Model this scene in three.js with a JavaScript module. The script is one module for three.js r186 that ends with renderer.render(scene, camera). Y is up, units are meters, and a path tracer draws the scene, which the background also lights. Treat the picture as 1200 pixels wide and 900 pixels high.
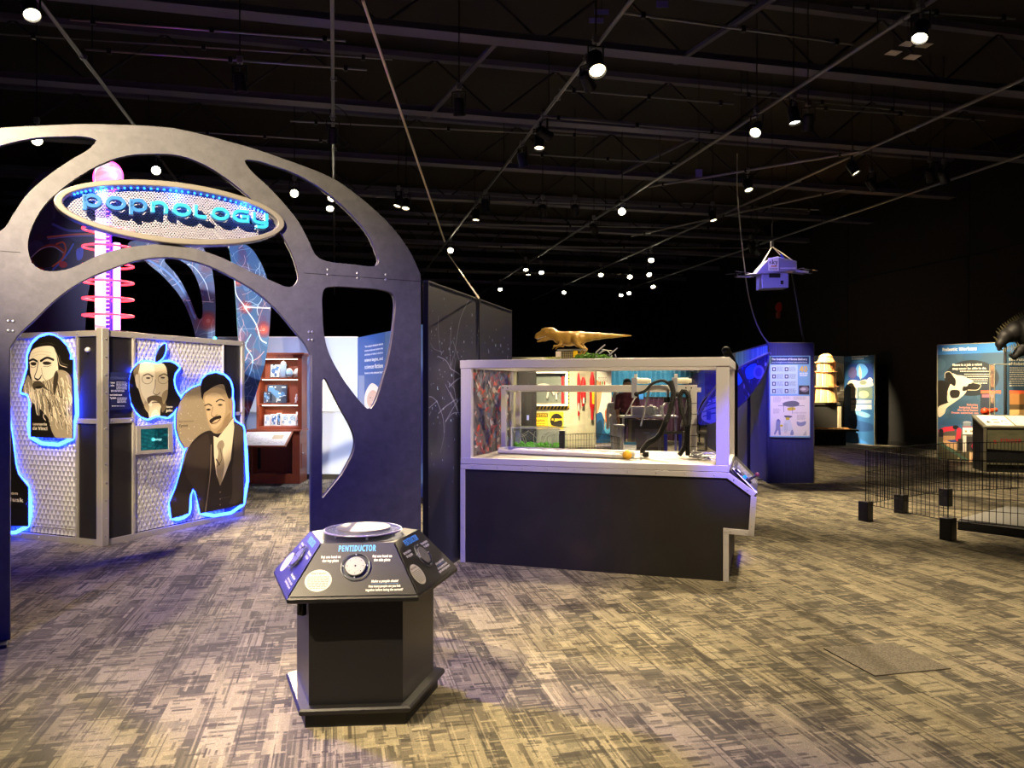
import * as THREE from 'three';
import { RoundedBoxGeometry } from 'three/addons/geometries/RoundedBoxGeometry.js';
import { mergeGeometries, mergeVertices } from 'three/addons/utils/BufferGeometryUtils.js';
import { RectAreaLightUniformsLib } from 'three/addons/lights/RectAreaLightUniformsLib.js';
import { MarchingCubes } from 'three/addons/objects/MarchingCubes.js';

// ---------------------------------------------------------------- camera, exposure
const scene = new THREE.Scene();
scene.background = new THREE.Color(0x000000);
const F = 905, HZ = 455, EYE = 1.6, YAW = 0.2251;          // focal length in pixels, horizon row, eye height, camera turn
const camera = new THREE.PerspectiveCamera(2 * Math.atan(450 / F) * 180 / Math.PI, 1200 / 900, 0.05, 120);
camera.position.set(0, EYE, 0);
camera.rotation.y = -YAW;
camera.setViewOffset(1200, 900, 0, -5, 1200, 900);         // level camera, lens shifted so that the horizon is at row 455
scene.add(camera);
const renderer = new THREE.WebGLRenderer({ antialias: true });
renderer.toneMapping = THREE.LinearToneMapping;
renderer.toneMappingExposure = 1.25;
renderer.shadowMap.enabled = true;
RectAreaLightUniformsLib.init();

// ---------------------------------------------------------------- helpers
let seed = 20240611;
const rnd = () => { seed = (seed * 1664525 + 1013904223) >>> 0; return seed / 4294967296; };
const rr = (a, b) => a + (b - a) * rnd();
const V = (x, y, z) => new THREE.Vector3(x, y, z);
const FW = V(Math.sin(YAW), 0, -Math.cos(YAW)), RT = V(Math.cos(YAW), 0, Math.sin(YAW));
const C = (xc, zc, h = 0) => V(RT.x * xc + FW.x * zc, h, RT.z * xc + FW.z * zc);    // right, ahead, height -> world
const P = (px, py, zc) => C((px - 600) / F * zc, zc, EYE + (HZ - py) / F * zc);      // pixel at a known distance ahead
const atHeight = (px, py, h) => { const zc = F * (EYE - h) / (py - HZ); return C((px - 600) / F * zc, zc, h); };
const G = (px, py) => atHeight(px, py, 0);                                           // pixel on the floor
const ray = (px, py) => V(0, 0, 0).addScaledVector(RT, (px - 600) / F).add(V(0, (HZ - py) / F, 0)).add(FW);

const taken = {};
function numbered(n) { if (!(n in taken)) { taken[n] = 0; return n; } taken[n]++; return n + '_' + String(taken[n]).padStart(3, '0'); }
function thing(name, label, category, pos = [0, 0, 0], turn = 0, group) {
  const o = new THREE.Group(); o.name = numbered(name); scene.add(o);
  if (pos.isVector3) o.position.copy(pos); else o.position.set(...pos);
  o.rotation.y = turn; o.userData = { label, category };
  if (group) o.userData.group = group;
  return o;
}
function part(parent, name, geo, mat, pos, rot, label) {
  const m = new THREE.Mesh(geo, mat); m.name = name; m.castShadow = m.receiveShadow = true;
  if (pos) pos.isVector3 ? m.position.copy(pos) : m.position.set(...pos);
  if (rot) m.rotation.set(...rot);
  if (label) m.userData.label = label;
  parent.add(m); return m;
}
function struct(name, geo, mat, pos, rot) {
  const m = part(scene, name, geo, mat, pos, rot); m.userData.kind = 'structure'; return m;
}
function structGroup(name, pos = [0, 0, 0], turn = 0) {
  const o = new THREE.Group(); o.name = name; scene.add(o); if (pos.isVector3) o.position.copy(pos); else o.position.set(...pos); o.rotation.y = turn; o.userData.kind = 'structure'; return o;
}
// a vertical plane through two floor points; +x runs from a to b, +z faces the viewer
class Frame {
  constructor(a, b) {
    this.o = a.clone(); this.o.y = 0; this.ux = b.clone().sub(a).setY(0); this.len = this.ux.length(); this.ux.normalize();
    this.n = this.ux.clone().cross(V(0, 1, 0)); this.turn = Math.atan2(-this.ux.z, this.ux.x);
  }
  at(px, py, off = 0) {
    const d = ray(px, py), c = V(0, EYE, 0), q = this.o.clone().addScaledVector(this.n, off);
    const t = q.clone().sub(c).dot(this.n) / d.dot(this.n);
    const p = c.addScaledVector(d, t);
    return [p.clone().sub(this.o).dot(this.ux), p.y];
  }
  world(s, h, off = 0) { return this.o.clone().addScaledVector(this.ux, s).addScaledVector(this.n, off).setY(h); }
  pts(list, off = 0) { return list.map(([x, y]) => this.at(x, y, off)); }
}
const std = (color, roughness = 0.6, metalness = 0, extra = {}) => new THREE.MeshStandardMaterial({ color, roughness, metalness, ...extra });
const phys = (color, roughness, extra) => new THREE.MeshPhysicalMaterial({ color, roughness, ...extra });
const glow = (color, k) => new THREE.MeshStandardMaterial({ color: 0x050505, emissive: color, emissiveIntensity: k, roughness: 0.6 });
const box = (w, h, d, x = 0, y = 0, z = 0) => new THREE.BoxGeometry(w, h, d).translate(x, y, z);
const rbox = (w, h, d, r = 0.004, x = 0, y = 0, z = 0) => new RoundedBoxGeometry(w, h, d, 2, Math.min(r, w / 2.01, h / 2.01, d / 2.01)).translate(x, y, z);
const cyl = (r, h, n = 20, r2 = r) => new THREE.CylinderGeometry(r2, r, h, n);
const merge = (list) => mergeGeometries(list.map((g) => { const q = g.index ? g.toNonIndexed() : g; for (const k of Object.keys(q.attributes)) if (!['position', 'normal', 'uv'].includes(k)) q.deleteAttribute(k); return q; }));
function tube(points, r, seg = 40, rad = 8, closed = false) {
  return new THREE.TubeGeometry(new THREE.CatmullRomCurve3(points.map((p) => (p.isVector3 ? p : V(...p))), closed), seg, r, rad, closed);
}
function rod(a, b, r, n = 8, r2 = r) {                       // straight round bar between two points
  const A = a.isVector3 ? a : V(...a), B = b.isVector3 ? b : V(...b), d = B.clone().sub(A), l = d.length();
  const g = new THREE.CylinderGeometry(r2, r, l, n); g.translate(0, l / 2, 0);
  g.applyQuaternion(new THREE.Quaternion().setFromUnitVectors(V(0, 1, 0), d.normalize())); g.translate(A.x, A.y, A.z); return g;
}
function smooth(pts, closed = true, k = 6) {
  const c = new THREE.CatmullRomCurve3(pts.map(([x, y]) => V(x, y, 0)), closed, 'centripetal');
  return c.getPoints(pts.length * k).map((p) => [p.x, p.y]).slice(0, closed ? -1 : undefined);
}
function shapeOf(pts, holes = []) {
  const s = new THREE.Shape(pts.map((p) => new THREE.Vector2(...p)));
  for (const h of holes) s.holes.push(new THREE.Path(h.map((p) => new THREE.Vector2(...p))));
  return s;
}
// extrusion whose front face lies at z = 0
function slab(shape, depth, bevel = 0, seg = 2) {
  const g = new THREE.ExtrudeGeometry(shape, { depth: depth - 2 * bevel, bevelEnabled: bevel > 0, bevelThickness: bevel, bevelSize: bevel, bevelOffset: -bevel, bevelSegments: seg, curveSegments: 24 });
  g.translate(0, 0, -depth + bevel); return g;
}
function bboxUV(g) {                                         // uv of the x/y extent of a slab, 0..1
  g.computeBoundingBox(); const b = g.boundingBox, p = g.attributes.position, u = g.attributes.uv;
  for (let i = 0; i < p.count; i++) u.setXY(i, (p.getX(i) - b.min.x) / (b.max.x - b.min.x), (p.getY(i) - b.min.y) / (b.max.y - b.min.y));
  return g;
}
function ribbon(pts, w, closed = false) {                    // outline of a flat stroke along a polyline
  const L = [], R = [], n = pts.length;
  for (let i = 0; i < n; i++) {
    const a = closed ? pts[(i - 1 + n) % n] : pts[Math.max(0, i - 1)], b = closed ? pts[(i + 1) % n] : pts[Math.min(n - 1, i + 1)];
    const dx = b[0] - a[0], dy = b[1] - a[1], l = Math.hypot(dx, dy) || 1;
    L.push([pts[i][0] - dy / l * w / 2, pts[i][1] + dx / l * w / 2]); R.push([pts[i][0] + dy / l * w / 2, pts[i][1] - dx / l * w / 2]);
  }
  return closed ? shapeOf(R, [L]) : shapeOf([...R, ...L.reverse()]);
}
function canvasTex(w, h, draw, srgb = true) {
  const c = document.createElement('canvas'); c.width = w; c.height = h;
  const x = c.getContext('2d'); draw(x, w, h);
  const t = new THREE.CanvasTexture(c); if (srgb) t.colorSpace = THREE.SRGBColorSpace; t.wrapS = t.wrapT = THREE.RepeatWrapping; return t;
}
// drawing kit for a print on a frame: everything is given in photograph pixels and lands on the panel's own plane
function kit(ctx, W, H, frame, off, s0, s1, h0, h1) {
  const m = (px, py) => { const [s, h] = frame.at(px, py, off); return [(s - s0) / (s1 - s0) * W, (h1 - h) / (h1 - h0) * H]; };
  const path = (pts) => { ctx.beginPath(); pts.forEach((p, i) => { const q = m(...p); i ? ctx.lineTo(...q) : ctx.moveTo(...q); }); };
  const sc = (px, py) => { const a = m(px, py), b = m(px + 1, py), c = m(px, py + 1); return [Math.hypot(b[0] - a[0], b[1] - a[1]), Math.hypot(c[0] - a[0], c[1] - a[1])]; };
  const K = {
    ctx, m, sc,
    bg(c) { ctx.fillStyle = c; ctx.fillRect(0, 0, W, H); },
    poly(pts, c) { path(pts); ctx.closePath(); ctx.fillStyle = c; ctx.fill(); },
    blob(pts, c) { K.poly(smooth(pts, true, 8), c); },
    line(pts, w, c, sm = true) { path(sm && pts.length > 2 ? smooth(pts, false, 8) : pts); const k = sc(...pts[0]); ctx.lineWidth = w * (k[0] + k[1]) / 2; ctx.strokeStyle = c; ctx.lineCap = 'round'; ctx.lineJoin = 'round'; ctx.stroke(); },
    ell(px, py, rx, ry, c, rot = 0) { const q = m(px, py), k = sc(px, py); ctx.beginPath(); ctx.ellipse(q[0], q[1], rx * k[0], ry * k[1], rot, 0, 7); ctx.fillStyle = c; ctx.fill(); },
    rect(x0, y0, x1, y1, c) { K.poly([[x0, y0], [x1, y0], [x1, y1], [x0, y1]], c); },
    text(t, px, py, size, c, font = 'bold', fam = 'sans-serif', wid) {      // left end of the baseline, cap height in pixels; wid squeezes the line to a width
      const q = m(px, py), k = sc(px, py), fs = size * 1.4 * k[1]; ctx.save(); ctx.translate(...q); ctx.font = `${font} ${fs}px ${fam}`; ctx.fillStyle = c;
      if (wid) ctx.scale(wid * k[0] / ctx.measureText(t).width, 1); ctx.fillText(t, 0, 0); ctx.restore();
    },
    lines(px, py, w, n, step, thick, c) { for (let i = 0; i < n; i++) { const ww = w * rr(0.8, 1); let x = 0; while (x < ww) { const d = Math.min(rr(0.8, 3.2), ww - x); K.rect(px + x, py + i * step, px + x + d, py + i * step + thick, c); x += d + 0.5; } } },
  };
  return K;
}
const extent = (pts) => [Math.min(...pts.map((p) => p[0])), Math.max(...pts.map((p) => p[0])), Math.min(...pts.map((p) => p[1])), Math.max(...pts.map((p) => p[1]))];
// a cut-out or rectangular printed board on a frame, outline in photograph pixels
function printBoard(parent, name, frame, outline, off, depth, draw, o = {}) {
  const pts = frame.pts(outline, off), [s0, s1, h0, h1] = extent(pts);
  const k = o.res || 1000, W = Math.min(1800, Math.max(64, Math.round((s1 - s0) * k))), H = Math.min(1800, Math.max(64, Math.round((h1 - h0) * k)));
  const t = canvasTex(W, H, (x) => draw(kit(x, W, H, frame, off, s0, s1, h0, h1)));
  const g = bboxUV(slab(shapeOf(o.round ? smooth(pts) : pts, (o.holes || []).map((h) => frame.pts(h, off))), depth, 0));
  g.translate(0, 0, off);
  return part(parent, name, g, [std(0xffffff, o.rough ?? 0.45, 0, { map: t }), o.edge || M.black]);
}
// ---------------------------------------------------------------- materials
const M = {
  black: std(0x0d0d0e, 0.6), blackSatin: std(0x0b0b0d, 0.38), blackMatte: std(0x0c0c0b, 0.9), rubber: std(0x111112, 0.75),
  charcoal: std(0x5d5b6e, 0.7), web: std(0x27262c, 0.75), pipe: std(0x8c8c90, 0.35, 0.85), steel: std(0xb9bbc0, 0.3, 0.9), brushed: std(0xc3c3c6, 0.42, 0.75), alu: std(0xd2d2d4, 0.5, 0.35),  // charcoal carries a violet tint in place of blue lamp spill
  white: std(0xe9e7e2, 0.55), offwhite: std(0xcfcabd, 0.6), chrome: std(0xe2e2e5, 0.12, 1), darkMetal: std(0x1c1c20, 0.45, 0.5),
  rope: std(0xfff3d4, 0.8), cable: std(0x161616, 0.6), paleCable: std(0x9a988c, 0.6), red: std(0xb3161c, 0.45), yellow: std(0xe2b714, 0.5), green: std(0x4c8a2a, 0.8),
  glass: phys(0xffffff, 0.02, { transmission: 1, thickness: 0, ior: 1.45 }), acrylic: phys(0xf4f8ff, 0.04, { transmission: 1, thickness: 0, ior: 1.49 }),
  grey: std(0x77787c, 0.6), cardboard: std(0xb58b58, 0.85), moss: std(0x5c8f1c, 0.95), navy: std(0x131a3a, 0.6),
};
// ---------------------------------------------------------------- the hall
const X0 = -15, X1 = 15.2, Z0 = 7, Z1 = -39, CEIL = 7.5;
const carpet = canvasTex(2048, 2048, (x, W) => {
  const S = W / 4.2;                                         // 4.2 m of carpet
  x.fillStyle = '#5d574b'; x.fillRect(0, 0, W, W);
  const tones = ['#8d846a', '#7c735c', '#867c62', '#6b6450', '#544e3f', '#454033', '#3a352a', '#968c71', '#302c24', '#746b55'];
  const put = (cx, cy, w, h, c, a) => { x.globalAlpha = a; x.fillStyle = c; for (const ox of [0, -W]) for (const oy of [0, -W]) x.fillRect(cx + ox, cy + oy, w, h); };
  const tone = () => tones[Math.floor(rnd() * tones.length)];
  for (let cx = 0; cx < W;) {                                // strips of tufted bars, woven lengthwise and crosswise
    const w = Math.min(rr(0.05, 0.17) * S, W - cx);
    for (let cy = -rr(0, 0.2) * S; cy < W;) {
      const h = rr(0.1, 0.5) * S, kind = rnd();
      put(cx, Math.max(0, cy), w, h + Math.min(0, cy), tone(), 0.75);
      if (kind < 0.5) for (let y = cy; y < cy + h;) { const t = rr(0.008, 0.045) * S; if (rnd() < 0.75) put(cx + rr(0, 0.3) * w, y, w * rr(0.4, 1), t * rr(0.4, 1), tone(), rr(0.4, 0.9)); y += t; }
      else for (let q = cx; q < cx + w;) { const t = rr(0.006, 0.03) * S; if (rnd() < 0.8) put(q, cy + rr(0, 0.3) * h, t * rr(0.3, 1), h * rr(0.4, 1.1), tone(), rr(0.4, 0.9)); q += t; }
      cy += h;
    }
    cx += w;
  }
  for (let n = 0; n < 5200; n++) { const hor = rnd() < 0.6, l = rr(0.02, 0.12) * S, t = rr(0.004, 0.022) * S; put(rnd() * W, rnd() * W, hor ? l : t, hor ? t : l, tone(), rr(0.3, 0.8)); }
  for (let n = 0; n < 700; n++) { const hor = rnd() < 0.6, l = rr(0.05, 0.2) * S, t = rr(0.02, 0.05) * S; put(rnd() * W, rnd() * W, hor ? l : t, hor ? t : l, rnd() < 0.7 ? '#2c2820' : '#8c826b', rr(0.25, 0.55)); }
  for (let n = 0; n < 420; n++) put(rnd() * W, rnd() * W, rr(0.004, 0.01) * S, rr(0.3, 0.9) * S, rnd() < 0.6 ? '#26231c' : '#9a8f76', rr(0.3, 0.6));
  x.globalAlpha = 1;
  const d = x.getImageData(0, 0, W, W), q = d.data;
  for (let i = 0; i < q.length; i += 4) { const k = 0.82 + 0.36 * rnd(); q[i] *= k; q[i + 1] *= k; q[i + 2] *= k; }
  x.putImageData(d, 0, 0);
});
const metreUV = (g, k) => { const p = g.attributes.position, n = g.attributes.normal, u = g.attributes.uv; for (let i = 0; i < p.count; i++) { const ax = Math.abs(n.getX(i)), ay = Math.abs(n.getY(i)); ay > 0.5 ? u.setXY(i, p.getX(i) / k, p.getZ(i) / k) : ax > 0.5 ? u.setXY(i, p.getZ(i) / k, p.getY(i) / k) : u.setXY(i, p.getX(i) / k, p.getY(i) / k); } return g; };
M.carpet = std(0xffffff, 0.95, 0, { map: carpet, bumpMap: carpet, bumpScale: 0.003 });
struct('floor', metreUV(box(X1 - X0, 0.2, Z0 - Z1, (X0 + X1) / 2, -0.1, (Z0 + Z1) / 2), 4.2), M.carpet);
{ // ribbed carpet hatch in the floor
  const t = thing('floor_hatch', 'square ribbed hatch plate set flush in the carpet in the open floor', 'hatch', G(1037, 772).setY(0));
  const rib = canvasTex(256, 256, (x) => { x.fillStyle = '#5d574b'; x.fillRect(0, 0, 256, 256); for (let i = 0; i < 256; i += 8) for (let j = 0; j < 256; j += 8) { x.fillStyle = rnd() < 0.5 ? '#4a4439' : '#736a58'; x.fillRect(i + (j % 16 ? 0 : 3), j, 4, 4); } });
  part(t, 'plate', metreUV(box(0.5, 0.006, 0.46, 0, 0.003, 0), 0.5), std(0xffffff, 0.95, 0, { map: rib }));
}
const wallPaint = std(0x0f0f0d, 0.85), deckPaint = std(0x26221c, 0.9);
struct('ceiling', box(X1 - X0 + 0.6, 0.2, Z0 - Z1 + 0.6, (X0 + X1) / 2, CEIL + 0.1, (Z0 + Z1) / 2), deckPaint);
struct('wall_left', box(0.3, CEIL, Z0 - Z1, X0 - 0.15, CEIL / 2, (Z0 + Z1) / 2), wallPaint);
struct('wall_back', box(X1 - X0, CEIL, 0.3, (X0 + X1) / 2, CEIL / 2, Z1 - 0.15), wallPaint);
struct('wall_front', box(X1 - X0, CEIL, 0.3, (X0 + X1) / 2, CEIL / 2, Z0 + 0.15), wallPaint);
{
  const w = structGroup('wall_right', [X1, 0, 0]);
  part(w, 'backing', box(0.25, CEIL, Z0 - Z1, 0.175, CEIL / 2, (Z0 + Z1) / 2), wallPaint);
  for (let z = Z1; z < Z0 - 0.1; z += 4.6) {                 // joined black boards, a step where the upper course begins
    part(w, 'wall_panel', box(0.06, 4.85, 4.57, 0.02, 2.425, z + 2.3), wallPaint);
    part(w, 'wall_panel', box(0.06, CEIL - 4.87, 4.57, 0.04, (CEIL + 4.87) / 2, z + 2.3), wallPaint);
  }
  struct('baseboard_right', box(0.02, 0.12, Z0 - Z1, X1 - 0.02, 0.06, (Z0 + Z1) / 2), M.black);
}
// open-web roof joists running across the hall
for (let k = -4; k <= 8; k++) {
  const z = -10.45 - 3.04 * k; if (z > Z0 - 0.5) continue;
  const j = structGroup(k === -4 ? 'roof_joist' : numbered('roof_joist'), [0, 6.4, z]); if (k === -4) taken.roof_joist = 0;
  j.userData.label = 'dark painted open web steel roof joist'; 
  const len = X1 - X0, cx = (X0 + X1) / 2;
  part(j, 'bottom_chord', merge([box(len, 0.13, 0.012, cx, 0.065, -0.035), box(len, 0.13, 0.012, cx, 0.065, 0.035), box(len, 0.012, 0.26, cx, 0, 0)]), M.charcoal);
  part(j, 'top_chord', box(len, 0.1, 0.14, cx, 0.98, 0), M.charcoal);
  const w = []; for (let x = X0 + 0.2, s = 0; x < X1 - 1.2; x += 1.1, s++) w.push(rod([x, s % 2 ? 0.95 : 0.05, 0], [x + 1.1, s % 2 ? 0.05 : 0.95, 0], 0.022, 5));
  part(j, 'web', merge(w), M.web);
}
// cross bridging seen between the joists
for (const [x, z] of [[1.9, -12.1], [5.2, -9], [-6, -12], [6.5, -15]]) {
  const b = structGroup(numbered('trim_bridging'), [x, 6.42, z]); part(b, 'brace', box(0.07, 0.05, 3.3), std(0x4a4856, 0.7), null, [0, 0.18, 0]);
}
// ---------------------------------------------------------------- lighting pipes, lamps, cables
const PIPE = 5.63, PIPES = [-3, -0.03, 3, 6.05, 8.75, 11.6];
function clampGeo() { return merge([rbox(0.07, 0.09, 0.06, 0.008), box(0.018, 0.12, 0.018, 0, -0.08, 0), cyl(0.012, 0.1, 8).rotateZ(Math.PI / 2)]); }
const coupler = merge([cyl(0.034, 0.07, 10).rotateX(Math.PI / 2), box(0.05, 0.05, 0.03, 0.03, 0, 0)]);
function pipeRun(name, label, x, za, zb, y = PIPE, group) {
  const t = thing(name, label, 'pipe', [x, y, za], 0, group), len = za - zb;
  part(t, 'tube', cyl(0.024, len, 10).rotateX(Math.PI / 2).translate(0, 0, -len / 2), M.pipe);
  for (let d = 1.2; d < len; d += 3.04) {
    part(t, 'coupler', coupler, M.pipe, [0, 0, -d]);
    part(t, 'hanger', rod([0, 0.02, -d - 0.4], [0, CEIL - y - 0.9, -d - 0.4], 0.008, 5), M.darkMetal);
  }
  return t;
}
const runs = 'lighting pipes running the length of the hall';
pipeRun('lighting_pipe', 'long grey lighting pipe above the oval sign side of the arch', -3, 0, -34, PIPE, runs);
pipeRun('lighting_pipe', 'long grey lighting pipe passing above the right leg of the arch', -0.03, 0, -34, PIPE, runs);
pipeRun('lighting_pipe', 'long grey lighting pipe ending over the dark starry wall panels', 3, 0, -34, PIPE, runs);
pipeRun('lighting_pipe', 'long grey lighting pipe with paired lamps above the glass display case', 6.05, 0, -34, PIPE, runs);
pipeRun('lighting_pipe', 'long grey lighting pipe crossing above the hanging drone', 8.75, 0, -34, PIPE, runs);
pipeRun('lighting_pipe', 'lighting pipe running close to the black side wall', 11.6, -6, -30, PIPE, runs);
function crossPipe(name, label, pxA, pyA, pxB, pyB, y, r, m, group) {
  const a = atHeight(pxA, pyA, y), b = atHeight(pxB, pyB, y);
  const t = thing(name, label, name.includes('conduit') ? 'conduit' : 'pipe', a, 0, group);
  part(t, 'tube', rod([0, 0, 0], b.clone().sub(a), r, 8), m); const d = b.clone().sub(a);
  for (const k of [0.08, 0.5, 0.92]) part(t, 'strap', rbox(0.05, 0.07, 0.05, 0.005), M.darkMetal, d.clone().multiplyScalar(k));
  return t;
}
const cg = 'thin conduits crossing between the lighting pipes';
for (const [a, b, c, d, y, r] of [[82, 23, 405, 48, 5.7, 0.014], [0, 40, 460, 70, 6.05, 0.01], [100, 58, 430, 82, 5.68, 0.014], [230, 155, 388, 165, 5.7, 0.012], [340, 142, 700, 160, 5.85, 0.012], [655, 105, 860, 122, 5.68, 0.013], [636, 137, 850, 156, 5.68, 0.013],
  [620, 181, 800, 192, 5.68, 0.013], [730, 15, 1000, 52, 5.7, 0.016], [1000, 8, 1190, 22, 5.9, 0.012], [950, 126, 1155, 141, 5.7, 0.014], [860, 110, 1060, 130, 5.9, 0.01], [440, 231, 800, 243, 5.75, 0.013], [470, 262, 860, 268, 5.75, 0.013], [560, 289, 900, 291, 5.75, 0.014], [800, 238, 960, 246, 5.7, 0.012], [500, 318, 800, 322, 5.75, 0.012]])
  crossPipe('conduit', 'thin metal conduit crossing between the lighting pipes under the joists', a, b, c, d, y, r, M.pipe, cg);
crossPipe('slanting_pipe', 'slanting pipe crossing toward the hanging drone from the long pipes', 760, 219, 1007, 178, 5.6, 0.022, M.pipe);
crossPipe('slanting_pipe', 'short slanting pipe under the joists near the black side wall', 740, 277, 990, 222, 5.55, 0.02, M.pipe);

// lamp: hangs by a clamp and yoke, barrel along its aim
const barrel = new THREE.LatheGeometry([[0.045, -0.11], [0.06, -0.105], [0.072, -0.06], [0.074, 0.08], [0.084, 0.09], [0.084, 0.12], [0.076, 0.12], [0.07, 0.085]].map((p) => new THREE.Vector2(...p)), 20);
const lensGeo = new THREE.CylinderGeometry(0.07, 0.07, 0.012, 20).translate(0, 0.088, 0);
const yokeGeo = merge([box(0.012, 0.2, 0.03, -0.09, 0.09, 0), box(0.012, 0.2, 0.03, 0.09, 0.09, 0), box(0.19, 0.012, 0.03, 0, 0.19, 0)]);
const fin = merge([-0.08, -0.05, -0.02].map((y) => cyl(0.078, 0.008, 16).translate(0, y, 0)));
const lampBlue = std(0x2a3350, 0.4, 0.5);
const WARM = 0xffe5bb, lensHot = glow(0xfff0cc, 26), lensDim = glow(0xffe9bd, 7);
const lampGroup = 'spot lamps hung from the lighting pipes';
function spot(px, py, aim, o = {}) {
  const y = o.y ?? 5.36, pos = o.pos || atHeight(px, py, y), target = aim.isVector3 ? aim : C(...aim);
  const t = thing('spot_lamp', o.label || 'small black spot lamp with a glowing lens hung from a lighting pipe', 'lamp', pos.clone(), 0, lampGroup);
  const dir = target.clone().sub(pos).normalize(), q = new THREE.Quaternion().setFromUnitVectors(V(0, 1, 0), dir);
  const k = o.size || 1.0;
  const head = part(t, 'lamp_housing', barrel, o.blue ? lampBlue : M.darkMetal); head.quaternion.copy(q); head.scale.setScalar(k);
  part(head, 'cooling_fin', fin, M.darkMetal);
  const lens = part(t, 'lens', lensGeo, o.cd === 0 ? M.black : o.tint ? glow(o.tint, 8) : (o.hot ? lensHot : lensDim)); lens.quaternion.copy(q); lens.scale.setScalar(k);
  const yoke = part(t, 'yoke', yokeGeo, M.darkMetal); yoke.rotation.y = Math.atan2(dir.x, dir.z); 
  part(t, 'clamp', clampGeo(), M.pipe, [0, 0.27, 0]);
  if (!o.pos && Math.min(...PIPES.map((x) => Math.abs(x - pos.x))) > 0.06) part(t, 'drop_rod', rod([0, 0.3, 0], [0, CEIL - pos.y, 0], 0.009, 5), M.darkMetal);
  if (o.cd !== 0) {
    const l = new THREE.SpotLight(o.tint || o.color || WARM, o.cd ?? 60, 0, o.angle ?? 0.42, o.pen ?? 0.6, 2);
    l.position.copy(dir).multiplyScalar(0.125 * k); l.target.position.copy(target).sub(pos); l.castShadow = true; l.shadow.radius = o.soft ?? 2.5; l.shadow.mapSize.set(1024, 1024);
    t.add(l, l.target);
  }
  return t;
}
const fl = (px, py) => G(px, py);
// lamps behind and beside the camera (out of frame) read from their light and shadows, and one added
spot(0, 0, C(-0.6, 3.9, 0.3), { pos: V(-3, 5.36, -1.65), cd: 310, angle: 0.27, pen: 0.7, soft: 1.5, label: 'spot lamp on the pipe behind the arch side aimed down at the pentagonal kiosk' });
spot(0, 0, C(-2.45, 5.2, 3.0), { pos: V(-3, 5.36, 0.6), cd: 920, angle: 0.25, pen: 1, label: 'spot lamp aimed at the oval sign on top of the arch' });
spot(0, 0, C(1.6, 4.2, 0), { pos: V(3, 5.36, -0.4), cd: 36, angle: 0.5, pen: 0.9, label: 'spot lamp aimed down at the open carpet before the glass display case' });
spot(0, 0, C(4.2, 4.6, 0), { pos: V(6.05, 5.36, -0.8), cd: 40, angle: 0.5, pen: 0.9, label: 'spot lamp aimed down at the carpet beside the wire pen' });
spot(0, 0, C(0.8, 7.0, 0.9), { pos: V(3, 5.36, -2.4), cd: 120, angle: 0.42, pen: 0.9, label: 'spot lamp aimed at the front of the glass display case' });
spot(0, 0, C(-3.9, 8.3, 1.2), { pos: V(-3, 5.36, -3.2), cd: 260, angle: 0.3, pen: 0.9, label: 'spot lamp aimed at the corner of the portrait exhibit box' });
spot(0, 0, C(-1.0, 5.9, 0.9), { pos: V(-0.03, 5.36, -0.2), cd: 190, tint: 0x3236ff, angle: 0.3, pen: 0.9, label: 'blue gelled spot lamp washing the arch leg' });
spot(0, 0, C(-0.9, 3.8, 0.5), { pos: V(-5.5, 5.36, -10.5), cd: 520, tint: 0x3a2cff, angle: 0.15, pen: 1, soft: 22, label: 'added blue spot lamp imitating a violet sheen on the side of the pentagonal kiosk' });  // added lamp, stands in for a purple reflection on the kiosk panel
spot(0, 0, C(1.95, 6.4, 1.1), { pos: V(3, 5.36, -1.2), cd: 520, tint: 0x4a3aff, angle: 0.075, pen: 1, label: 'blue gelled spot lamp aimed at the console end of the display case' });
spot(0, 0, C(4.65, 14.8, 0.8), { pos: V(3, 5.36, -9.0), cd: 330, tint: 0x2020ff, angle: 0.26, pen: 0.9, label: 'blue gelled spot lamp aimed at the dark blue exhibit wall' });
spot(0, 0, C(5.0, 3.6, 0), { pos: V(8.75, 5.36, -1.0), cd: 90, tint: 0x6a3cff, angle: 0.3, pen: 1, label: 'violet gelled spot lamp over the open carpet' });
spot(0, 0, C(4.73, 14, 3.6), { pos: V(3.0, 5.36, -11.0), cd: 130, tint: 0x8a7cff, angle: 0.1, pen: 0.8, label: 'violet gelled spot lamp aimed at the hanging drone' });
spot(0, 0, C(-3.9, 10.9, 2.9), { pos: V(-3, 5.36, -4.6), cd: 170, color: 0xdfe6ff, angle: 0.34, pen: 1, label: 'cool white spot lamp aimed at the printed fins' });
spot(0, 0, C(-3.2, 4.9, 1.0), { pos: V(-3, 5.36, -0.3), cd: 90, tint: 0x3236ff, angle: 0.3, pen: 1, label: 'blue gelled spot lamp washing the far leg of the arch' });
// lamps in the picture
spot(35, 9, fl(250, 730), { hot: 1, cd: 50, label: 'bright spot lamp on the pipe beyond the top of the arch' });
spot(43, 162, fl(120, 760), { hot: 1, cd: 120, label: 'bright spot lamp seen through the corner opening of the arch' });
spot(183, 198, fl(150, 790), { hot: 1, cd: 170, label: 'bright spot lamp seen just above the oval sign' });
spot(72, 249, C(-3.6, 6.2, 0), { hot: 1, cd: 120, label: 'bright spot lamp beyond the pointed end of the oval sign' });
spot(345, 225, fl(300, 720), { hot: 1, cd: 300, angle: 0.3, label: 'bright spot lamp seen through the curved slot in the arch' });
spot(389, 230, fl(335, 690), { hot: 1, cd: 150, label: 'small bright spot lamp, upper of a pair seen through the arch slot' });
spot(387, 241, C(-3.0, 11.0, 0), { hot: 1, cd: 150, label: 'small bright spot lamp, lower of a pair seen through the arch slot' });
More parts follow.
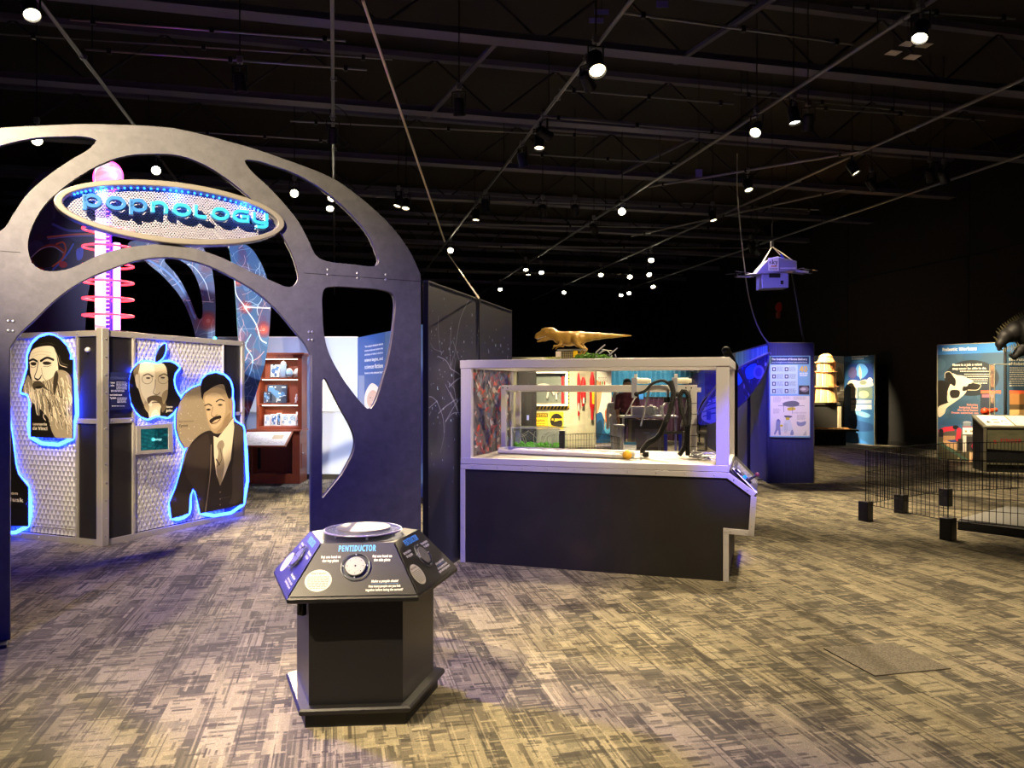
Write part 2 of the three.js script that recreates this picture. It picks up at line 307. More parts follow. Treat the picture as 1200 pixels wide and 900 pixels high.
spot(528, 293, fl(440, 880), { hot: 1, cd: 420, angle: 0.2, label: 'bright spot lamp above the starry wall panels where the rope meets the pipe' });
spot(729, 247, fl(620, 880), { hot: 1, cd: 420, angle: 0.24, label: 'brightest spot lamp with rays on the pipe above the dinosaur' });
spot(1079, 36, fl(980, 700), { hot: 1, cd: 120, angle: 0.5, label: 'bright spot lamp beside four pale cards high near the side wall' });
spot(887, 151, C(1.0, 7.6, 1.0), { hot: 1, cd: 125, angle: 0.3, label: 'downward spot lamp on the pipe beside the paired lamps' });
spot(930, 135, fl(1010, 600), { hot: 1, cd: 170, angle: 0.42, label: 'bright oval faced spot lamp, left of a pair' });
spot(947, 143, C(4.69, 13.0, 1.5), { hot: 1, cd: 90, angle: 0.16, label: 'bright oval faced spot lamp, right of a pair' });
spot(698, 74, C(1.6, 5.6, 0), { cd: 45, angle: 0.45, size: 1.3, label: 'large black spot lamp hanging from the pipe above the dinosaur' });
spot(538, 125, C(-0.6, 12.0, 0), { cd: 60, label: 'round spot lamp pointing straight down between two joists' });
spot(632, 166, C(0.3, 10.6, 0), { cd: 60, label: 'spot lamp pointing down on the pipe over the glass case' });
spot(612, 187, C(1.5, 14, 0), { cd: 0, blue: 1, label: 'bluish lamp can tilted on the pipe, not lit' });
spot(281, 96, C(-3.2, 10.5, 0), { cd: 0, label: 'dark unlit lamp can hanging above the arch' });
spot(390, 158, C(-3.2, 13.2, 1.5), { cd: 65, color: 0xd4dcff, angle: 0.36, pen: 1, label: 'spot lamp turned sideways on the pipe with a loop of cable' });
spot(467, 236, C(-3.4, 14.4, 0.8), { cd: 120, label: 'tilted spot lamp, one of a close pair behind the arch' });
spot(476, 239, C(-2.4, 14.0, 0.8), { cd: 120, label: 'second tilted spot lamp of a close pair behind the arch' });
spot(1079 - 80, 197, C(8.6, 11.5, 0), { cd: 120, label: 'spot lamp pointing down above the hanging drone' });
spot(1021, 216, C(10.8, 15.8, 1.2), { cd: 200, angle: 0.3, label: 'spot lamp near the side wall aimed at the printed panels' });
spot(876, 217, C(5, 12, 0), { cd: 70, label: 'spot lamp pointing down on the slanting pipe' });
spot(835, 253, C(5.2, 15.5, 0), { cd: 60, label: 'pale spot lamp on the pipe in front of the drone cable' });
const far = 'small spot lamp glowing far back under the joists';
for (const [x, y, ax, az, cd, an] of [[569, 240, 0, 17], [558, 252, -1, 16], [636, 246, 1.0, 21, 330, 0.2], [674, 246, 1.9, 20.8, 280, 0.18], [696, 268, 4.0, 24, 500, 0.25], [616, 313, 0.6, 21], [634, 317, 1.5, 20], [619, 318, 0.5, 24], [586, 337, 0, 24], [704, 320, 2.6, 20], [661, 341, 1.4, 24], [737, 342, 4, 24], [763, 303, 3.3, 17, 360, 0.16], [760, 320, 5, 19], [765, 334, 5, 23], [738, 323, 3, 18], [880, 289, 9.1, 22.5, 800, 0.2], [887, 294, 9.8, 22.2, 400, 0.22], [728, 344, 3, 26]])
  spot(x, y, C(ax, az, cd > 200 ? 1.3 : 0.4), { cd: cd || 90, angle: an || 0.4, hot: y > 300 || x > 660, label: far, size: 1.05 });
spot(1090, 205, C(10.3, 16.8, 1.5), { cd: 330, angle: 0.24, label: 'lamp pair member high on the side wall aimed at the printed panels' });
spot(1106, 207, C(9.6, 14.8, 0.9), { cd: 130, angle: 0.24, label: 'lamp high on the side wall aimed at the display desk' });

{ // cables and ropes
  const a = P(425, 0, 9.2), b = P(521, 283, 18.0);
  const t = thing('stay_rope', 'pale rope stretched from the roof down to the lamp pipe', 'rope', a); part(t, 'strand', rod([0, 0, 0], b.clone().sub(a), 0.02, 8), M.rope);
  const c = P(524, 296, 17.0), d = P(561, 349, 7.68);
  const u = thing('stay_rope', 'thin rope holding the top joint of the starry wall panels', 'rope', d); part(u, 'strand', rod([0, 0, 0], c.clone().sub(d), 0.009, 6), M.rope);
  const w = thing('hanging_cable', 'pale cable hanging in a curve down to the dark blue wall', 'cable', P(864, 222, 14.5));
  part(w, 'wire', tube([[864, 180], [864, 222], [867, 262], [871, 300], [876, 340], [884, 372], [893, 392], [902, 404]].map(([x, y]) => P(x, y, 14.3).sub(P(864, 222, 14.5))), 0.012, 50, 6), M.paleCable);
  const e = thing('hanging_cable', 'black cable hanging from the drone behind the blue wall', 'cable', P(931, 335, 15));
  part(e, 'wire', tube([[928, 318], [931, 335], [935, 360], [939, 385], [942, 404], [943, 430]].map(([x, y]) => P(x, y, 15).sub(P(931, 335, 15))), 0.022, 30, 6), M.cable);
  const lp = thing('lamp_cable', 'thin loop of cable beside the sideways lamp', 'cable', P(397, 140, 11.4));
  part(lp, 'wire', tube([[390, 122], [404, 132], [412, 150], [412, 165], [404, 173], [397, 168], [396, 158]].map(([x, y]) => P(x, y, 11.4).sub(P(397, 140, 11.4))), 0.007, 40, 5), M.cable);
  for (const [x, y, w2, h2, zc, l] of [[705, 14, 17, 6, 9.6, 'gel frame card painted as lit violet on the pipe'], [699, 24, 17, 6, 9.5, 'second gel frame card painted as lit violet below it on the pipe'], [776, 5, 14, 8, 9.8, 'gel frame card painted as lit violet between joists'], [819, 203, 8, 9, 14, 'small gel card painted as lit violet over the slanting pipe']]) {
    const g = thing('gel_frame', l, 'gel frame', P(x, y, zc), -YAW, 'gel frames on the rig'); const kx = zc / F;
    part(g, 'frame', rbox(w2 * kx, h2 * kx, 0.01, 0.003), std(0x6a64c8, 0.5)); part(g, 'clip', rod([0, h2 * kx / 2, 0], [0, CEIL - P(x, y, zc).y, 0], 0.006, 5), M.darkMetal);  // violet light on the cards is put into their colour
  }
  const cards = 'pale cards under the bright lamp by the wall';
  for (const [x, y] of [[1064, 51.5], [1083, 53], [1047, 62], [1069, 67]]) { const g = thing('reflector_card', 'pale square card hung flat beside the bright high lamp', 'card', P(x, y, 8.9), 0, cards); part(g, 'card', rbox(0.15, 0.008, 0.12, 0.003), M.offwhite); part(g, 'wire', rod([0, 0, 0], [0, 1.1, 0], 0.003, 4), M.darkMetal); }
}
// ---------------------------------------------------------------- entrance arch
{
  const dir = new THREE.Vector2(1.649, 0.92).normalize(), cx = -2.335, cz = 5.33;
  const fr = new Frame(C(cx, cz), C(cx + dir.x, cz + dir.y));
  const arch = thing('entrance_arch', 'tall grey metal entrance arch with curved cut-out slots carrying the oval sign', 'arch', fr.o, fr.turn);
  const paint = canvasTex(512, 512, (x) => { x.fillStyle = '#545459'; x.fillRect(0, 0, 512, 512); for (let i = 0; i < 2600; i++) { x.globalAlpha = 0.05; x.fillStyle = rnd() < 0.5 ? '#66656a' : '#434348'; x.beginPath(); x.ellipse(rnd() * 512, rnd() * 512, rr(2, 26), rr(2, 20), rnd() * 3, 0, 7); x.fill(); } });
  const skin = std(0xffffff, 0.48, 0.7, { map: paint }); M.archSkin = skin;
  const dist = (g) => { const p = g.attributes.position, u = g.attributes.uv; for (let i = 0; i < p.count; i++) u.setXY(i, p.getX(i) / 1.1, p.getY(i) / 1.1); return g; };
  const seam = fr.at(419, 324.5)[1];
  const mir = (l) => l.map(([s, h]) => [-s, h]).reverse();
  // outer curve, apex to shoulder, from the visible right half
  const outer = fr.pts([[197, 149.5], [233, 156], [267, 165], [300, 174.5], [333, 186], [377, 202.5], [400, 214.5], [433, 240], [460, 266], [481, 295], [493, 321]]);
  const sh = outer[outer.length - 1][0] + 0.005;
  const outR = smooth([[0, outer[0][1] + 0.005], ...outer.slice(1)], false, 4).filter((p) => p[1] > seam + 0.01);
  const door = smooth(fr.pts([[30, 388.5], [51, 360], [81, 334], [120, 313], [150, 305], [180, 302], [210, 303], [240, 310], [270, 324], [300, 342], [324, 363], [345, 388], [357, 402], [363, 413]]), false, 4);
  const dr = door.filter((p) => p[0] > 0);                   // right half, used for both sides
  
  const win = smooth(fr.pts([[31.5, 292], [34.5, 270], [51, 240], [81, 213], [120, 190], [150, 181], [180, 179], [210, 181], [240, 192], [270, 211], [300, 237], [324, 264], [339, 288], [348, 310], [351, 327], [345, 335.5], [336, 337], [318, 330], [291, 318], [255, 301], [222, 291], [195, 287], [165, 289], [135, 294], [114, 301], [84, 315], [63, 319], [48, 317], [37, 309]]));
  const slot = smooth(fr.pts([[286, 187.5], [300, 187], [317, 192], [343, 201], [377, 220], [410, 248], [433, 275], [443, 298], [445, 304], [443, 310.5], [438, 313], [415, 311], [388, 308], [377, 305], [369, 299], [361, 283], [350, 262], [333, 240], [310, 216], [292, 199]]));
  const shield = smooth(fr.pts([[377, 345], [380, 337.5], [388, 335], [420, 336], [449, 339], [460, 343], [464, 352], [463, 377], [457, 417], [449, 447], [441, 471], [436, 479], [431, 480], [423, 473], [401, 444], [385, 415], [379, 393], [377, 367]]));
  const tri = fr.pts([...smooth([[377, 446], [379.5, 442], [383, 444], [388, 454], [399, 476], [413, 502], [417, 516], [415, 530], [402, 556]], false, 4), [378.5, 585], [376.5, 583]]);
  const inner = fr.at(364.5, 440)[0], T = 0.055;
  const half = [...outR, [sh, seam], [sh, 0.012], [inner, 0.012], [inner, fr.at(364, 416)[1]], ...dr.filter((p) => p[0] < inner - 0.002).sort((p, q) => q[0] - p[0])];
  const outline = [...half, ...half.slice().reverse().filter((p, i, l) => i > 0 && i < l.length - 1).map(([s, h]) => [-s, h])];
  part(arch, 'arch_plate', dist(slab(shapeOf(outline, [win, slot, mir(slot), shield, mir(shield), tri, mir(tri)]), T, 0.006, 2)), skin);
  const js = fr.at(356, 320)[0]; for (const k of [1, -1]) part(arch, 'joint_strip', box(sh - js, 0.004, 0.002, k * (sh + js) / 2, seam, 0.0002), M.darkMetal);
  const bolt = new THREE.SphereGeometry(0.011, 10, 6).scale(1, 1, 0.5);
  const bs = [[384, 316], [384, 322], [419, 320], [419, 326], [452, 322], [452, 328], [362, 389], [366, 389], [362, 398.5], [366, 398.5]].map(([x, y]) => fr.at(x, y));
  for (const [s, h] of bs) for (const k of [1, -1]) part(arch, 'bolt', bolt, M.steel, [k * s, h, 0]);
  for (const k of [1, -1]) { part(arch, 'foot', rbox(sh - inner - 0.02, 0.02, 0.3, 0.004, k * (sh + inner) / 2, 0.01, -T / 2), M.black); part(arch, 'back_post', rbox(0.06, seam, 0.06, 0.005, k * (sh - 0.07), seam / 2 + 0.0, -T - 0.034), M.darkMetal); }

  // ---- oval sign in the opening
  const [sl] = fr.at(63, 229.5), [sr] = fr.at(332.5, 264), a0 = (sr - sl) / 2, sc = (sr + sl) / 2, hc = fr.at(197, 249.5)[1], b0 = 0.213;
  const sign = thing('oval_sign', 'oval sign of perforated metal with raised blue letters reading popnology', 'sign', fr.world(sc, hc - b0, 0.005), fr.turn);
  const oval = (a, b, n = 96) => Array.from({ length: n }, (_, i) => { const t = i / n * Math.PI * 2, c = Math.cos(t), s = Math.sin(t); return [a * Math.sign(c) * Math.pow(Math.abs(c), 1.06), b0 + b * Math.sign(s) * Math.pow(Math.abs(s), 1.02)]; });
  part(sign, 'rim', slab(shapeOf(oval(a0, b0), [oval(a0 - 0.05, b0 - 0.042).reverse()]), 0.11, 0.008, 3).translate(0, 0, 0.03), std(0x74706a, 0.42, 0.5));
  const holes = canvasTex(1536, 512, (x, W, H) => {           // round perforations, white = metal
    x.fillStyle = '#fff'; x.fillRect(0, 0, W, H); x.fillStyle = '#000'; const st = W / 74; let row = 0;
    for (let yy = st / 2; yy < H; yy += st * 0.86, row++) for (let xx = (row % 2) * st / 2; xx < W + st; xx += st) { x.beginPath(); x.arc(xx, yy, st * 0.33, 0, 7); x.fill(); }
  }, false);
  part(sign, 'perforated_panel', bboxUV(slab(shapeOf(oval(a0 - 0.052, b0 - 0.044)), 0.004)).translate(0, 0, -0.03), std(0x80808f, 0.55, 0.1, { alphaMap: holes, alphaTest: 0.5, transparent: false, side: THREE.DoubleSide }));
  // blue led strip along the upper inside of the rim
  const led = []; for (let i = 6; i <= 42; i++) { const p = oval(a0 - 0.062, b0 - 0.052)[i]; led.push(new THREE.SphereGeometry(0.008, 6, 5).translate(p[0], p[1], -0.012)); }
  part(sign, 'led_strip', merge(led), glow(0x1a5cff, 9), null, null, 'row of glowing blue leds');
  for (const x of [-0.45, 0, 0.45]) { const l = new THREE.PointLight(0x2a6cff, 0.13, 0, 2); l.position.set(x, b0 + (b0 - 0.09) * Math.sqrt(1 - (x / a0) ** 2), -0.005); l.castShadow = true; sign.add(l); }
  for (const x of [-0.5, 0.5]) part(sign, 'bracket', rbox(0.04, 0.03, 0.06, 0.004, x, b0 + Math.sign(0) * 0, -0.06), M.darkMetal);
  // letters, each its own stroke shape; x height 1 unit
  const arc = (cx2, cy2, r, a, b, n = 18, ry = r) => Array.from({ length: n + 1 }, (_, i) => { const t = (a + (b - a) * i / n) * Math.PI / 180; return [cx2 + r * Math.cos(t), cy2 + ry * Math.sin(t)]; });
  const w = 0.2, ys = 0.74;
  const O = (wd = 0.5) => [[arc(wd, 0.5, wd, 0, 340, 24, 0.5), true]];
  const glyph = {
    p: [[[...arc(0.5, 0.5, 0.46, 200, -150, 22, 0.5)], false], [[[0.02, -0.42], [0.02, 1.0]], false]],
    o: O(), n: [[[[0, 0], [0, 1]], false], [[...arc(0.45, 0.52, 0.45, 180, 0, 14, 0.48), [0.9, 0]], false]],
    l: [[[[0, 1.12], [0, 0.3], ...arc(0.3, 0.3, 0.3, 180, 270, 8), [0.72, 0]], false]],
    g: [[[[1.0, 1], [0.5, 1], ...arc(0.5, 0.5, 0.5, 90, 270, 14), [1.0, 0], [1.0, 0.48], [0.56, 0.48]], false]],
    y: [[[[0, 1], [0, 0.45], ...arc(0.4, 0.4, 0.4, 180, 270, 8), [0.95, 0]], false], [[[0.95, 1], [0.95, -0.12], ...arc(0.65, -0.12, 0.3, 0, -90, 8), [0.2, -0.42]], false]],
  };
  const word = [['p', 1], ['o', 1.06], ['p', 1], ['n', 1], ['o', 1.06], ['l', 0.78], ['o', 1.06], ['g', 1.06], ['y', 1]];
  const left = fr.at(99, 236)[0] - sc, right = fr.at(311, 270)[0] - sc, gap = 0.44, tot = word.reduce((q, [, v]) => q + v + gap, -gap), u = (right - left) / tot;
  const blueUnlit = std(0x1d5a9e, 0.35), blueAsLit = new THREE.MeshStandardMaterial({ color: 0x1f86bc, roughness: 0.35 });  // one letter blue in two tones, the second painted as lit
  let x = left;
  word.forEach(([ch, adv], i) => {
    const gs = glyph[ch].map(([pts, closed]) => {
      const q = pts.map(([a, b]) => [a * u * (adv > 1 ? 1.06 : 1), b * u * ys]);
      return new THREE.ExtrudeGeometry(ribbon(q, w * u, closed), { depth: 0.05, bevelEnabled: true, bevelThickness: 0.004, bevelSize: 0.004, bevelSegments: 2, curveSegments: 8 });
    });
    part(sign, 'letter', merge(gs), i < 3 ? blueUnlit : blueAsLit, [x, b0 - 0.018, 0.012]);
    x += (adv + gap) * u;
  });
}
// ---------------------------------------------------------------- pentagonal kiosk
{
  const cx = -0.767, cz = 3.981;
  const k = thing('pentagonal_kiosk', 'black five sided kiosk with sloping printed panels and round metal plates', 'kiosk', C(cx, cz), -0.145);
  // local axes are the building's: the front side faces +z
  const ring = (R, a0 = -54) => Array.from({ length: 5 }, (_, i) => { const a = (a0 + i * 72) * Math.PI / 180; return [R * Math.cos(a), -R * Math.sin(a)]; });  // z towards viewer positive
  const frustum = (R1, h1, R2, h2) => {                       // five sided prism, flat shaded
    const a = ring(R1), b = ring(R2), pos = [];
    const q = (p0, p1, p2, p3) => pos.push(...p0, ...p1, ...p2, ...p0, ...p2, ...p3);
    for (let i = 0; i < 5; i++) { const j = (i + 1) % 5; q([a[i][0], h1, a[i][1]], [a[j][0], h1, a[j][1]], [b[j][0], h2, b[j][1]], [b[i][0], h2, b[i][1]]); pos.push(0, h1, 0, a[j][0], h1, a[j][1], a[i][0], h1, a[i][1]); pos.push(0, h2, 0, b[i][0], h2, b[i][1], b[j][0], h2, b[j][1]); }
    const g = new THREE.BufferGeometry(); g.setAttribute('position', new THREE.Float32BufferAttribute(pos, 3)); g.setAttribute('uv', new THREE.Float32BufferAttribute(new Array(pos.length / 3 * 2).fill(0), 2)); g.computeVertexNormals(); return g;
  };
  const lam = std(0x0e0e11, 0.42);
  part(k, 'plinth', frustum(0.4, 0.0, 0.4, 0.07), M.black);
  const lip = part(k, 'base_ledge', merge([frustum(0.434, 0.068, 0.439, 0.074), frustum(0.439, 0.074, 0.439, 0.088), frustum(0.439, 0.088, 0.43, 0.097)]), lam);
  part(k, 'body', frustum(0.376, 0.097, 0.376, 0.625), lam);
  part(k, 'table_rim', merge([frustum(0.5, 0.607, 0.511, 0.613), frustum(0.511, 0.613, 0.511, 0.627), frustum(0.511, 0.627, 0.505, 0.633)]), lam);
  part(k, 'table_top', frustum(0.504, 0.632, 0.291, 0.85), lam);
  const sheet = canvasTex(1200, 620, (x, W, H) => {
    x.fillStyle = '#1b1a1a'; x.fillRect(0, 0, W, H);
    for (let i = 0; i < 1400; i++) { x.globalAlpha = 0.05; x.fillStyle = rnd() < 0.5 ? '#46403a' : '#000'; x.fillRect(rnd() * W, rnd() * H, rr(4, 60), rr(2, 20)); } x.globalAlpha = 1;
    const T = (t, cx2, y, s, c, f = 'bold', wid) => { x.font = `${f} ${s}px sans-serif`; x.fillStyle = c; x.textAlign = 'center'; x.save(); x.translate(cx2, y); if (wid) x.scale(wid / x.measureText(t).width, 1); x.fillText(t, 0, 0); x.restore(); };
    T('PENTIDUCTOR', 600, 98, 104, '#4aa6ee', '900', 370);
    for (const [t, a, b] of [['Put one hand on', 352, 178], ['the top plate', 352, 224], ['Put one hand on', 852, 178], ['the side plate', 852, 224]]) T(t, a, b, 44, '#f2f0ea', 'bold', t.length > 14 ? 190 : 160);
    x.fillStyle = '#c4bfb3'; x.beginPath(); x.arc(254, 440, 128, 0, 7); x.fill();
    T('How it Works:', 254, 368, 34, '#222', 'bold', 150);
    x.fillStyle = '#4a4742'; for (let i = 0; i < 8; i++) { const y = 392 + i * 19, hw = Math.sqrt(Math.max(0, 118 ** 2 - (y - 436) ** 2)) * 0.9; let q = 254 - hw; while (q < 254 + hw - 8) { const d = Math.min(rr(12, 40), 254 + hw - q); x.fillRect(q, y, d, 8); q += d + 6; } }
    T('Make a people chain!', 888, 474, 40, '#f4f2ee', 'italic bold', 260); x.fillStyle = '#3d7fc8'; x.fillRect(760, 488, 262, 4);
    T('How many people can you link', 890, 532, 38, '#f4f2ee', 'bold', 306); T('together before losing the current?', 890, 574, 38, '#f4f2ee', 'bold', 356);
  });
  // sloping printed sheet on each side, with plate and clear ring
  const R1 = 0.502, R2 = 0.293, ap = Math.cos(Math.PI / 5), y1 = 0.634, y2 = 0.849, run = (R1 - R2) * ap, slope = Math.hypot(run, y2 - y1), tilt = Math.atan2(run, y2 - y1);
  const w1 = R1 * 1.1756, w2 = R2 * 1.1756;
  const printMat = std(0xffffff, 0.4, 0, { map: sheet });
  const disc = (r, t, n = 32) => cyl(r, t, n).rotateX(Math.PI / 2);
  const plateTex = canvasTex(256, 256, (x) => { x.fillStyle = '#8b8985'; x.fillRect(0, 0, 256, 256); for (let r = 2; r < 128; r += 1.5) { x.globalAlpha = 0.25; x.strokeStyle = rnd() < 0.5 ? '#6e6c69' : '#a3a19c'; x.beginPath(); x.arc(128, 128, r, 0, 7); x.stroke(); } });
  const plateMat = std(0xffffff, 0.36, 0.7, { map: plateTex });
  for (let i = 0; i < 5; i++) {
    const a = (i * 72) * Math.PI / 180;                       // 0 = front
    const face = new THREE.Group(); face.name = 'side_panel'; k.add(face);
    face.rotation.order = 'YXZ'; face.rotation.y = a; face.rotation.x = -tilt;
    face.position.set(Math.sin(a) * R1 * ap, y1, Math.cos(a) * R1 * ap);
    part(face, 'printed_sheet', bboxUV(slab(shapeOf([[-w1 / 2 + 0.004, 0.004], [w1 / 2 - 0.004, 0.004], [w2 / 2 - 0.002, slope - 0.004], [-w2 / 2 + 0.002, slope - 0.004]]), 0.003)).translate(0, 0, 0.006), [printMat, M.black]);
    const cy = slope * 0.53;
    part(face, 'clear_ring', new THREE.RingGeometry(0.05, 0.067, 40).translate(0, cy, 0.018), M.acrylic);
    part(face, 'ring_edge', merge([new THREE.TorusGeometry(0.067, 0.0025, 6, 48).translate(0, cy, 0.016), new THREE.TorusGeometry(0.048, 0.002, 6, 40).translate(0, cy, 0.016)]), std(0x77797d, 0.25, 0.6));
    part(face, 'metal_plate', disc(0.046, 0.014).translate(0, cy, 0.014), plateMat);
    for (let b = 0; b < 4; b++) part(face, 'bolt', disc(0.0032, 0.008, 8), M.steel, [0.058 * Math.cos(b * Math.PI / 2), cy + 0.058 * Math.sin(b * Math.PI / 2), 0.02]);
    for (let b = 0; b < 8; b++) part(face, 'rivet', disc(0.0018, 0.004, 6), M.chrome, [0.037 * Math.cos(b * Math.PI / 4), cy + 0.037 * Math.sin(b * Math.PI / 4), 0.022]);
    part(face, 'centre_screw', disc(0.004, 0.004, 8), M.chrome, [0, cy, 0.022]);
  }
  // top plate under its clear disc
  part(k, 'clear_disc', cyl(0.195, 0.008, 56).translate(0, 0.873, 0), phys(0xeef2fa, 0.05, { transmission: 0.9, thickness: 0, ior: 1.49 }));
  part(k, 'disc_edge', new THREE.TorusGeometry(0.195, 0.005, 8, 64).rotateX(Math.PI / 2).translate(0, 0.873, 0), std(0x8f8aa0, 0.3, 0.3));
  part(k, 'top_plate', merge([cyl(0.138, 0.01, 48).translate(0, 0.882, 0)]), plateMat);
  part(k, 'top_screw', cyl(0.005, 0.006, 8).translate(0, 0.89, 0), M.chrome);
  for (let b = 0; b < 6; b++) part(k, 'standoff', cyl(0.008, 0.02, 10), M.steel, [0.165 * Math.cos(b * 1.0472 + 0.3), 0.86, 0.165 * Math.sin(b * 1.0472 + 0.3)]);
  // latch box at the upper left edge of the body
  const v = ring(0.37); const lp = V(v[3][0], 0.60, v[3][1]);
  part(k, 'latch', merge([rbox(0.04, 0.085, 0.03, 0.006), rod([0, -0.02, 0.015], [0, 0.03, 0.02], 0.008, 8)]), M.blackSatin, [-0.262, 0.555, 0.26], [0, -0.6, 0]);
}
// ---------------------------------------------------------------- portrait exhibit box, two sides seen
const VK = C(-4.15, 7.83), VA = 68.1 * Math.PI / 180, VLEN = 2.05, VH = 2.19;
const VR = C(-4.15 + Math.cos(VA) * VLEN, 7.83 + Math.sin(VA) * VLEN), VLf = C(-4.15 - Math.sin(VA) * VLEN, 7.83 + Math.cos(VA) * VLEN);
const fR = new Frame(VK, VR), fL = new Frame(VLf, VK);
{
  // raised lozenge relief of the silver sheets: little diamonds pressed into the metal
  const quilt = (w, h) => {
    const pos = [], nx = Math.max(2, Math.round(w / 0.058)), ny = Math.max(2, Math.round(h / 0.105)), ax = w / nx, ay = h / ny, d = 0.017;
    const cl = (x, y) => [Math.min(w, Math.max(0, x)), Math.min(h, Math.max(0, y)), 0];
    for (let j = 0; j <= 2 * ny; j++) for (let i = 0; i <= nx; i++) {   // lattice of flat sided diamonds
      const cx = i * ax + (j % 2 ? ax / 2 : 0), cy = j * ay / 2; if (cx > w) continue;
      const q = [cl(cx - ax / 2, cy), cl(cx, cy - ay / 2), cl(cx + ax / 2, cy), cl(cx, cy + ay / 2)], c = cl(cx, cy); c[2] = d;
      for (let e = 0; e < 4; e++) pos.push(...q[e], ...q[(e + 1) % 4], ...c);
    }
    const g = new THREE.BufferGeometry(); g.setAttribute('position', new THREE.Float32BufferAttribute(pos, 3)); g.setAttribute('uv', new THREE.Float32BufferAttribute(new Array(pos.length / 3 * 2).fill(0), 2));
    g.computeVertexNormals(); return g;
  };
  const sheetM = std(0xb4b4bc, 0.4, 0.45), frameM = std(0xbdb9b4, 0.42, 0.6), dark = std(0x17151c, 0.5);
  const box0 = thing('portrait_exhibit', 'silver quilted metal exhibit box with framed black panels and backlit portraits', 'exhibit', VK, fR.turn);
  // core; the group's x runs along the right side, -z is into the box
  part(box0, 'core', box(VLEN - 0.06, VH - 0.03, VLEN - 0.06, VLEN / 2, VH / 2 + 0.012, -VLEN / 2), M.black);
  const side = (name, fr, list) => {
    const g = new THREE.Group(); g.name = name; box0.add(g);
    const rel = fr.o.clone().sub(VK); rel.applyAxisAngle(V(0, 1, 0), -fR.turn); g.position.copy(rel); g.rotation.y = fr.turn - fR.turn; return g;
  };
  const gR = side('right_side', fR), gL = side('left_side', fL);
  const rivet = new THREE.SphereGeometry(0.009, 8, 5);
  const bar = (g, x0, y0, x1, y1, t = 0.02) => { part(g, 'frame_bar', rbox(x1 - x0, y1 - y0, 0.03, 0.004, (x0 + x1) / 2, (y0 + y1) / 2, -0.005 + t / 2), frameM); const L = Math.max(x1 - x0, y1 - y0), n = Math.floor(L / 0.27); for (let i = 0; i <= n; i++) { const q = 0.03 + (L - 0.06) * (n ? i / n : 0.5); part(g, 'rivet', rivet, M.steel, x1 - x0 > y1 - y0 ? [x0 + q, (y0 + y1) / 2, 0.02] : [(x0 + x1) / 2, y0 + q, 0.02]); } };
  const pane = (g, x0, y0, x1, y1) => part(g, 'quilted_sheet', quilt(x1 - x0, y1 - y0).translate(x0, y0, -0.012), sheetM);
  const blk = (g, x0, y0, x1, y1) => part(g, 'black_panel', rbox(x1 - x0, y1 - y0, 0.02, 0.003, (x0 + x1) / 2, (y0 + y1) / 2, -0.012), dark);
  const X = (px) => fR.at(px, 500)[0], xa = X(127), xb = X(155.5), xc = X(261), xd = X(281.5), yr = fR.at(140, 493)[1];
  // right side
  blk(gR, xa, yr + 0.02, xb, VH - 0.06); blk(gR, xa, 0.06, xb, yr - 0.02); pane(gR, xb + 0.02, 0.07, xc - 0.01, VH - 0.06);
  const yq = fR.at(270, 485)[1]; blk(gR, xc, yq + 0.02, xd, VH - 0.06); blk(gR, xc, 0.06, xd, yq - 0.02);
  bar(gR, 0.03, VH - 0.06, VLEN, VH); bar(gR, 0.03, 0, VLEN, 0.06); bar(gR, xb - 0.012, 0.06, xb + 0.02, VH - 0.06); bar(gR, xc - 0.015, 0.06, xc + 0.006, VH - 0.06); bar(gR, VLEN - 0.05, 0.0, VLEN, VH); bar(gR, xa, yr - 0.025, xb, yr + 0.025); bar(gR, xc, yq - 0.02, xd, yq + 0.02);
  // left side
  const Y = (px) => fL.at(px, 500)[0], la = Y(91), lb = Y(118);
  pane(gL, 0.04, 0.07, la - 0.01, VH - 0.06); blk(gL, la + 0.02, yr + 0.02, lb, VH - 0.06); blk(gL, la + 0.02, 0.06, lb, yr - 0.02);
  bar(gL, 0, VH - 0.06, VLEN - 0.03, VH); bar(gL, 0, 0, VLEN - 0.03, 0.06); bar(gL, la - 0.012, 0.06, la + 0.02, VH - 0.06); bar(gL, la, yr - 0.025, lb, yr + 0.025); bar(gL, 0, 0, 0.05, VH);
  part(gL, 'joint_strip', box(la - 0.05, 0.008, 0.012, la / 2, fL.at(60, 618)[1], -0.002), frameM);
  part(gL, 'camera_dome', new THREE.SphereGeometry(0.028, 14, 10), M.alu, [fL.at(104, 410)[0], fL.at(104, 410)[1], 0.012]);
  // corner post with rivets
  part(box0, 'corner_post', rbox(0.085, VH + 0.02, 0.085, 0.008, 0, (VH + 0.02) / 2, 0), frameM);
  for (let i = 0; i < 12; i++) part(box0, 'rivet', rivet, M.steel, [0.0, 0.1 + i * 0.182, 0.046]);
  // blue led halo lamp behind a cut-out: a band along its outline
  const ledM = glow(0x1c3cff, 26);
  const halo = (g, fr, outline, off, grow, lights, k = 0.5) => {
    const pts = smooth(fr.pts(outline, off), true, 3);
    const geo = []; for (let i = 0; i < pts.length; i++) { const p = pts[i], q = pts[(i + 1) % pts.length]; geo.push(rod([p[0] * 1, p[1], off], [q[0], q[1], off], grow, 5)); }
    part(g, 'led_halo', merge(geo), ledM, null, null, 'glowing blue led strip behind the portrait');
    for (const [x, y] of lights) { const [s, h] = fr.at(x, y, off); const l = new THREE.PointLight(0x2038ff, k * 0.16, 0, 2); l.position.set(s, h, off + 0.035); l.castShadow = true; g.add(l); }
  };
  // ---- bearded elder, engraving style
  const o1 = [[56.7, 392.4], [63, 393.5], [69, 397], [77, 406], [81, 416], [80.5, 421], [84.6, 421.5], [84.6, 514], [35.7, 512], [35.7, 472], [32.5, 462], [25, 459.5], [25.5, 455], [29.4, 442], [32.5, 431], [32.5, 417], [38, 403], [46, 395.5]];
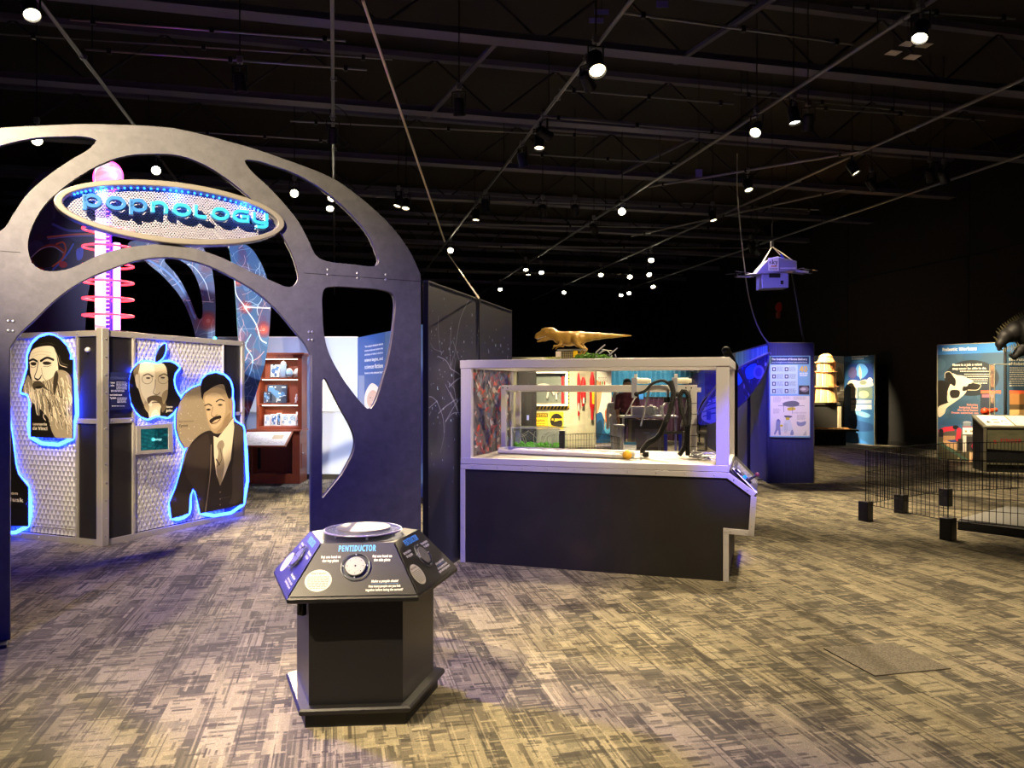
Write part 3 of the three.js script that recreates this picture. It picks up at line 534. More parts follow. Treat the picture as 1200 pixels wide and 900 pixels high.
  const ink = '#141210', cream = '#efe6d2', creamD = '#cfc4ab';
  halo(gL, fL, o1, 0.02, 0.021, [[86.5, 440], [86.5, 480], [30, 480], [60, 516]], 0.22);
  const pic1 = printBoard(gL, 'portrait_panel', fL, o1, 0.06, 0.014, (D) => {
    D.bg(ink);
    const S = 6.43, q = (x, y) => [10 + x / S, 380 + y / S], L = (l) => l.map(([x, y]) => q(x, y));
    D.blob(L([[160, 240], [185, 190], [260, 165], [335, 170], [360, 230], [372, 310], [372, 380], [330, 450], [250, 480], [200, 470], [172, 420], [160, 330]]), cream);    // face
    D.blob(L([[112, 440], [130, 400], [150, 385], [168, 420], [200, 425], [260, 430], [330, 400], [360, 350], [420, 350], [465, 390], [478, 520], [490, 700], [490, 870], [370, 870], [325, 800], [300, 710], [255, 655], [215, 600], [185, 560], [150, 525], [112, 510]]), '#a0947e');   // beard, strand by strand
    for (let i = 0; i < 190; i++) { const t = rnd(), u = rnd(), x = 118 + t * 345, y = (t < 0.2 ? 420 : 450 - t * 80) + u * (80 + t * 330), k = 0.25 + t * 0.5, l = rr(50, 120); D.line(L([[x, y], [x + 18 * k, y + l * 0.4], [x + rr(10, 34) * k, y + l * 0.75], [x + rr(14, 50) * k, y + l]]), rr(0.3, 1.0), rnd() < 0.72 ? cream : '#2c261e'); }
    D.line(L([[158, 300], [162, 370], [176, 420]]), 1.0, ink); D.line(L([[140, 385], [120, 440], [104, 500]]), 0.8, ink);
    D.blob(L([[345, 380], [360, 350], [375, 380], [365, 460], [345, 540], [335, 470]]), '#3a332a');
    D.blob(L([[143, 270], [150, 220], [180, 178], [250, 160], [335, 165], [358, 200], [372, 290], [400, 340], [465, 350], [460, 240], [400, 130], [300, 75], [210, 110], [150, 200]]), ink);   // cap and hair
    D.line(L([[345, 190], [372, 250], [388, 305], [440, 325]]), 0.7, creamD); D.line(L([[380, 230], [400, 290], [450, 310]]), 0.5, '#6a6050'); D.line(L([[230, 150], [300, 140], [360, 160]]), 0.4, '#4a4438');
    D.line(L([[158, 276], [185, 264], [214, 280]]), 2.0, ink); D.line(L([[243, 276], [290, 252], [338, 268]]), 2.2, ink);
    D.blob(L([[165, 292], [188, 284], [210, 292], [205, 308], [178, 310]]), '#2a241c'); D.blob(L([[256, 290], [286, 280], [324, 292], [308, 304], [268, 304]]), '#2a241c'); D.line(L([[168, 320], [190, 326], [206, 316]]), 0.5, '#6a604f'); D.line(L([[262, 316], [292, 320], [322, 308]]), 0.5, '#6a604f');
    D.line(L([[224, 285], [212, 350], [196, 400], [208, 416], [232, 412], [248, 385]]), 1.0, ink); D.blob(L([[198, 402], [225, 410], [246, 386], [240, 410], [214, 424]]), ink);
    D.blob(L([[180, 452], [205, 430], [235, 428], [262, 450], [300, 500], [262, 480], [240, 470], [212, 474], [196, 496], [186, 480]]), '#4a4236'); D.blob(L([[205, 472], [240, 464], [255, 474], [232, 486], [208, 484]]), ink); D.line(L([[250, 480], [290, 560], [310, 640]]), 0.9, '#4a4236'); D.line(L([[230, 500], [260, 590], [270, 650]]), 0.7, '#6a604f');
    D.line(L([[175, 225], [240, 205], [320, 215]]), 0.5, creamD); D.line(L([[180, 245], [240, 226], [310, 236]]), 0.4, creamD); D.line(L([[248, 330], [262, 400], [300, 440]]), 0.6, '#8a7f6a');
    D.text('Leonardo', ...q(182, 760), 3.0, '#f2ead6', 'bold', 'sans-serif', 16.5); D.text('da Vinci', ...q(180, 795), 3.8, '#f2ead6', 'bold', 'sans-serif', 17.5);
  }, { res: 1500 });
  pic1.userData.label = 'engraved portrait of a long bearded man in a dark cap';
  // ---- second cut-out, mostly behind the arch leg
  const o2 = [[-14, 470], [2, 468], [12, 505], [17, 545], [20, 556], [32, 571], [32, 617], [-14, 615]];
  halo(gL, fL, o2, 0.02, 0.021, [[20, 540], [34, 590]], 0.25);
  printBoard(gL, 'portrait_panel', fL, o2, 0.06, 0.014, (D) => { D.bg('#12100f'); D.blob([[-10, 480], [2, 476], [8, 500], [4, 530], [-8, 535]], '#cbbfa8'); D.text('Elon', 7, 579, 3.2, '#f2ead6', 'bold', 'sans-serif', 14); D.text('Musk', 7, 587, 4.4, '#f2ead6', 'bold', 'sans-serif', 20); }, { res: 1000 });
  // ---- bitten fruit shaped portrait of a man in round glasses
  const s4 = (l) => l.map(([x, y]) => [115 + x / 6, 390 + y / 6]);
  const o3 = s4([[255, 250], [290, 215], [330, 205], [370, 208], [410, 218], [440, 214], [470, 204], [510, 205], [545, 222], [570, 245], [540, 285], [530, 335], [540, 390], [560, 430], [582, 462], [565, 510], [530, 560], [490, 592], [450, 586], [415, 580], [385, 590], [350, 604], [310, 590], [270, 550], [240, 490], [226, 420], [226, 340], [236, 285]]);
  halo(gR, fR, o3, 0.02, 0.02, [[152.5, 452], [158, 480], [172, 492]], 0.3);
  const f2 = (x, y) => [115 + x / 6, 390 + y / 6];
  const pic3 = printBoard(gR, 'portrait_panel', fR, o3, 0.06, 0.016, (D) => {
    D.bg('#15120f');
    D.blob(s4([[290, 215], [340, 200], [420, 200], [470, 230], [488, 300], [490, 400], [470, 470], [440, 530], [430, 600], [370, 620], [350, 560], [310, 480], [285, 400], [262, 330], [268, 260]]), '#d9cdb6'); D.blob(s4([[250, 250], [285, 214], [300, 225], [284, 270], [276, 310], [258, 320]]), '#7d705c');
    D.blob(s4([[300, 215], [380, 205], [400, 300], [400, 420], [370, 520], [340, 480], [305, 420], [295, 320]]), '#f5eede');
    D.blob(s4([[262, 300], [276, 290], [286, 340], [280, 390], [268, 370]]), '#e6dcc6');
    D.line(s4([[320, 300], [350, 290], [385, 308]]), 1.3, '#2b241d'); D.line(s4([[430, 305], [460, 290], [485, 298]]), 1.3, '#2b241d');
    D.ell(...f2(352, 318), 2.6, 1.0, '#40362c'); D.ell(...f2(455, 316), 2.6, 1.0, '#40362c');
    for (const x of [345, 458]) { const q = D.m(...f2(x, 325)), k = D.sc(...f2(x, 325)); D.ctx.beginPath(); D.ctx.ellipse(q[0], q[1], 6 * k[0], 5.6 * k[1], 0, 0, 7); D.ctx.strokeStyle = '#8c7f6a'; D.ctx.lineWidth = 0.5 * k[0]; D.ctx.stroke(); }
    D.line(s4([[402, 330], [400, 380], [390, 425], [415, 435], [435, 420]]), 0.8, '#6d5f4c');
    D.blob(s4([[345, 460], [390, 440], [430, 445], [465, 470], [480, 520], [450, 560], [440, 510], [410, 480], [375, 478], [355, 500]]), '#6a5c49');
    D.blob(s4([[330, 480], [352, 500], [360, 550], [350, 560], [325, 520]]), '#b3a58c'); D.blob(s4([[450, 430], [488, 400], [480, 470], [460, 500]]), '#a39479');
    D.line(s4([[380, 492], [410, 488], [440, 494]]), 1.0, '#4b3e31'); D.blob(s4([[370, 590], [385, 550], [410, 540], [430, 575], [425, 600], [370, 606]]), '#f3ead8');
    D.text('Steve', ...f2(480, 528), 2.2, '#efe7d5', 'bold', 'sans-serif', 7.5); D.text('Jobs', ...f2(478, 556), 2.8, '#efe7d5', 'bold', 'sans-serif', 7.8);
  }, { res: 1400 });
  pic3.userData.label = 'fruit shaped cut-out printed with a man in round glasses';
  const leaf = smooth(s4([[474, 76], [476, 110], [468, 150], [445, 185], [410, 205], [412, 160], [430, 115], [450, 92]]));
  halo(gR, fR, s4([[474, 76], [476, 110], [468, 150], [445, 185], [410, 205], [412, 160], [430, 115], [450, 92]]), 0.02, 0.012, [[184, 413]], 0.2);
  part(gR, 'leaf_cutout', slab(shapeOf(fR.pts(leaf, 0.06)), 0.016, 0.002).translate(0, 0, 0.06), std(0x1a1a26, 0.4));
  // ---- man in a suit beside a disc of stars
  const s5 = (l) => l.map(([x, y]) => [190 + x / 4.733, 420 + y / 4.733]), f5 = (x, y) => [190 + x / 4.733, 420 + y / 4.733];
  const o4 = s5([[218, 150], [228, 115], [255, 90], [300, 80], [345, 95], [375, 125], [388, 170], [388, 215], [395, 260], [393, 320], [405, 350], [445, 375], [453, 395], [452, 808], [217, 860], [205, 800], [190, 740], [172, 720], [155, 760], [148, 860], [58, 888], [47, 800], [80, 720], [110, 620], [133, 520], [148, 490], [128, 500], [100, 455], [80, 390], [80, 310], [95, 250], [130, 195], [170, 165], [212, 148]]);
  halo(gR, fR, o4, 0.02, 0.021, [[206, 478], [216, 528], [203, 585], [232, 585], [270, 600], [215, 450]], 0.35);
  const pic4 = printBoard(gR, 'portrait_panel', fR, o4, 0.06, 0.016, (D) => {
    D.bg('#8e7f6a');
    D.blob(s5([[212, 140], [165, 160], [110, 210], [78, 300], [76, 400], [110, 490], [150, 520], [260, 400], [260, 200]]), '#9b8d78');
    for (let i = 0; i < 90; i++) D.ell(...f5(rr(80, 250), rr(160, 480)), rr(0.15, 0.5), rr(0.15, 0.5), rnd() < 0.4 ? '#fff6e0' : '#c9bca4');
    D.text('Neil deGrasse', ...f5(92, 356), 2.1, '#3f362c', '', 'sans-serif', 18); D.text('Tyson', ...f5(92, 382), 3.0, '#2b241d', 'bold', 'sans-serif', 11);
    // suit
    D.blob(s5([[40, 900], [50, 790], [110, 620], [150, 490], [200, 430], [260, 400], [300, 410], [400, 350], [460, 390], [460, 820], [210, 870]]), '#2b2320');
    D.blob(s5([[150, 500], [200, 450], [250, 420], [265, 520], [250, 640], [235, 760], [225, 840], [200, 780], [165, 700], [130, 640]]), '#3a302b');
    D.blob(s5([[400, 360], [445, 390], [452, 560], [440, 780], [390, 810], [370, 800], [385, 640], [400, 500]]), '#4b403a');
    D.line(s5([[272, 480], [268, 620], [255, 740], [240, 850]]), 1.2, '#8a7c6c');
    D.blob(s5([[285, 560], [320, 700], [350, 620], [375, 540], [390, 660], [372, 800], [280, 830], [262, 800], [275, 640]]), '#2e2622');   // waistcoat
    for (const y of [742, 780, 812]) D.ell(...f5(322, y), 0.8, 0.8, '#9a8b78');
    D.poly(s5([[285, 430], [310, 440], [395, 330], [400, 380], [380, 560], [350, 640], [322, 705], [300, 640], [288, 540]]), '#e9dcc3');   // shirt
    D.blob(s5([[318, 460], [335, 455], [345, 480], [335, 510], [345, 600], [322, 700], [300, 600], [312, 520], [305, 485]]), '#9d8e79'); D.line(s5([[305, 600], [330, 560], [322, 500]]), 1.0, '#5d5144'); D.line(s5([[300, 560], [318, 590]]), 1.4, '#3a3028');
    // head
    D.blob(s5([[232, 190], [300, 160], [345, 175], [372, 210], [395, 250], [388, 310], [370, 350], [330, 410], [290, 415], [262, 380], [245, 320], [235, 260]]), '#b49c7d');
    D.blob(s5([[240, 210], [300, 190], [345, 230], [350, 300], [320, 370], [285, 390], [258, 350], [245, 280]]), '#cbb494');
    D.blob(s5([[372, 220], [390, 215], [395, 250], [388, 290], [374, 285]]), '#a58c6e');
    D.blob(s5([[216, 200], [220, 130], [255, 88], [300, 78], [350, 95], [380, 130], [390, 200], [372, 225], [355, 190], [340, 145], [300, 150], [250, 180], [232, 195], [225, 230]]), '#1c1713');
    D.line(s5([[236, 262], [258, 254], [275, 262]]), 1.1, '#2a221b'); D.line(s5([[300, 240], [322, 228], [345, 236]]), 1.1, '#2a221b');
    D.ell(...f5(257, 284), 2.6, 1.2, '#54432f'); D.ell(...f5(322, 258), 2.8, 1.2, '#54432f'); D.ell(...f5(257, 284), 1.0, 1.0, '#1a120c'); D.ell(...f5(322, 258), 1.0, 1.0, '#1a120c');
    D.line(s5([[282, 270], [274, 315], [288, 325], [305, 312]]), 0.9, '#8d7558'); D.blob(s5([[262, 345], [290, 325], [325, 318], [328, 330], [295, 342], [270, 360]]), '#2c221a');
    D.line(s5([[274, 362], [300, 356], [322, 338]]), 1.0, '#6b4f3a'); D.line(s5([[280, 372], [302, 372], [318, 355]]), 0.7, '#dcc8ab'); D.blob(s5([[350, 330], [380, 300], [370, 350], [330, 405], [300, 412], [330, 380]]), '#9b8264');
    D.text('Neil deGrasse', ...f5(325, 778), 0.9, '#877a6a', 'italic', 'sans-serif', 11);
  }, { res: 1300 });
  pic4.userData.label = 'life size cut-out of a smiling man in a dark suit and tie';
  // ---- text plaque
  const o5 = [[127.6, 436], [153, 436.5], [153.5, 479], [127.6, 481]];
  const pl = printBoard(gR, 'text_plaque', fR, o5, 0.025, 0.012, (D) => {
    D.bg('#1d2350'); D.text('VISIONARIES', 128.6, 444.5, 2.9, '#5a64a8', '', 'sans-serif', 20.5);
    D.text('Steve', 128.6, 449.5, 2.2, '#fff', 'bold', 'sans-serif', 6); D.text('Jobs', 128.6, 452.8, 2.2, '#fff', 'bold', 'sans-serif', 5.6); D.lines(136.3, 447.4, 13.5, 7, 1.35, 0.7, '#cdd2f0'); D.lines(130, 457, 18, 2, 1.35, 0.7, '#cdd2f0');
    D.text('Neil deGrasse', 128.4, 463.8, 1.9, '#fff', 'bold', 'sans-serif', 15); D.text('Tyson', 128.4, 467.4, 2.2, '#fff', 'bold', 'sans-serif', 8); D.lines(137.4, 465.8, 13, 5, 1.35, 0.7, '#cdd2f0'); D.lines(131, 475.5, 16, 1, 1.35, 0.7, '#cdd2f0');
  }, { res: 2000 });
  // ---- screen in its bezel
  const b4 = [[163.7, 500.5], [199, 497], [199.5, 529], [163.8, 532]], hole = [[164.8, 502.7], [198, 500.8], [198, 526.6], [164.8, 528.3]];
  part(gR, 'screen_bezel', slab(shapeOf(fR.pts([[160.2, 499], [203, 495.5], [203.5, 529.5], [160.2, 533]], 0.03), [fR.pts(hole, 0.03)]), 0.03, 0.003).translate(0, 0, 0.03), frameM);
  const pts = fR.pts(hole, 0.018), [a0, a1, c0, c1] = extent(pts);
  const scr = canvasTex(512, 384, (x, W, H) => { x.fillStyle = '#02323a'; x.fillRect(0, 0, W, H); for (let i = 0; i < 60; i++) { x.globalAlpha = rr(0.1, 0.5); x.fillStyle = '#0a6f76'; x.fillRect(rnd() * W, rnd() * H, rr(8, 90), rr(6, 50)); } x.globalAlpha = 0.8; x.font = '14px monospace'; x.fillStyle = '#2aa7a8'; for (let r = 0; r < 20; r++) { let q = 12; while (q < W * 0.45) { const d = rr(6, 34); x.fillRect(q, 14 + r * 18.5, d, 5); q += d + 6; } } x.globalAlpha = 1; x.font = 'bold 44px sans-serif'; x.fillStyle = '#b8ffff'; x.textAlign = 'center'; x.shadowColor = '#3ff'; x.shadowBlur = 24; x.fillText('nology', W * 0.6, H * 0.55); });
  part(gR, 'screen', bboxUV(slab(shapeOf(pts), 0.01)).translate(0, 0, 0.018), new THREE.MeshStandardMaterial({ color: 0x020202, emissive: 0xffffff, emissiveMap: scr, emissiveIntensity: 0.9, roughness: 0.2 }));
  { const l = new THREE.PointLight(0x5fe8e8, 0.03, 0, 2); const [s, h] = fR.at(181, 515); l.position.set(s, h, 0.05); l.castShadow = true; gR.add(l); }
  // small cyan lamp on the top edge
  const [ls, lh] = fR.at(252, 396); part(gR, 'indicator_lamp', new THREE.SphereGeometry(0.018, 10, 8), glow(0x2ac8ff, 14), [ls, VH + 0.01, 0.0]);
}
// ---------------------------------------------------------------- neon tower standing in the box
{
  const b = C(-4.37, 8.36), zc = 8.36, hh = (y) => EYE + (HZ - y) / F * zc;
  const t = thing('neon_tower', 'white neon tower with pink tubes and red rings rising behind the oval sign', 'tower', b.clone().setY(VH + 0.004), -YAW - 0.1);
  const y0 = 0, top = hh(194) - VH, k = zc / F;
  part(t, 'white_mast', rbox(14 * k, top - 0.02, 0.06, 0.006, -8 * k, top / 2, 0), std(0xe6e2e4, 0.4));
  const perf = []; for (let y = 0.05; y < top - 0.1; y += 0.045) for (const x of [-1, 1.2]) perf.push(new THREE.SphereGeometry(0.007, 5, 4).translate((1.6 + x) * k, y, 0.036));
  part(t, 'led_board', rbox(5.5 * k, top - 0.04, 0.03, 0.004, 1.6 * k, top / 2, 0.015), std(0x4a2ac0, 0.4)); part(t, 'led_row', merge(perf), glow(0xff6ad0, 9), null, null, 'rows of pink leds');
  const tubeM = glow(0xf08cff, 7), tubeV = glow(0x5a24ff, 7), ringM = glow(0xff2a3c, 5);
  part(t, 'neon_tube', cyl(3.6 * k, top - 0.85, 14).translate(12 * k, (top - 0.85) / 2, 0.02), tubeM, null, null, 'thick pink neon tube');
  part(t, 'neon_tube', cyl(1.8 * k, top - 0.85, 12).translate(7 * k, (top - 0.85) / 2, 0.0), tubeV, null, null, 'thin violet neon tube');
  for (const y of [270, 291, 312, 331.5, 351, 370.5]) part(t, 'neon_ring', new THREE.TorusGeometry(0.245, 0.011, 8, 48).rotateX(Math.PI / 2 + 0.02).translate(0, hh(y) - VH, 0), ringM, null, null, 'red neon ring');
  const disc = canvasTex(256, 256, (x) => { x.fillStyle = '#b08a92'; x.fillRect(0, 0, 256, 256); for (let i = 0; i < 40; i++) { x.globalAlpha = 0.4; x.fillStyle = rnd() < 0.5 ? '#96605e' : '#c4b4ae'; x.beginPath(); x.ellipse(rnd() * 256, rnd() * 256, rr(8, 40), rr(6, 26), rnd() * 3, 0, 7); x.fill(); } });
  part(t, 'top_globe', new THREE.SphereGeometry(0.165, 28, 18).scale(1, 1, 0.5), new THREE.MeshStandardMaterial({ map: disc, roughness: 0.4, emissive: 0xffffff, emissiveMap: disc, emissiveIntensity: 0.3 }), [-0.4 * k, hh(208) - VH, -0.02]);
  part(t, 'globe_ring', new THREE.TorusGeometry(0.168, 0.007, 8, 44), glow(0xff3aa0, 5), [-0.4 * k, hh(208) - VH, 0.0]);
  part(t, 'foot_plate', rbox(0.5, 0.02, 0.4, 0.004, 0, 0.01, 0), M.darkMetal);
  for (const [y, c, v] of [[0.5, 0x8a3cff, 1.3], [1.0, 0x8a3cff, 1.3], [1.55, 0xff4ac0, 0.9]]) { const l = new THREE.PointLight(c, v, 0, 2); l.position.set(12 * k, y, 0.09); l.castShadow = true; l.shadow.radius = 3; t.add(l); }
}
// ---------------------------------------------------------------- printed fins behind the box
{
  const neuron = (D, x0, y0, x1, y1, n, hot) => {
    D.bg('#3f6490');
    for (let i = 0; i < 46; i++) { const x = rr(x0, x1), y = rr(y0, y1); D.ctx.globalAlpha = 0.22; D.ell(x, y, rr(3, 14), rr(3, 14), ['#8b3040', '#2b4f8c', '#c3e0f0', '#6b2448', '#8fc0e4', '#a84a40'][i % 6], rnd() * 3); } D.ctx.globalAlpha = 1;
    for (const [a, b, r] of hot) { for (let i = 5; i > 0; i--) { D.ctx.globalAlpha = 0.3; D.ell(a, b, r * i * 0.5, r * i * 0.5, i > 3 ? '#a02a2a' : i > 1 ? '#f0623a' : '#fff1d8'); } D.ctx.globalAlpha = 1; }
    for (let i = 0; i < n; i++) { let x = rr(x0, x1), y = rr(y0, y1), a = rr(0, 6.3); const l = [[x, y]]; for (let s = 0; s < 6; s++) { a += rr(-0.6, 0.6); x += Math.cos(a) * 6; y += Math.sin(a) * 6; l.push([x, y]); } D.ctx.globalAlpha = rr(0.3, 0.9); D.line(l, rr(0.3, 1.0), ['#d8ecf8', '#a8d0ea', '#e9b7b0', '#c7e2f2'][i % 4]); } D.ctx.globalAlpha = 1;
  };
  const fa = new Frame(C(-5.0, 11.6), C(-3.4, 12.1));
  const A = thing('printed_fin', 'curved fin with an open loop printed with blue nerve cells behind the portrait box', 'fin', fa.o, fa.turn, 'printed fins');
  printBoard(A, 'board', fa, smooth([[150, 285], [190, 281], [228, 283], [243, 298], [249, 318], [252, 347], [252, 395], [251, 450], [246, 596], [228, 596], [231, 420], [229, 395], [221, 367], [208.6, 344], [191, 324], [168, 304]]), 0, 0.02, (D) => { neuron(D, 150, 280, 255, 420, 70, [[244, 376, 5], [205, 300, 3]]); D.line([[165, 300], [195, 318], [214, 340], [228, 372]], 2.4, '#6aa4e6'); D.line([[205, 318], [222, 310], [240, 330], [246, 352]], 0.9, '#e2f2ff'); D.line([[218, 352], [250, 354]], 0.8, '#f4fbff'); }, { res: 420, holes: [smooth([[193, 304.5], [208.6, 324], [221, 347], [233, 374], [236.5, 372], [237, 354], [232, 331], [222, 313], [208, 304]]).reverse()], edge: std(0x5d74c0, 0.4) });
  const fb = new Frame(C(-3.9, 10.4), C(-3.1, 10.9));
  const B = thing('printed_fin', 'leaf shaped fin printed with red and blue nerve cells beside the wooden cabinet', 'fin', fb.o, fb.turn, 'printed fins');
  printBoard(B, 'board', fb, smooth([[269, 287], [281, 285], [293, 290], [303, 303], [311, 321], [317, 349], [316.5, 377], [311, 423], [300.6, 459], [290, 490], [280, 520], [268, 590], [248, 590], [262, 500], [279, 410], [278, 380], [275, 334], [270, 298]]), 0, 0.022, (D) => { neuron(D, 262, 285, 320, 500, 80, [[288, 360, 3.4], [309, 386, 4], [290, 478, 4], [279, 330, 2.5]]); D.line([[288, 360], [316, 361]], 1.3, '#f2fbff', false); D.line([[288, 362], [300, 380], [306, 398], [312, 402]], 1.4, '#cfe8fa'); D.line([[275, 324], [277, 345], [286, 358]], 1.3, '#e8f4ff'); D.line([[286, 450], [292, 440], [296, 420], [288, 405], [294, 392]], 1.2, '#9cd0f4'); D.ell(288, 360, 2.2, 2.2, '#ffd9d0'); }, { res: 560, edge: std(0x4fa8a8, 0.3) });
  const fc = new Frame(C(-6.9, 10.1), C(-5.4, 10.7));
  const Cc = thing('printed_fin', 'large curling fin printed with red and violet swirls behind the neon tower', 'fin', fc.o, fc.turn, 'printed fins');
  printBoard(Cc, 'board', fc, smooth([[12, 300], [16, 262], [25, 236], [36, 216], [47, 204], [60, 199], [74, 206], [88, 226], [100, 246], [116, 262], [119, 285], [112, 310], [104, 340], [98, 420], [94, 600], [30, 600], [22, 420]]), 0, 0.025, (D) => {
    D.bg('#22205c'); for (let i = 0; i < 40; i++) { D.ctx.globalAlpha = 0.25; D.ell(rr(10, 120), rr(195, 340), rr(3, 14), rr(3, 12), ['#3c44b8', '#231a60', '#5a1a2a', '#7a8ae0', '#8c2a2e'][i % 5], rnd() * 3); } D.ctx.globalAlpha = 1;
    D.line([[36, 312], [44, 296], [58, 288], [72, 292], [76, 302]], 3.6, '#b0382c'); D.line([[36, 302], [48, 292], [62, 289], [74, 296]], 1.0, '#c4ccff'); D.line([[60, 262], [80, 270], [100, 270], [118, 268]], 3.0, '#5364dd'); D.line([[56, 278], [84, 275], [118, 274]], 2.2, '#e07a6a'); D.line([[56, 280], [84, 277], [118, 276]], 1.2, '#8e7df0');
    D.blob([[38, 304], [46, 294], [60, 290], [69, 295], [66, 308], [50, 314]], '#08060f'); D.line([[62, 316], [72, 306], [80, 296], [86, 286]], 2.2, '#4a66f0'); D.line([[66, 286], [74, 284], [77, 292], [72, 304], [62, 312]], 2.0, '#e0563c'); D.ell(46, 316, 6, 3, '#e02432'); D.ell(74, 310, 5, 4, '#c02440'); D.blob([[90, 292], [97, 290], [96, 303], [91, 305]], '#5a6af4'); D.line([[48, 252], [52, 244], [56, 256]], 1.0, '#9aa8e0'); D.blob([[40, 246], [56, 238], [62, 250], [58, 268], [44, 270]], '#2a2a5c');
  }, { res: 420, edge: std(0x4a3a50, 0.4) });
}
// ---------------------------------------------------------------- dark starry wall panels beside the arch
{
  const a = C(-0.7, 6.46), b = C(0, 8.95), f = new Frame(a, b), H = 2.49, mid = f.at(561.5, 400)[0];
  const net = (D, x0, x1, n, seed2) => {
    D.bg('#1c1e2a');
    for (let i = 0; i < 40; i++) { D.ctx.globalAlpha = 0.12; D.ell(rr(x0, x1), rr(340, 640), rr(4, 16), rr(6, 30), rnd() < 0.5 ? '#232737' : '#1e1a1d'); } D.ctx.globalAlpha = 1;
    for (let i = 0; i < n; i++) { const x = rr(x0, x1), y = rnd() < 0.7 ? rr(380, 500) : rr(345, 600); D.ctx.globalAlpha = rr(0.3, 0.9); D.rect(x, y, x + rr(0.5, 1.2), y + rr(1, 3.4), ['#b9c9de', '#b0e0ea', '#ccd0da'][i % 3]); }
    D.ctx.globalAlpha = 0.65; const hub = [[528, 432], [546, 440], [516, 412], [534, 468], [512, 470], [538, 486], [522, 494]];
    for (let i = 0; i < 22; i++) { const p = hub[i % 7], q = [p[0] + rr(-24, 24), p[1] + rr(-50, 40)]; D.line([p, [(p[0] + q[0]) / 2 + rr(-3, 3), (p[1] + q[1]) / 2 + rr(-5, 5)], q], rr(0.3, 0.8), '#c2c8d6'); }
    D.line([[549, 352], [540, 372], [536, 392], [532, 420]], 0.6, '#a6abb6'); D.ctx.globalAlpha = 1;
  };
  const mk = (s0, s1, px, label, hub) => {
    const t = thing('starry_panel', label, 'wall panel', f.world(s0, 0, 0), f.turn, 'dark starry wall panels');
    const fr = new Frame(f.world(s0, 0), f.world(s1, 0)), w = s1 - s0;
    const tex = canvasTex(640, 1150, (x, W, Hc) => net(kit(x, W, Hc, fr, 0, 0, w, 0, H), px[0], px[1], hub));
    part(t, 'board', box(w, H, 0.045, w / 2, H / 2, -0.0225), [M.black, M.black, M.black, M.black, std(0xffffff, 0.42, 0, { map: tex }), M.black]);
    part(t, 'edge_strip', box(w, 0.012, 0.05, w / 2, H + 0.006, -0.0225), std(0x55555c, 0.4, 0.6));
    part(t, 'edge_strip', rbox(0.02, H, 0.05, 0.003, 0.0, H / 2, -0.022), M.blackSatin);
    part(t, 'foot', box(w * 0.7, 0.02, 0.3, w / 2, 0.01, -0.2), M.black);
  };
  mk(0, mid - 0.012, [497, 562], 'dark panel printed with star specks and a web of lines beside the arch', 120);
  mk(mid + 0.012, f.len, [561, 604], 'dark panel with sparse star specks above the end of the glass case', 60);
}
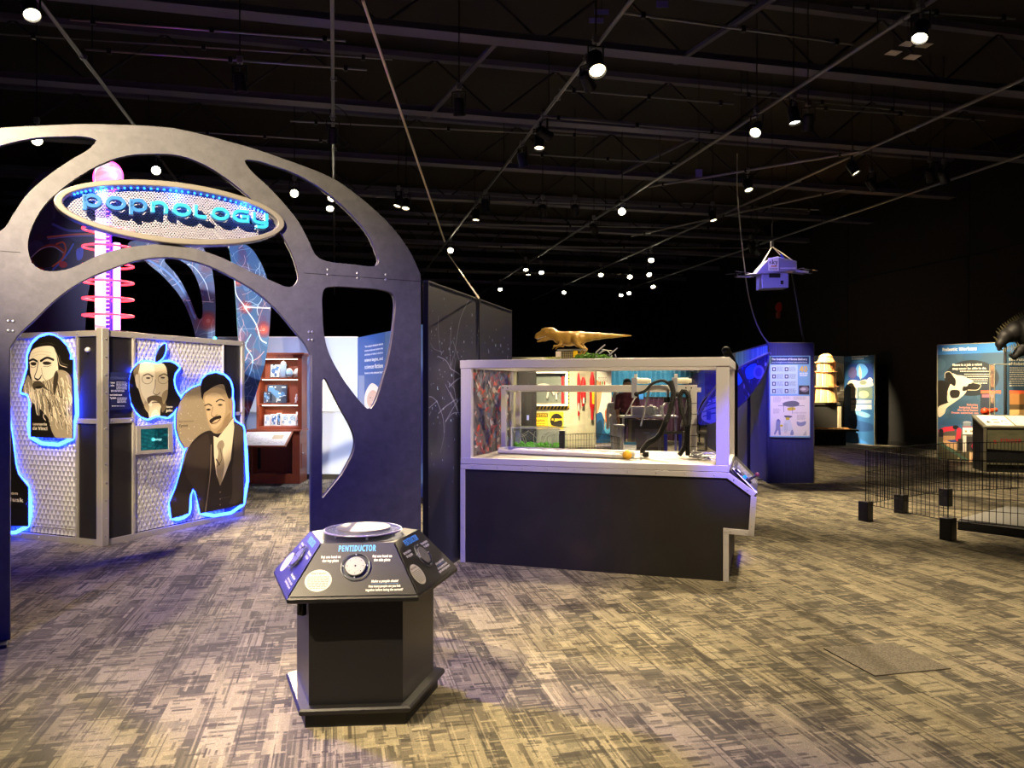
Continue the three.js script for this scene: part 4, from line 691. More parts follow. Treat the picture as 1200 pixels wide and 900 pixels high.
// ---------------------------------------------------------------- pale partition walls
{
  const H = 2.49, a = C(-5.2, 13.62), b = C((419 - 600) / F * 13.58, 13.58), c = C((500 - 600) / F * 10.6, 10.6);
  const f1 = new Frame(a, b), f2 = new Frame(b, c);
  const pale = std(0xa8b6d2, 0.7);  // bluer than its own grey, in place of blue light on it
  const t = thing('partition_wall', 'pale blue grey partition wall behind the wooden cabinet', 'wall', f1.o, f1.turn);
  part(t, 'board', box(f1.len, H, 0.06, f1.len / 2, H / 2, -0.03), pale); part(t, 'base_strip', box(f1.len, 0.09, 0.02, f1.len / 2, 0.045, 0.01), M.black); part(t, 'cap', box(f1.len, 0.02, 0.07, f1.len / 2, H + 0.01, -0.03), M.alu);
  const pic = thing('framed_notice', 'white notice board hung on the pale partition wall', 'notice', f1.world(0, 0, 0), f1.turn);
  printBoard(pic, 'sheet', f1, [[372, 439], [407, 439.5], [407, 482], [372, 482]], 0.02, 0.02, (D) => { D.bg('#f2f1f4'); for (let i = 0; i < 9; i++) D.line([[376 + rr(0, 8), 445 + i * 4], [384 + rr(0, 10), 446 + i * 4 + rr(-3, 3)], [396 + rr(0, 8), 445 + i * 4]], 0.4, '#b9b7c4'); D.rect(380, 446, 398, 458, '#d8d6de'); }, { res: 500, edge: M.white });
  const u = thing('quotation_panel', 'blue panel with a white quotation and a print of a white haired face', 'panel', f2.o, f2.turn);
  const w1 = f2.at(451, 430)[0];
  const Hb = H;
  const o = [[420, 300], [451, 300], [451, 700], [420, 700]].map((p) => p);
  const tex = canvasTex(700, 1500, (x, W, Hc) => {
    const D = kit(x, W, Hc, f2, 0, 0, w1, 0, Hb); D.bg('#2a55a8');
    D.rect(420, 440, 427, 500, '#7d8fc0');
    const ls = [['“The canyon between where', 407.5, 2.0], ['science ends and where the', 412.3, 2.0], ['old ideas of what is before', 417, 2.0], ['science begins, and', 424, 3.4], ['science fiction', 432.5, 4.4], ['forever as the unknown that”', 438.5, 2.2]];
    for (const [s, y, k] of ls) D.text(s, 427.2, y, k, '#f2f6ff', 'bold', 'sans-serif', 20.3);
    D.blob([[436, 449], [444, 455], [446, 466], [442, 482], [430, 484], [427, 470], [429, 458]], '#f1e9ea'); D.blob([[437, 457], [443, 462], [442, 472], [437, 479], [431, 474], [431, 463]], '#d6bdb6'); D.ell(434, 466, 0.9, 0.5, '#5b4a4a'); D.ell(440, 466, 0.9, 0.5, '#5b4a4a'); D.line([[437, 466], [436.5, 470]], 0.4, '#a58a84', false); D.line([[434, 474], [439, 474]], 0.5, '#8c5f5c', false); D.blob([[426, 482], [446, 480], [450, 520], [424, 520]], '#2c3350');
  });
  part(u, 'printed_board', box(w1 - 0.01, H, 0.05, w1 / 2, H / 2, -0.025), [M.navy, M.navy, M.navy, M.navy, std(0xffffff, 0.5, 0, { map: tex }), M.navy]);
  part(u, 'plain_board', box(f2.len - w1 - 0.01, H, 0.05, (f2.len + w1) / 2, H / 2, -0.025), std(0x44649e, 0.6));
  part(u, 'base_strip', box(f2.len, 0.08, 0.02, f2.len / 2, 0.04, 0.01), M.black);
}
// ---------------------------------------------------------------- wooden cabinet with lit shelves
{
  const zc = 12.93, f = new Frame(C((287 - 600) / F * zc, zc), C((351 - 600) / F * zc, zc + 0.02));
  const wood = canvasTex(512, 512, (x) => { x.fillStyle = '#a04a26'; x.fillRect(0, 0, 512, 512); for (let i = 0; i < 900; i++) { x.globalAlpha = 0.14; x.strokeStyle = rnd() < 0.5 ? '#5a2110' : '#a85030'; x.lineWidth = rr(0.6, 2.5); const X = rnd() * 512; x.beginPath(); x.moveTo(X, 0); x.bezierCurveTo(X + rr(-14, 14), 170, X + rr(-14, 14), 340, X + rr(-6, 6), 512); x.stroke(); } });
  const W = std(0xffffff, 0.42, 0, { map: wood }), S = (px, py) => f.at(px, py);
  const t = thing('wooden_cabinet', 'reddish brown wooden hutch cabinet with lit open shelves and a sloping desk lid', 'cabinet', f.o, f.turn);
  const w = f.len, top = S(320, 413)[1], desk = S(320, 504)[1], d1 = 0.5, d2 = 0.34, ux0 = S(297.5, 440)[0], ux1 = w - 0.0;
  const B = (name, x0, y0, z0, x1, y1, z1, m = W) => part(t, name, metreUV(rbox(x1 - x0, y1 - y0, z1 - z0, 0.006, (x0 + x1) / 2, (y0 + y1) / 2, (z0 + z1) / 2), 0.6), m);
  B('plinth', 0, 0, -d1, w, 0.16, 0); B('side_board', 0, 0.16, -d1, 0.13, desk - 0.03, 0); B('side_board', w - 0.13, 0.16, -d1, w, desk - 0.03, 0); B('back_board', 0.13, 0.16, -0.34, w - 0.13, desk - 0.03, -0.3);
  for (const x of [0.155, w - 0.155]) B('dark_groove', x - 0.025, 0.22, -0.28, x + 0.025, desk - 0.22, -0.26, M.black);
  B('desk_top', -0.015, desk - 0.03, -d1, w + 0.02, desk, 0.02);
  B('upper_side', ux0, desk, -d1, ux0 + 0.045, top - 0.08, -0.14); B('upper_side', w - 0.06, desk, -d1, w, top - 0.08, -0.14); B('upper_back', ux0, desk, -d1, w, top - 0.08, -d1 + 0.02);
  const ys = [S(320, 500)[1], S(320, 473)[1], S(320, 442.5)[1]];
  for (const y of ys) B('shelf', ux0 + 0.045, y - 0.025, -d1 + 0.02, w - 0.06, y, -0.15);
  B('face_rail', ux0, desk, -0.145, w, desk + 0.05, -0.13); B('face_stile', ux0, desk + 0.05, -0.145, ux0 + 0.05, top - 0.08, -0.13); B('face_stile', w - 0.07, desk + 0.05, -0.145, w, top - 0.08, -0.13);
  B('cornice', ux0 - 0.04, top - 0.03, -d1 - 0.02, w + 0.05, top, -0.09); B('cornice', ux0 - 0.025, top - 0.055, -d1 - 0.01, w + 0.03, top - 0.03, -0.11); B('cornice', ux0 - 0.01, top - 0.09, -d1, w + 0.012, top - 0.055, -0.125);
  part(t, 'side_door', rbox(0.012, 0.42, 0.34, 0.004, w + 0.004, 0.46, -0.26), W); part(t, 'door_knob', new THREE.SphereGeometry(0.014, 10, 8), M.steel, [w + 0.02, 0.5, -0.12]);
  // sloping lid with a paper on it
  const lid = new THREE.Group(); lid.name = 'desk_lid'; t.add(lid); lid.position.set(0, desk - 0.035, 0.02); lid.rotation.x = 0.42;
  part(lid, 'lid_board', metreUV(rbox(w * 0.86, 0.03, 0.52, 0.005, w * 0.46, 0, 0.26), 0.6), W);
  const paper = canvasTex(512, 256, (x) => { x.fillStyle = '#f4f0e6'; x.fillRect(0, 0, 512, 256); x.fillStyle = '#8a867c'; for (let i = 0; i < 12; i++) for (let q = 30; q < 470;) { const d = rr(8, 40); if (rnd() < 0.6) x.fillRect(q, 30 + i * 17, d, 3); q += d + 8; } x.fillStyle = '#c9b48a'; x.fillRect(330, 60, 120, 80); });
  part(lid, 'paper_sheet', box(w * 0.8, 0.004, 0.47, w * 0.46, 0.018, 0.26), [M.white, M.white, std(0xffffff, 0.6, 0, { map: paper }), M.white, M.white, M.white]);
  part(t, 'lid_support', merge([rod([0.1, desk - 0.1, 0.0], [0.1, desk - 0.2, 0.3], 0.012), rod([w - 0.25, desk - 0.1, 0.0], [w - 0.25, desk - 0.2, 0.3], 0.012)]), M.darkMetal);
  // shelf lamps
  for (const y of [top - 0.1, ys[2] - 0.03, ys[1] - 0.03]) { part(t, 'shelf_lamp', rbox(w - ux0 - 0.16, 0.012, 0.02, 0.003, (ux0 + w) / 2, y - 0.006, -0.2), glow(0xfff0d0, 5)); const l = new THREE.RectAreaLight(0xfff0d8, 26, w - ux0 - 0.2, 0.03); l.position.set((ux0 + w) / 2, y - 0.016, -0.2); l.rotation.x = -Math.PI / 2; t.add(l); }
  // keepsakes, each a thing of its own
  const put = (name, label, cat, px, shelf, z, build) => { const q = f.world(S(px, 470)[0] * (1) + (S(px, 470)[0] - w / 2) * 0.02, ys[shelf] + 0.001, z); const g = thing(name, label, cat, q, f.turn, 'keepsakes on the lit cabinet shelves'); build(g); };
  const art = (c1, c2, c3) => std(0xffffff, 0.4, 0, { map: canvasTex(128, 128, (x) => { x.fillStyle = c1; x.fillRect(0, 0, 128, 128); x.fillStyle = c2; for (let i = 0; i < 5; i++) { x.beginPath(); x.ellipse(rr(20, 108), rr(20, 108), rr(10, 34), rr(10, 30), rnd() * 3, 0, 7); x.fill(); } x.fillStyle = c3; for (let i = 0; i < 12; i++) x.fillRect(rnd() * 128, rnd() * 128, rr(4, 30), rr(3, 12)); }) });
  const card = (w2, h2, m, fm = M.white) => (g) => { part(g, 'frame', rbox(w2, h2, 0.018, 0.003, 0, h2 / 2, 0), fm, null, [-0.12, 0, 0]); part(g, 'picture', box(w2 - 0.03, h2 - 0.03, 0.003, 0, h2 / 2, 0.0115), m, null, [-0.12, 0, 0]); };
  const bl = art('#cfe0ee', '#2c5f9c', '#0f2440'), bl2 = art('#18324f', '#3d7bb4', '#d8e8f2'), wh = art('#eceef0', '#9db9cc', '#3d5f80');
  put('picture_frame', 'small blue tinted picture frame on the top lit shelf', 'picture', 317, 2, -0.3, card(0.2, 0.24, bl, M.darkMetal));
  const jar = new THREE.LatheGeometry([[0, 0], [0.06, 0], [0.075, 0.03], [0.07, 0.12], [0.05, 0.18], [0.06, 0.22], [0.05, 0.24], [0, 0.24]].map((p) => new THREE.Vector2(...p)), 18);
  put('ceramic_jar', 'tall blue and white ceramic jar on the top lit shelf', 'jar', 326, 2, -0.32, (g) => { part(g, 'jar_body', jar, std(0x9fb8cc, 0.2)); part(g, 'lid', new THREE.SphereGeometry(0.05, 14, 8, 0, 7, 0, 1.57).translate(0, 0.24, 0), std(0xe2ecf2, 0.2)); part(g, 'knob', new THREE.SphereGeometry(0.014, 8, 6).translate(0, 0.3, 0), M.white); });
  const helm = (c) => (g) => { part(g, 'shell', new THREE.SphereGeometry(0.064, 20, 14, 0, Math.PI * 2, 0, 2.0).scale(1.02, 1.3, 1.02).scale(1, 1, 1).translate(0, 0.07, 0), std(c, 0.25)); part(g, 'stripe', new THREE.TorusGeometry(0.066, 0.006, 6, 24, Math.PI).scale(1, 1.3, 1).translate(0, 0.07, 0), M.white); part(g, 'face_guard', merge([new THREE.TorusGeometry(0.058, 0.006, 6, 20, Math.PI).rotateX(1.3).translate(0, 0.05, 0.04), new THREE.TorusGeometry(0.055, 0.006, 6, 20, Math.PI).rotateX(1.5).translate(0, 0.015, 0.05)]), M.steel); };
  put('toy_helmet', 'pale blue toy helmet on the top lit shelf', 'helmet', 333, 2, -0.3, helm(0x8fb9d6)); put('toy_helmet', 'white toy helmet at the end of the top lit shelf', 'helmet', 343, 2, -0.3, helm(0xdfe8ee));
  put('picture_frame', 'large dark blue picture frame on the middle lit shelf', 'picture', 318, 1, -0.33, card(0.34, 0.32, bl2, M.navy));
  put('small_box', 'small dark box leaning on the large blue picture', 'box', 308, 1, -0.24, card(0.12, 0.2, bl2, M.navy));
  put('figurine', 'tiny white figurine on the middle lit shelf', 'figurine', 342, 1, -0.28, (g) => { part(g, 'figure_body', new THREE.LatheGeometry([[0, 0], [0.03, 0], [0.022, 0.05], [0.03, 0.09], [0.012, 0.12], [0.02, 0.145], [0, 0.165]].map((p) => new THREE.Vector2(...p)), 14), M.white); part(g, 'base', cyl(0.035, 0.012, 14).translate(0, 0.006, 0), M.navy); });
  put('red_trinket', 'tiny red trinket on the middle lit shelf', 'trinket', 344.5, 1, -0.22, (g) => { part(g, 'bead', new THREE.SphereGeometry(0.022, 12, 8).translate(0, 0.022, 0), M.red); part(g, 'cap', cyl(0.01, 0.02, 8).translate(0, 0.05, 0), M.steel); });
  [[308, 0.1, 0.19, wh], [315, 0.13, 0.2, bl], [321.5, 0.08, 0.22, bl2], [328, 0.14, 0.2, wh], [337, 0.15, 0.2, wh], [343, 0.08, 0.24, wh]].forEach(([px, a, b, m], i) => put('photo_card', ['pale upright photo card first on the bottom lit shelf by the groove', 'pale blue photo card second on the bottom lit shelf', 'narrow dark blue photo card on the bottom lit shelf', 'white photo card beside the narrow dark one', 'wide white photo card with a blue mark on the bottom lit shelf', 'tall white card at the far end of the bottom lit shelf'][i], 'photo card', px, 0, -0.26 - (i % 2) * 0.06, card(a, b, m)));
}
// ---------------------------------------------------------------- glass display case on a black base
const CA = 18 * Math.PI / 180, CW = 2.38, CD = 1.4;
const caseR = C(1.79, 6.38), caseL = C(1.79 - CW * Math.cos(CA), 6.38 + CW * Math.sin(CA));
const fC = new Frame(caseL, caseR);
{
  const t = thing('display_case', 'long glass display case with silver frame on a black base with a console end', 'display case', fC.o, fC.turn);
  const bh = 0.905, top = 1.855, silver = std(0xc9c6c8, 0.38, 0.4);
  const A = (px, py) => fC.at(px, py);
  const laminate = canvasTex(1024, 512, (x, W, H) => { x.fillStyle = '#1a1717'; x.fillRect(0, 0, W, H); for (let i = 0; i < 260; i++) { x.globalAlpha = 0.06; x.fillStyle = rnd() < 0.4 ? '#5a4236' : rnd() < 0.5 ? '#332c2c' : '#0a0909'; x.beginPath(); x.ellipse(rnd() * W, rnd() * H, rr(10, 90), rr(6, 40), rr(-0.3, 0.3), 0, 7); x.fill(); } for (let i = 0; i < 500; i++) { x.globalAlpha = 0.15; x.fillStyle = '#6c5d54'; x.fillRect(rnd() * W, rnd() * H, rr(1, 14), 1); } });
  const lamM = std(0xffffff, 0.5, 0, { map: laminate });
  // base: profile with the step and slanted console at the right end, extruded back
  const p1 = A(849, 625), p2 = A(883.5, 627), p3 = A(886.5, 582), p4 = A(854, 541);
  const prof = [[0, 0], [CW, 0], [CW, p1[1]], [p2[0], p2[1] - 0.01], [p3[0], p3[1]], [CW + 0.012, bh + 0.02], [CW, bh], [0, bh]];
  const inset = (k) => [[k, 0.02], [CW - 0.02, 0.02], [CW - 0.02, p1[1] + k], [p2[0] - k, p2[1] - 0.01 + k], [p3[0] - k, p3[1] - k * 0.4], [CW - k * 0.4, bh - 0.045], [k, bh - 0.045]];
  const body = slab(shapeOf(prof), CD - 0.02, 0); metreUV(body, 2.4); part(t, 'base_body', body.translate(0, 0, -0.01), [lamM, M.black]);
  // silver trim following the base profile on the front
  const bars = [[[0.022, 0.0], [0.022, bh - 0.05]], [[0, bh - 0.025], [CW + 0.005, bh - 0.025]], [[CW - 0.022, 0.0], [CW - 0.022, p1[1] + 0.02]], [[CW - 0.044, p1[1] + 0.022], [p2[0], p2[1] + 0.012]], [[p2[0] - 0.022, p2[1] - 0.01], [p3[0] - 0.022, p3[1]]], [[p3[0] - 0.014, p3[1] + 0.012], [CW - 0.012, bh - 0.02]]];
  const rv = new THREE.SphereGeometry(0.007, 8, 5);
  for (const [a, b] of bars) {
    const L = Math.hypot(b[0] - a[0], b[1] - a[1]), g = rbox(L, 0.046, 0.012, 0.003); const m = part(t, 'trim_bar', g, silver, [(a[0] + b[0]) / 2, (a[1] + b[1]) / 2, 0.0], [0, 0, Math.atan2(b[1] - a[1], b[0] - a[0])]);
    const n = Math.max(2, Math.round(L / 0.24)); for (let i = 0; i < n; i++) { const k = (i + 0.5) / n; part(t, 'rivet', rv, M.steel, [a[0] + (b[0] - a[0]) * k, a[1] + (b[1] - a[1]) * k, 0.007]); }
  }
  // vitrine frame
  const post = (x, z, w = 0.1) => part(t, 'corner_post', rbox(w, top - bh, 0.07, 0.005, x, (top + bh) / 2, z), silver);
  post(0.05, -0.035); post(CW - 0.05, -0.035, 0.105); post(0.03, -CD + 0.035, 0.06); post(CW - 0.03, -CD + 0.035, 0.06);
  const rail = (x0, x1, y, z0, z1, h) => part(t, 'frame_rail', rbox(x1 - x0, h, z1 - z0, 0.005, (x0 + x1) / 2, y, (z0 + z1) / 2), silver);
  rail(-0.005, CW + 0.01, top - 0.035, -0.075, 0.008, 0.075); rail(-0.005, CW + 0.01, top - 0.035, -CD, -CD + 0.07, 0.075); rail(-0.005, 0.07, top - 0.035, -CD + 0.07, -0.075, 0.075); rail(CW - 0.07, CW + 0.01, top - 0.035, -CD + 0.07, -0.075, 0.075);
  rail(0, CW, bh + 0.028, -0.06, 0.004, 0.056); rail(0, CW, bh + 0.02, -CD, -CD + 0.06, 0.04); rail(CW - 0.06, CW, bh + 0.02, -CD + 0.06, -0.06, 0.04);
  part(t, 'top_pane', new THREE.PlaneGeometry(CW - 0.06, CD - 0.06).rotateX(-Math.PI / 2), M.glass, [CW / 2, top + 0.006, -CD / 2]);
  part(t, 'case_deck', box(CW - 0.12, 0.05, CD - 0.12, CW / 2, bh + 0.03, -CD / 2), std(0x7d7767, 0.6));
  const gl = (w, h, x, y, z, ry, n) => part(t, 'glass_pane', new THREE.PlaneGeometry(w, h), M.glass, [x, y, z], [0, ry, 0]);
  gl(CW - 0.2, top - bh - 0.13, CW / 2, (top + bh) / 2, -0.035, 0); gl(CW - 0.12, top - bh - 0.11, CW / 2, (top + bh) / 2 - 0.01, -CD + 0.03, 0); gl(CD - 0.14, top - bh - 0.11, CW - 0.025, (top + bh) / 2, -CD / 2, Math.PI / 2);
  // printed left end, seen from inside
  const mural = canvasTex(512, 384, (x, W, H) => { x.fillStyle = '#6e6660'; x.fillRect(0, 0, W, H); for (let i = 0; i < 420; i++) { x.globalAlpha = rr(0.5, 1); x.fillStyle = ['#c23a2c', '#d8664a', '#1d2430', '#e6e2da', '#52748c', '#2c3c58', '#86a0ac', '#a42a28', '#3c3a36', '#d0c4b4', '#d0452f', '#22252c'][i % 12]; x.save(); x.translate(rnd() * W, rnd() * H); x.rotate(rr(-1.2, 1.2)); x.beginPath(); x.ellipse(0, 0, rr(3, 26), rr(2, 14), 0, 0, 7); x.fill(); x.restore(); } });
  part(t, 'printed_end', box(0.012, top - bh - 0.09, CD - 0.14, 0.03, (top + bh) / 2, -CD / 2), std(0xffffff, 0.35, 0, { map: mural }));
  // ---- slanted control console at the right end
  const c0 = V(CW + 0.012, bh + 0.02, 0), c1 = V(p3[0], p3[1], 0), len = c0.distanceTo(c1), ang = Math.atan2(c1.y - c0.y, c1.x - c0.x);
  const con = new THREE.Group(); con.name = 'control_console'; con.position.set(c0.x, c0.y, 0); con.rotation.z = ang; t.add(con);
  const face = canvasTex(512, 1024, (x, W, H) => { x.fillStyle = '#2a2a30'; x.fillRect(0, 0, W, H); x.fillStyle = '#dcdce4'; x.fillRect(0, H - 120, W, 110); x.fillStyle = '#1b2a8a'; x.fillRect(0, H - 190, W, 60); x.fillStyle = '#c9c9cf'; for (let i = 0; i < 8; i++) for (let q = 60; q < 460;) { const d = rr(20, 70); x.fillRect(q, 60 + i * 60, d, 18); q += d + 14; } });
  part(con, 'console_panel', box(len - 0.02, 0.012, CD - 0.5, len / 2, 0.01, -CD / 2 + 0.2), [M.black, M.black, std(0xffffff, 0.4, 0, { map: face }), M.black, M.black, M.black]);
  part(con, 'coin_plate', rbox(0.07, 0.02, 0.09, 0.004, 0.06, 0.024, -0.12), M.darkMetal); part(con, 'coin_slot', rbox(0.03, 0.022, 0.03, 0.003, 0.06, 0.028, -0.12), M.white); part(con, 'blue_button', cyl(0.016, 0.03, 14), std(0x1e9ac0, 0.3), [0.13, 0.03, -0.14]); part(con, 'joystick_base', cyl(0.034, 0.02, 18), M.black, [0.17, 0.026, -0.22]); part(con, 'joystick_shaft', rod([0.17, 0.03, -0.22], [0.185, 0.1, -0.23], 0.011, 10), M.black); part(con, 'joystick_ball', new THREE.SphereGeometry(0.02, 14, 10), std(0x5a1c20, 0.3), [0.187, 0.112, -0.23]);
  const dec = canvasTex(512, 96, (x, W, H) => { x.fillStyle = '#dfe0ea'; x.fillRect(0, 0, W, H); x.fillStyle = '#2028a0'; x.fillRect(0, 0, W, 30); x.fillStyle = '#555'; for (let q = 14; q < 490;) { const d = rr(20, 60); x.fillRect(q, 52, d, 22); q += d + 12; } });
  part(con, 'label_strip', box(len * 0.7, 0.004, 0.06, len * 0.55, 0.02, -0.05), [M.white, M.white, std(0xffffff, 0.5, 0, { map: dec }), M.white, M.white, M.white]);
}
// ---------------------------------------------------------------- contents of the case
{
  const bh = 0.961, Q = (px, py, d) => { const [s, h] = fC.at(px, py, -d); return fC.world(s, h, -d); }, ls = (px, py, d) => fC.at(px, py, -d);
  const silver = std(0xc9c7c2, 0.4, 0.45);
  const inside = (name, label, cat) => thing(name, label, cat, fC.world(0, bh, 0), fC.turn);
  // gantry
  const d0 = 0.72, d1 = 1.18, gx0 = ls(588, 470, d0)[0], gx1 = ls(817, 470, d0)[0], gy = ls(700, 454.5, d0)[1] - bh;
  const g = inside('gantry', 'silver aluminium gantry frame inside the glass case', 'gantry');
  part(g, 'front_rail', rbox(gx1 - gx0, 0.052, 0.05, 0.004, (gx0 + gx1) / 2, gy, -d0), silver); part(g, 'rear_rail', rbox(gx1 - gx0, 0.045, 0.04, 0.004, (gx0 + gx1) / 2, gy - 0.02, -d1), silver);
  for (const [x, d] of [[gx0 + 0.025, d0], [gx0 + 0.03, d1], [gx1 - 0.03, d0], [gx1 - 0.08, d1]]) { part(g, 'leg', rbox(0.05, gy - 0.02, 0.05, 0.004, x, (gy - 0.02) / 2, -d), silver); part(g, 'foot', rbox(0.09, 0.015, 0.08, 0.003, x, 0.008, -d), M.steel); }
  for (const x of [gx0 + 0.03, gx1 - 0.05]) part(g, 'side_rail', rbox(0.04, 0.04, d1 - d0, 0.004, x, gy - 0.02, -(d0 + d1) / 2), silver);
  for (const x of [gx0 + 0.02, gx0 + 0.07, gx1 - 0.05, gx1 - 0.1]) part(g, 'bolt', new THREE.SphereGeometry(0.007, 8, 5), M.darkMetal, [x, gy, -d0 + 0.026]);
  for (let i = 0; i < 5; i++) part(g, 'cable_tie', rbox(0.056, 0.006, 0.056, 0.002, gx1 - 0.03, 0.1 + i * 0.1, -d0), M.black);
  // two carriages with motors
  const car = (px, label, w) => {
    const c = inside('gantry_carriage', label, 'carriage'); const x = ls(px, 455, d0)[0];
    part(c, 'plate', rbox(0.05, 0.19, 0.012, 0.004, x, gy, -d0 + 0.036), std(0x9a9aa6, 0.4, 0.4));
    part(c, 'motor', merge([cyl(0.028, 0.1, 18).rotateZ(Math.PI / 2).translate(x + 0.075, gy + 0.065, -d0), cyl(0.02, 0.03, 14).rotateZ(Math.PI / 2).translate(x + 0.135, gy + 0.065, -d0)]), std(0xd8d2bc, 0.4)); part(c, 'bracket', rbox(0.03, 0.06, 0.02, 0.003, x + 0.01, gy + 0.1, -d0 + 0.01), silver);
    part(c, 'arm', rod([x + 0.03, gy - 0.05, -d0 + 0.03], [x - 0.1, gy - 0.3, -d0 + 0.06], 0.006, 8), M.steel); part(c, 'arm', rod([x + 0.14, gy - 0.02, -d0 + 0.03], [x + 0.06, gy - 0.36, -d0 + 0.03], 0.009, 8), M.steel); part(c, 'joint', new THREE.SphereGeometry(0.025, 12, 8), M.darkMetal, [x + 0.02, gy - 0.06, -d0 + 0.03]);
    return c;
  };
  car(744, 'motor carriage on the gantry rail with thin metal arms', 0.2); car(791, 'motor carriage on the gantry rail beside the black hoses', 0.2);
  const grip = inside('gripper_claw', 'metal gripper claw hanging under the gantry', 'gripper'); const gxx = ls(783, 470, d0)[0];
  for (let i = 0; i < 5; i++) part(grip, 'finger', tube([[gxx, gy - 0.12, -d0 + 0.03], [gxx + Math.cos(i * 1.257) * 0.06, gy - 0.18, -d0 + 0.03 + Math.sin(i * 1.257) * 0.06], [gxx + Math.cos(i * 1.257) * 0.05, gy - 0.28, -d0 + 0.03 + Math.sin(i * 1.257) * 0.05]], 0.008, 12, 6), M.steel); part(grip, 'hub', cyl(0.04, 0.05, 14).translate(gxx, gy - 0.11, -d0 + 0.03), M.darkMetal); part(grip, 'stem', rod([gxx, gy - 0.1, -d0 + 0.03], [gxx, gy - 0.02, -d0 + 0.03], 0.014), M.steel);
  // black corrugated hoses
  const hose = (label, list, d, r = 0.024) => { const h = inside('black_hose', label, 'hose'); h.userData.group = 'black hoses in the case'; const pts = list.map(([x, y]) => { const [s, hh] = ls(x, y, d); return V(s, Math.max(hh - bh, r + 0.002), -d); }); part(h, 'hose_tube', tube(pts, r, 60, 10), M.rubber); const c = new THREE.CatmullRomCurve3(pts), ribs = []; for (let i = 1; i < 48; i++) { const p = c.getPointAt(i / 48), q = c.getTangentAt(i / 48); ribs.push(new THREE.TorusGeometry(r, 0.0035, 5, 10).applyQuaternion(new THREE.Quaternion().setFromUnitVectors(V(0, 0, 1), q)).translate(p.x, p.y, p.z)); } part(h, 'rib', merge(ribs), M.rubber); };
  hose('black corrugated hose sweeping from the carriage down to the deck', [[786, 446], [789, 462], [786, 478], [779, 497], [771, 512], [759, 520], [753, 528], [754, 536], [760, 539]], 0.6);
  hose('black corrugated hose looping over the gantry end and curling forward', [[796, 539], [803, 522], [804, 500], [798, 478], [797, 464], [801, 458], [806, 462], [808, 480], [806, 510], [806, 538]], 0.62, 0.021);
  hose('thin black hose lying along the gantry rail', [[748, 461], [756, 458], [764, 450], [776, 446], [784, 450], [788, 460]], 0.64, 0.012);
  // white trough of crumbs
  const tr = inside('white_trough', 'long white trough lying on the case deck', 'trough'); const q0 = ls(588, 530, 0.62), q1 = ls(735, 537, 0.3);
  const tl = Math.hypot(q1[0] - q0[0], 0.3), ta = Math.atan2(0.3, q1[0] - q0[0]);
  const tg = new THREE.Group(); tg.name = 'tray'; tg.position.set(q0[0], 0.0, -0.66); tg.rotation.y = -ta * 0.8; tr.add(tg);
  part(tg, 'tray_floor', rbox(tl, 0.012, 0.2, 0.004, tl / 2, 0.008, 0), M.offwhite); part(tg, 'tray_wall', rbox(tl, 0.05, 0.012, 0.004, tl / 2, 0.03, -0.1), M.offwhite); part(tg, 'tray_wall', rbox(tl, 0.03, 0.012, 0.004, tl / 2, 0.022, 0.1), M.offwhite); part(tg, 'tray_end', rbox(0.012, 0.05, 0.2, 0.004, 0.006, 0.03, 0), M.offwhite); part(tg, 'tray_end', rbox(0.012, 0.05, 0.2, 0.004, tl - 0.006, 0.03, 0), M.offwhite);
  const sn = inside('white_filling', 'heaps of white crumbs filling the trough', 'crumbs'); sn.userData.kind = 'stuff';
  const hp = []; for (let i = 0; i < 7; i++) { const k = (i + 1.3) / 8.6; hp.push(new THREE.SphereGeometry(0.085, 16, 8, 0, 7, 0, 1.57).scale(1.25, 0.42, 0.9).translate(q0[0] + Math.cos(ta * 0.8) * tl * k, 0.016, -0.66 + Math.sin(ta * 0.8) * tl * k)); } part(sn, 'heap', merge(hp), M.white);
  // yellow ball
  const bp = ls(735, 529, 0.26); const ball = inside('yellow_ball', 'yellow ball resting on the case deck', 'ball'); part(ball, 'ball_skin', new THREE.SphereGeometry(0.042, 24, 16).translate(bp[0], 0.042, -0.26), std(0xd7a41c, 0.6)); part(ball, 'seam', new THREE.TorusGeometry(0.042, 0.0022, 6, 30).rotateY(0.6).translate(bp[0], 0.042, -0.26), std(0xb88610, 0.6));
  const tray = inside('clear_tray', 'small clear plastic tray around the yellow ball', 'tray'); part(tray, 'tray_walls', merge([box(0.24, 0.05, 0.004, bp[0], 0.026, -0.36), box(0.004, 0.05, 0.18, bp[0] - 0.12, 0.026, -0.27), box(0.004, 0.05, 0.18, bp[0] + 0.12, 0.026, -0.27)]), M.acrylic); part(tray, 'tray_rim', merge([rod([bp[0] - 0.12, 0.004, -0.18], [bp[0] + 0.12, 0.004, -0.18], 0.003), rod([bp[0] - 0.12, 0.052, -0.36], [bp[0] + 0.12, 0.052, -0.36], 0.003)]), M.white);
  const tag = inside('paper_flag', 'small blue and white paper flag standing behind the yellow ball', 'flag'); { const p = ls(738, 520, 0.62); const ft = std(0xffffff, 0.6, 0, { map: canvasTex(128, 64, (x) => { x.fillStyle = '#e6eef2'; x.fillRect(0, 0, 128, 64); x.fillStyle = '#3a7fb0'; x.fillRect(0, 0, 128, 26); x.fillStyle = '#99a'; for (let i = 0; i < 4; i++) x.fillRect(10, 32 + i * 8, rr(60, 108), 3); }) }); part(tag, 'flag', box(0.12, 0.07, 0.004, p[0], 0.1, -0.62), ft, null, [0, 0, -0.0]); part(tag, 'stick', rod([p[0] - 0.058, 0, -0.62], [p[0] - 0.058, 0.14, -0.62], 0.004), M.offwhite); }
  // clear box with moss
  const mb = inside('moss_box', 'clear acrylic box with green moss on the case deck', 'terrarium'); const m0 = ls(604, 520, 0.95)[0], m1 = ls(660, 520, 0.95)[0], mh = 0.24;
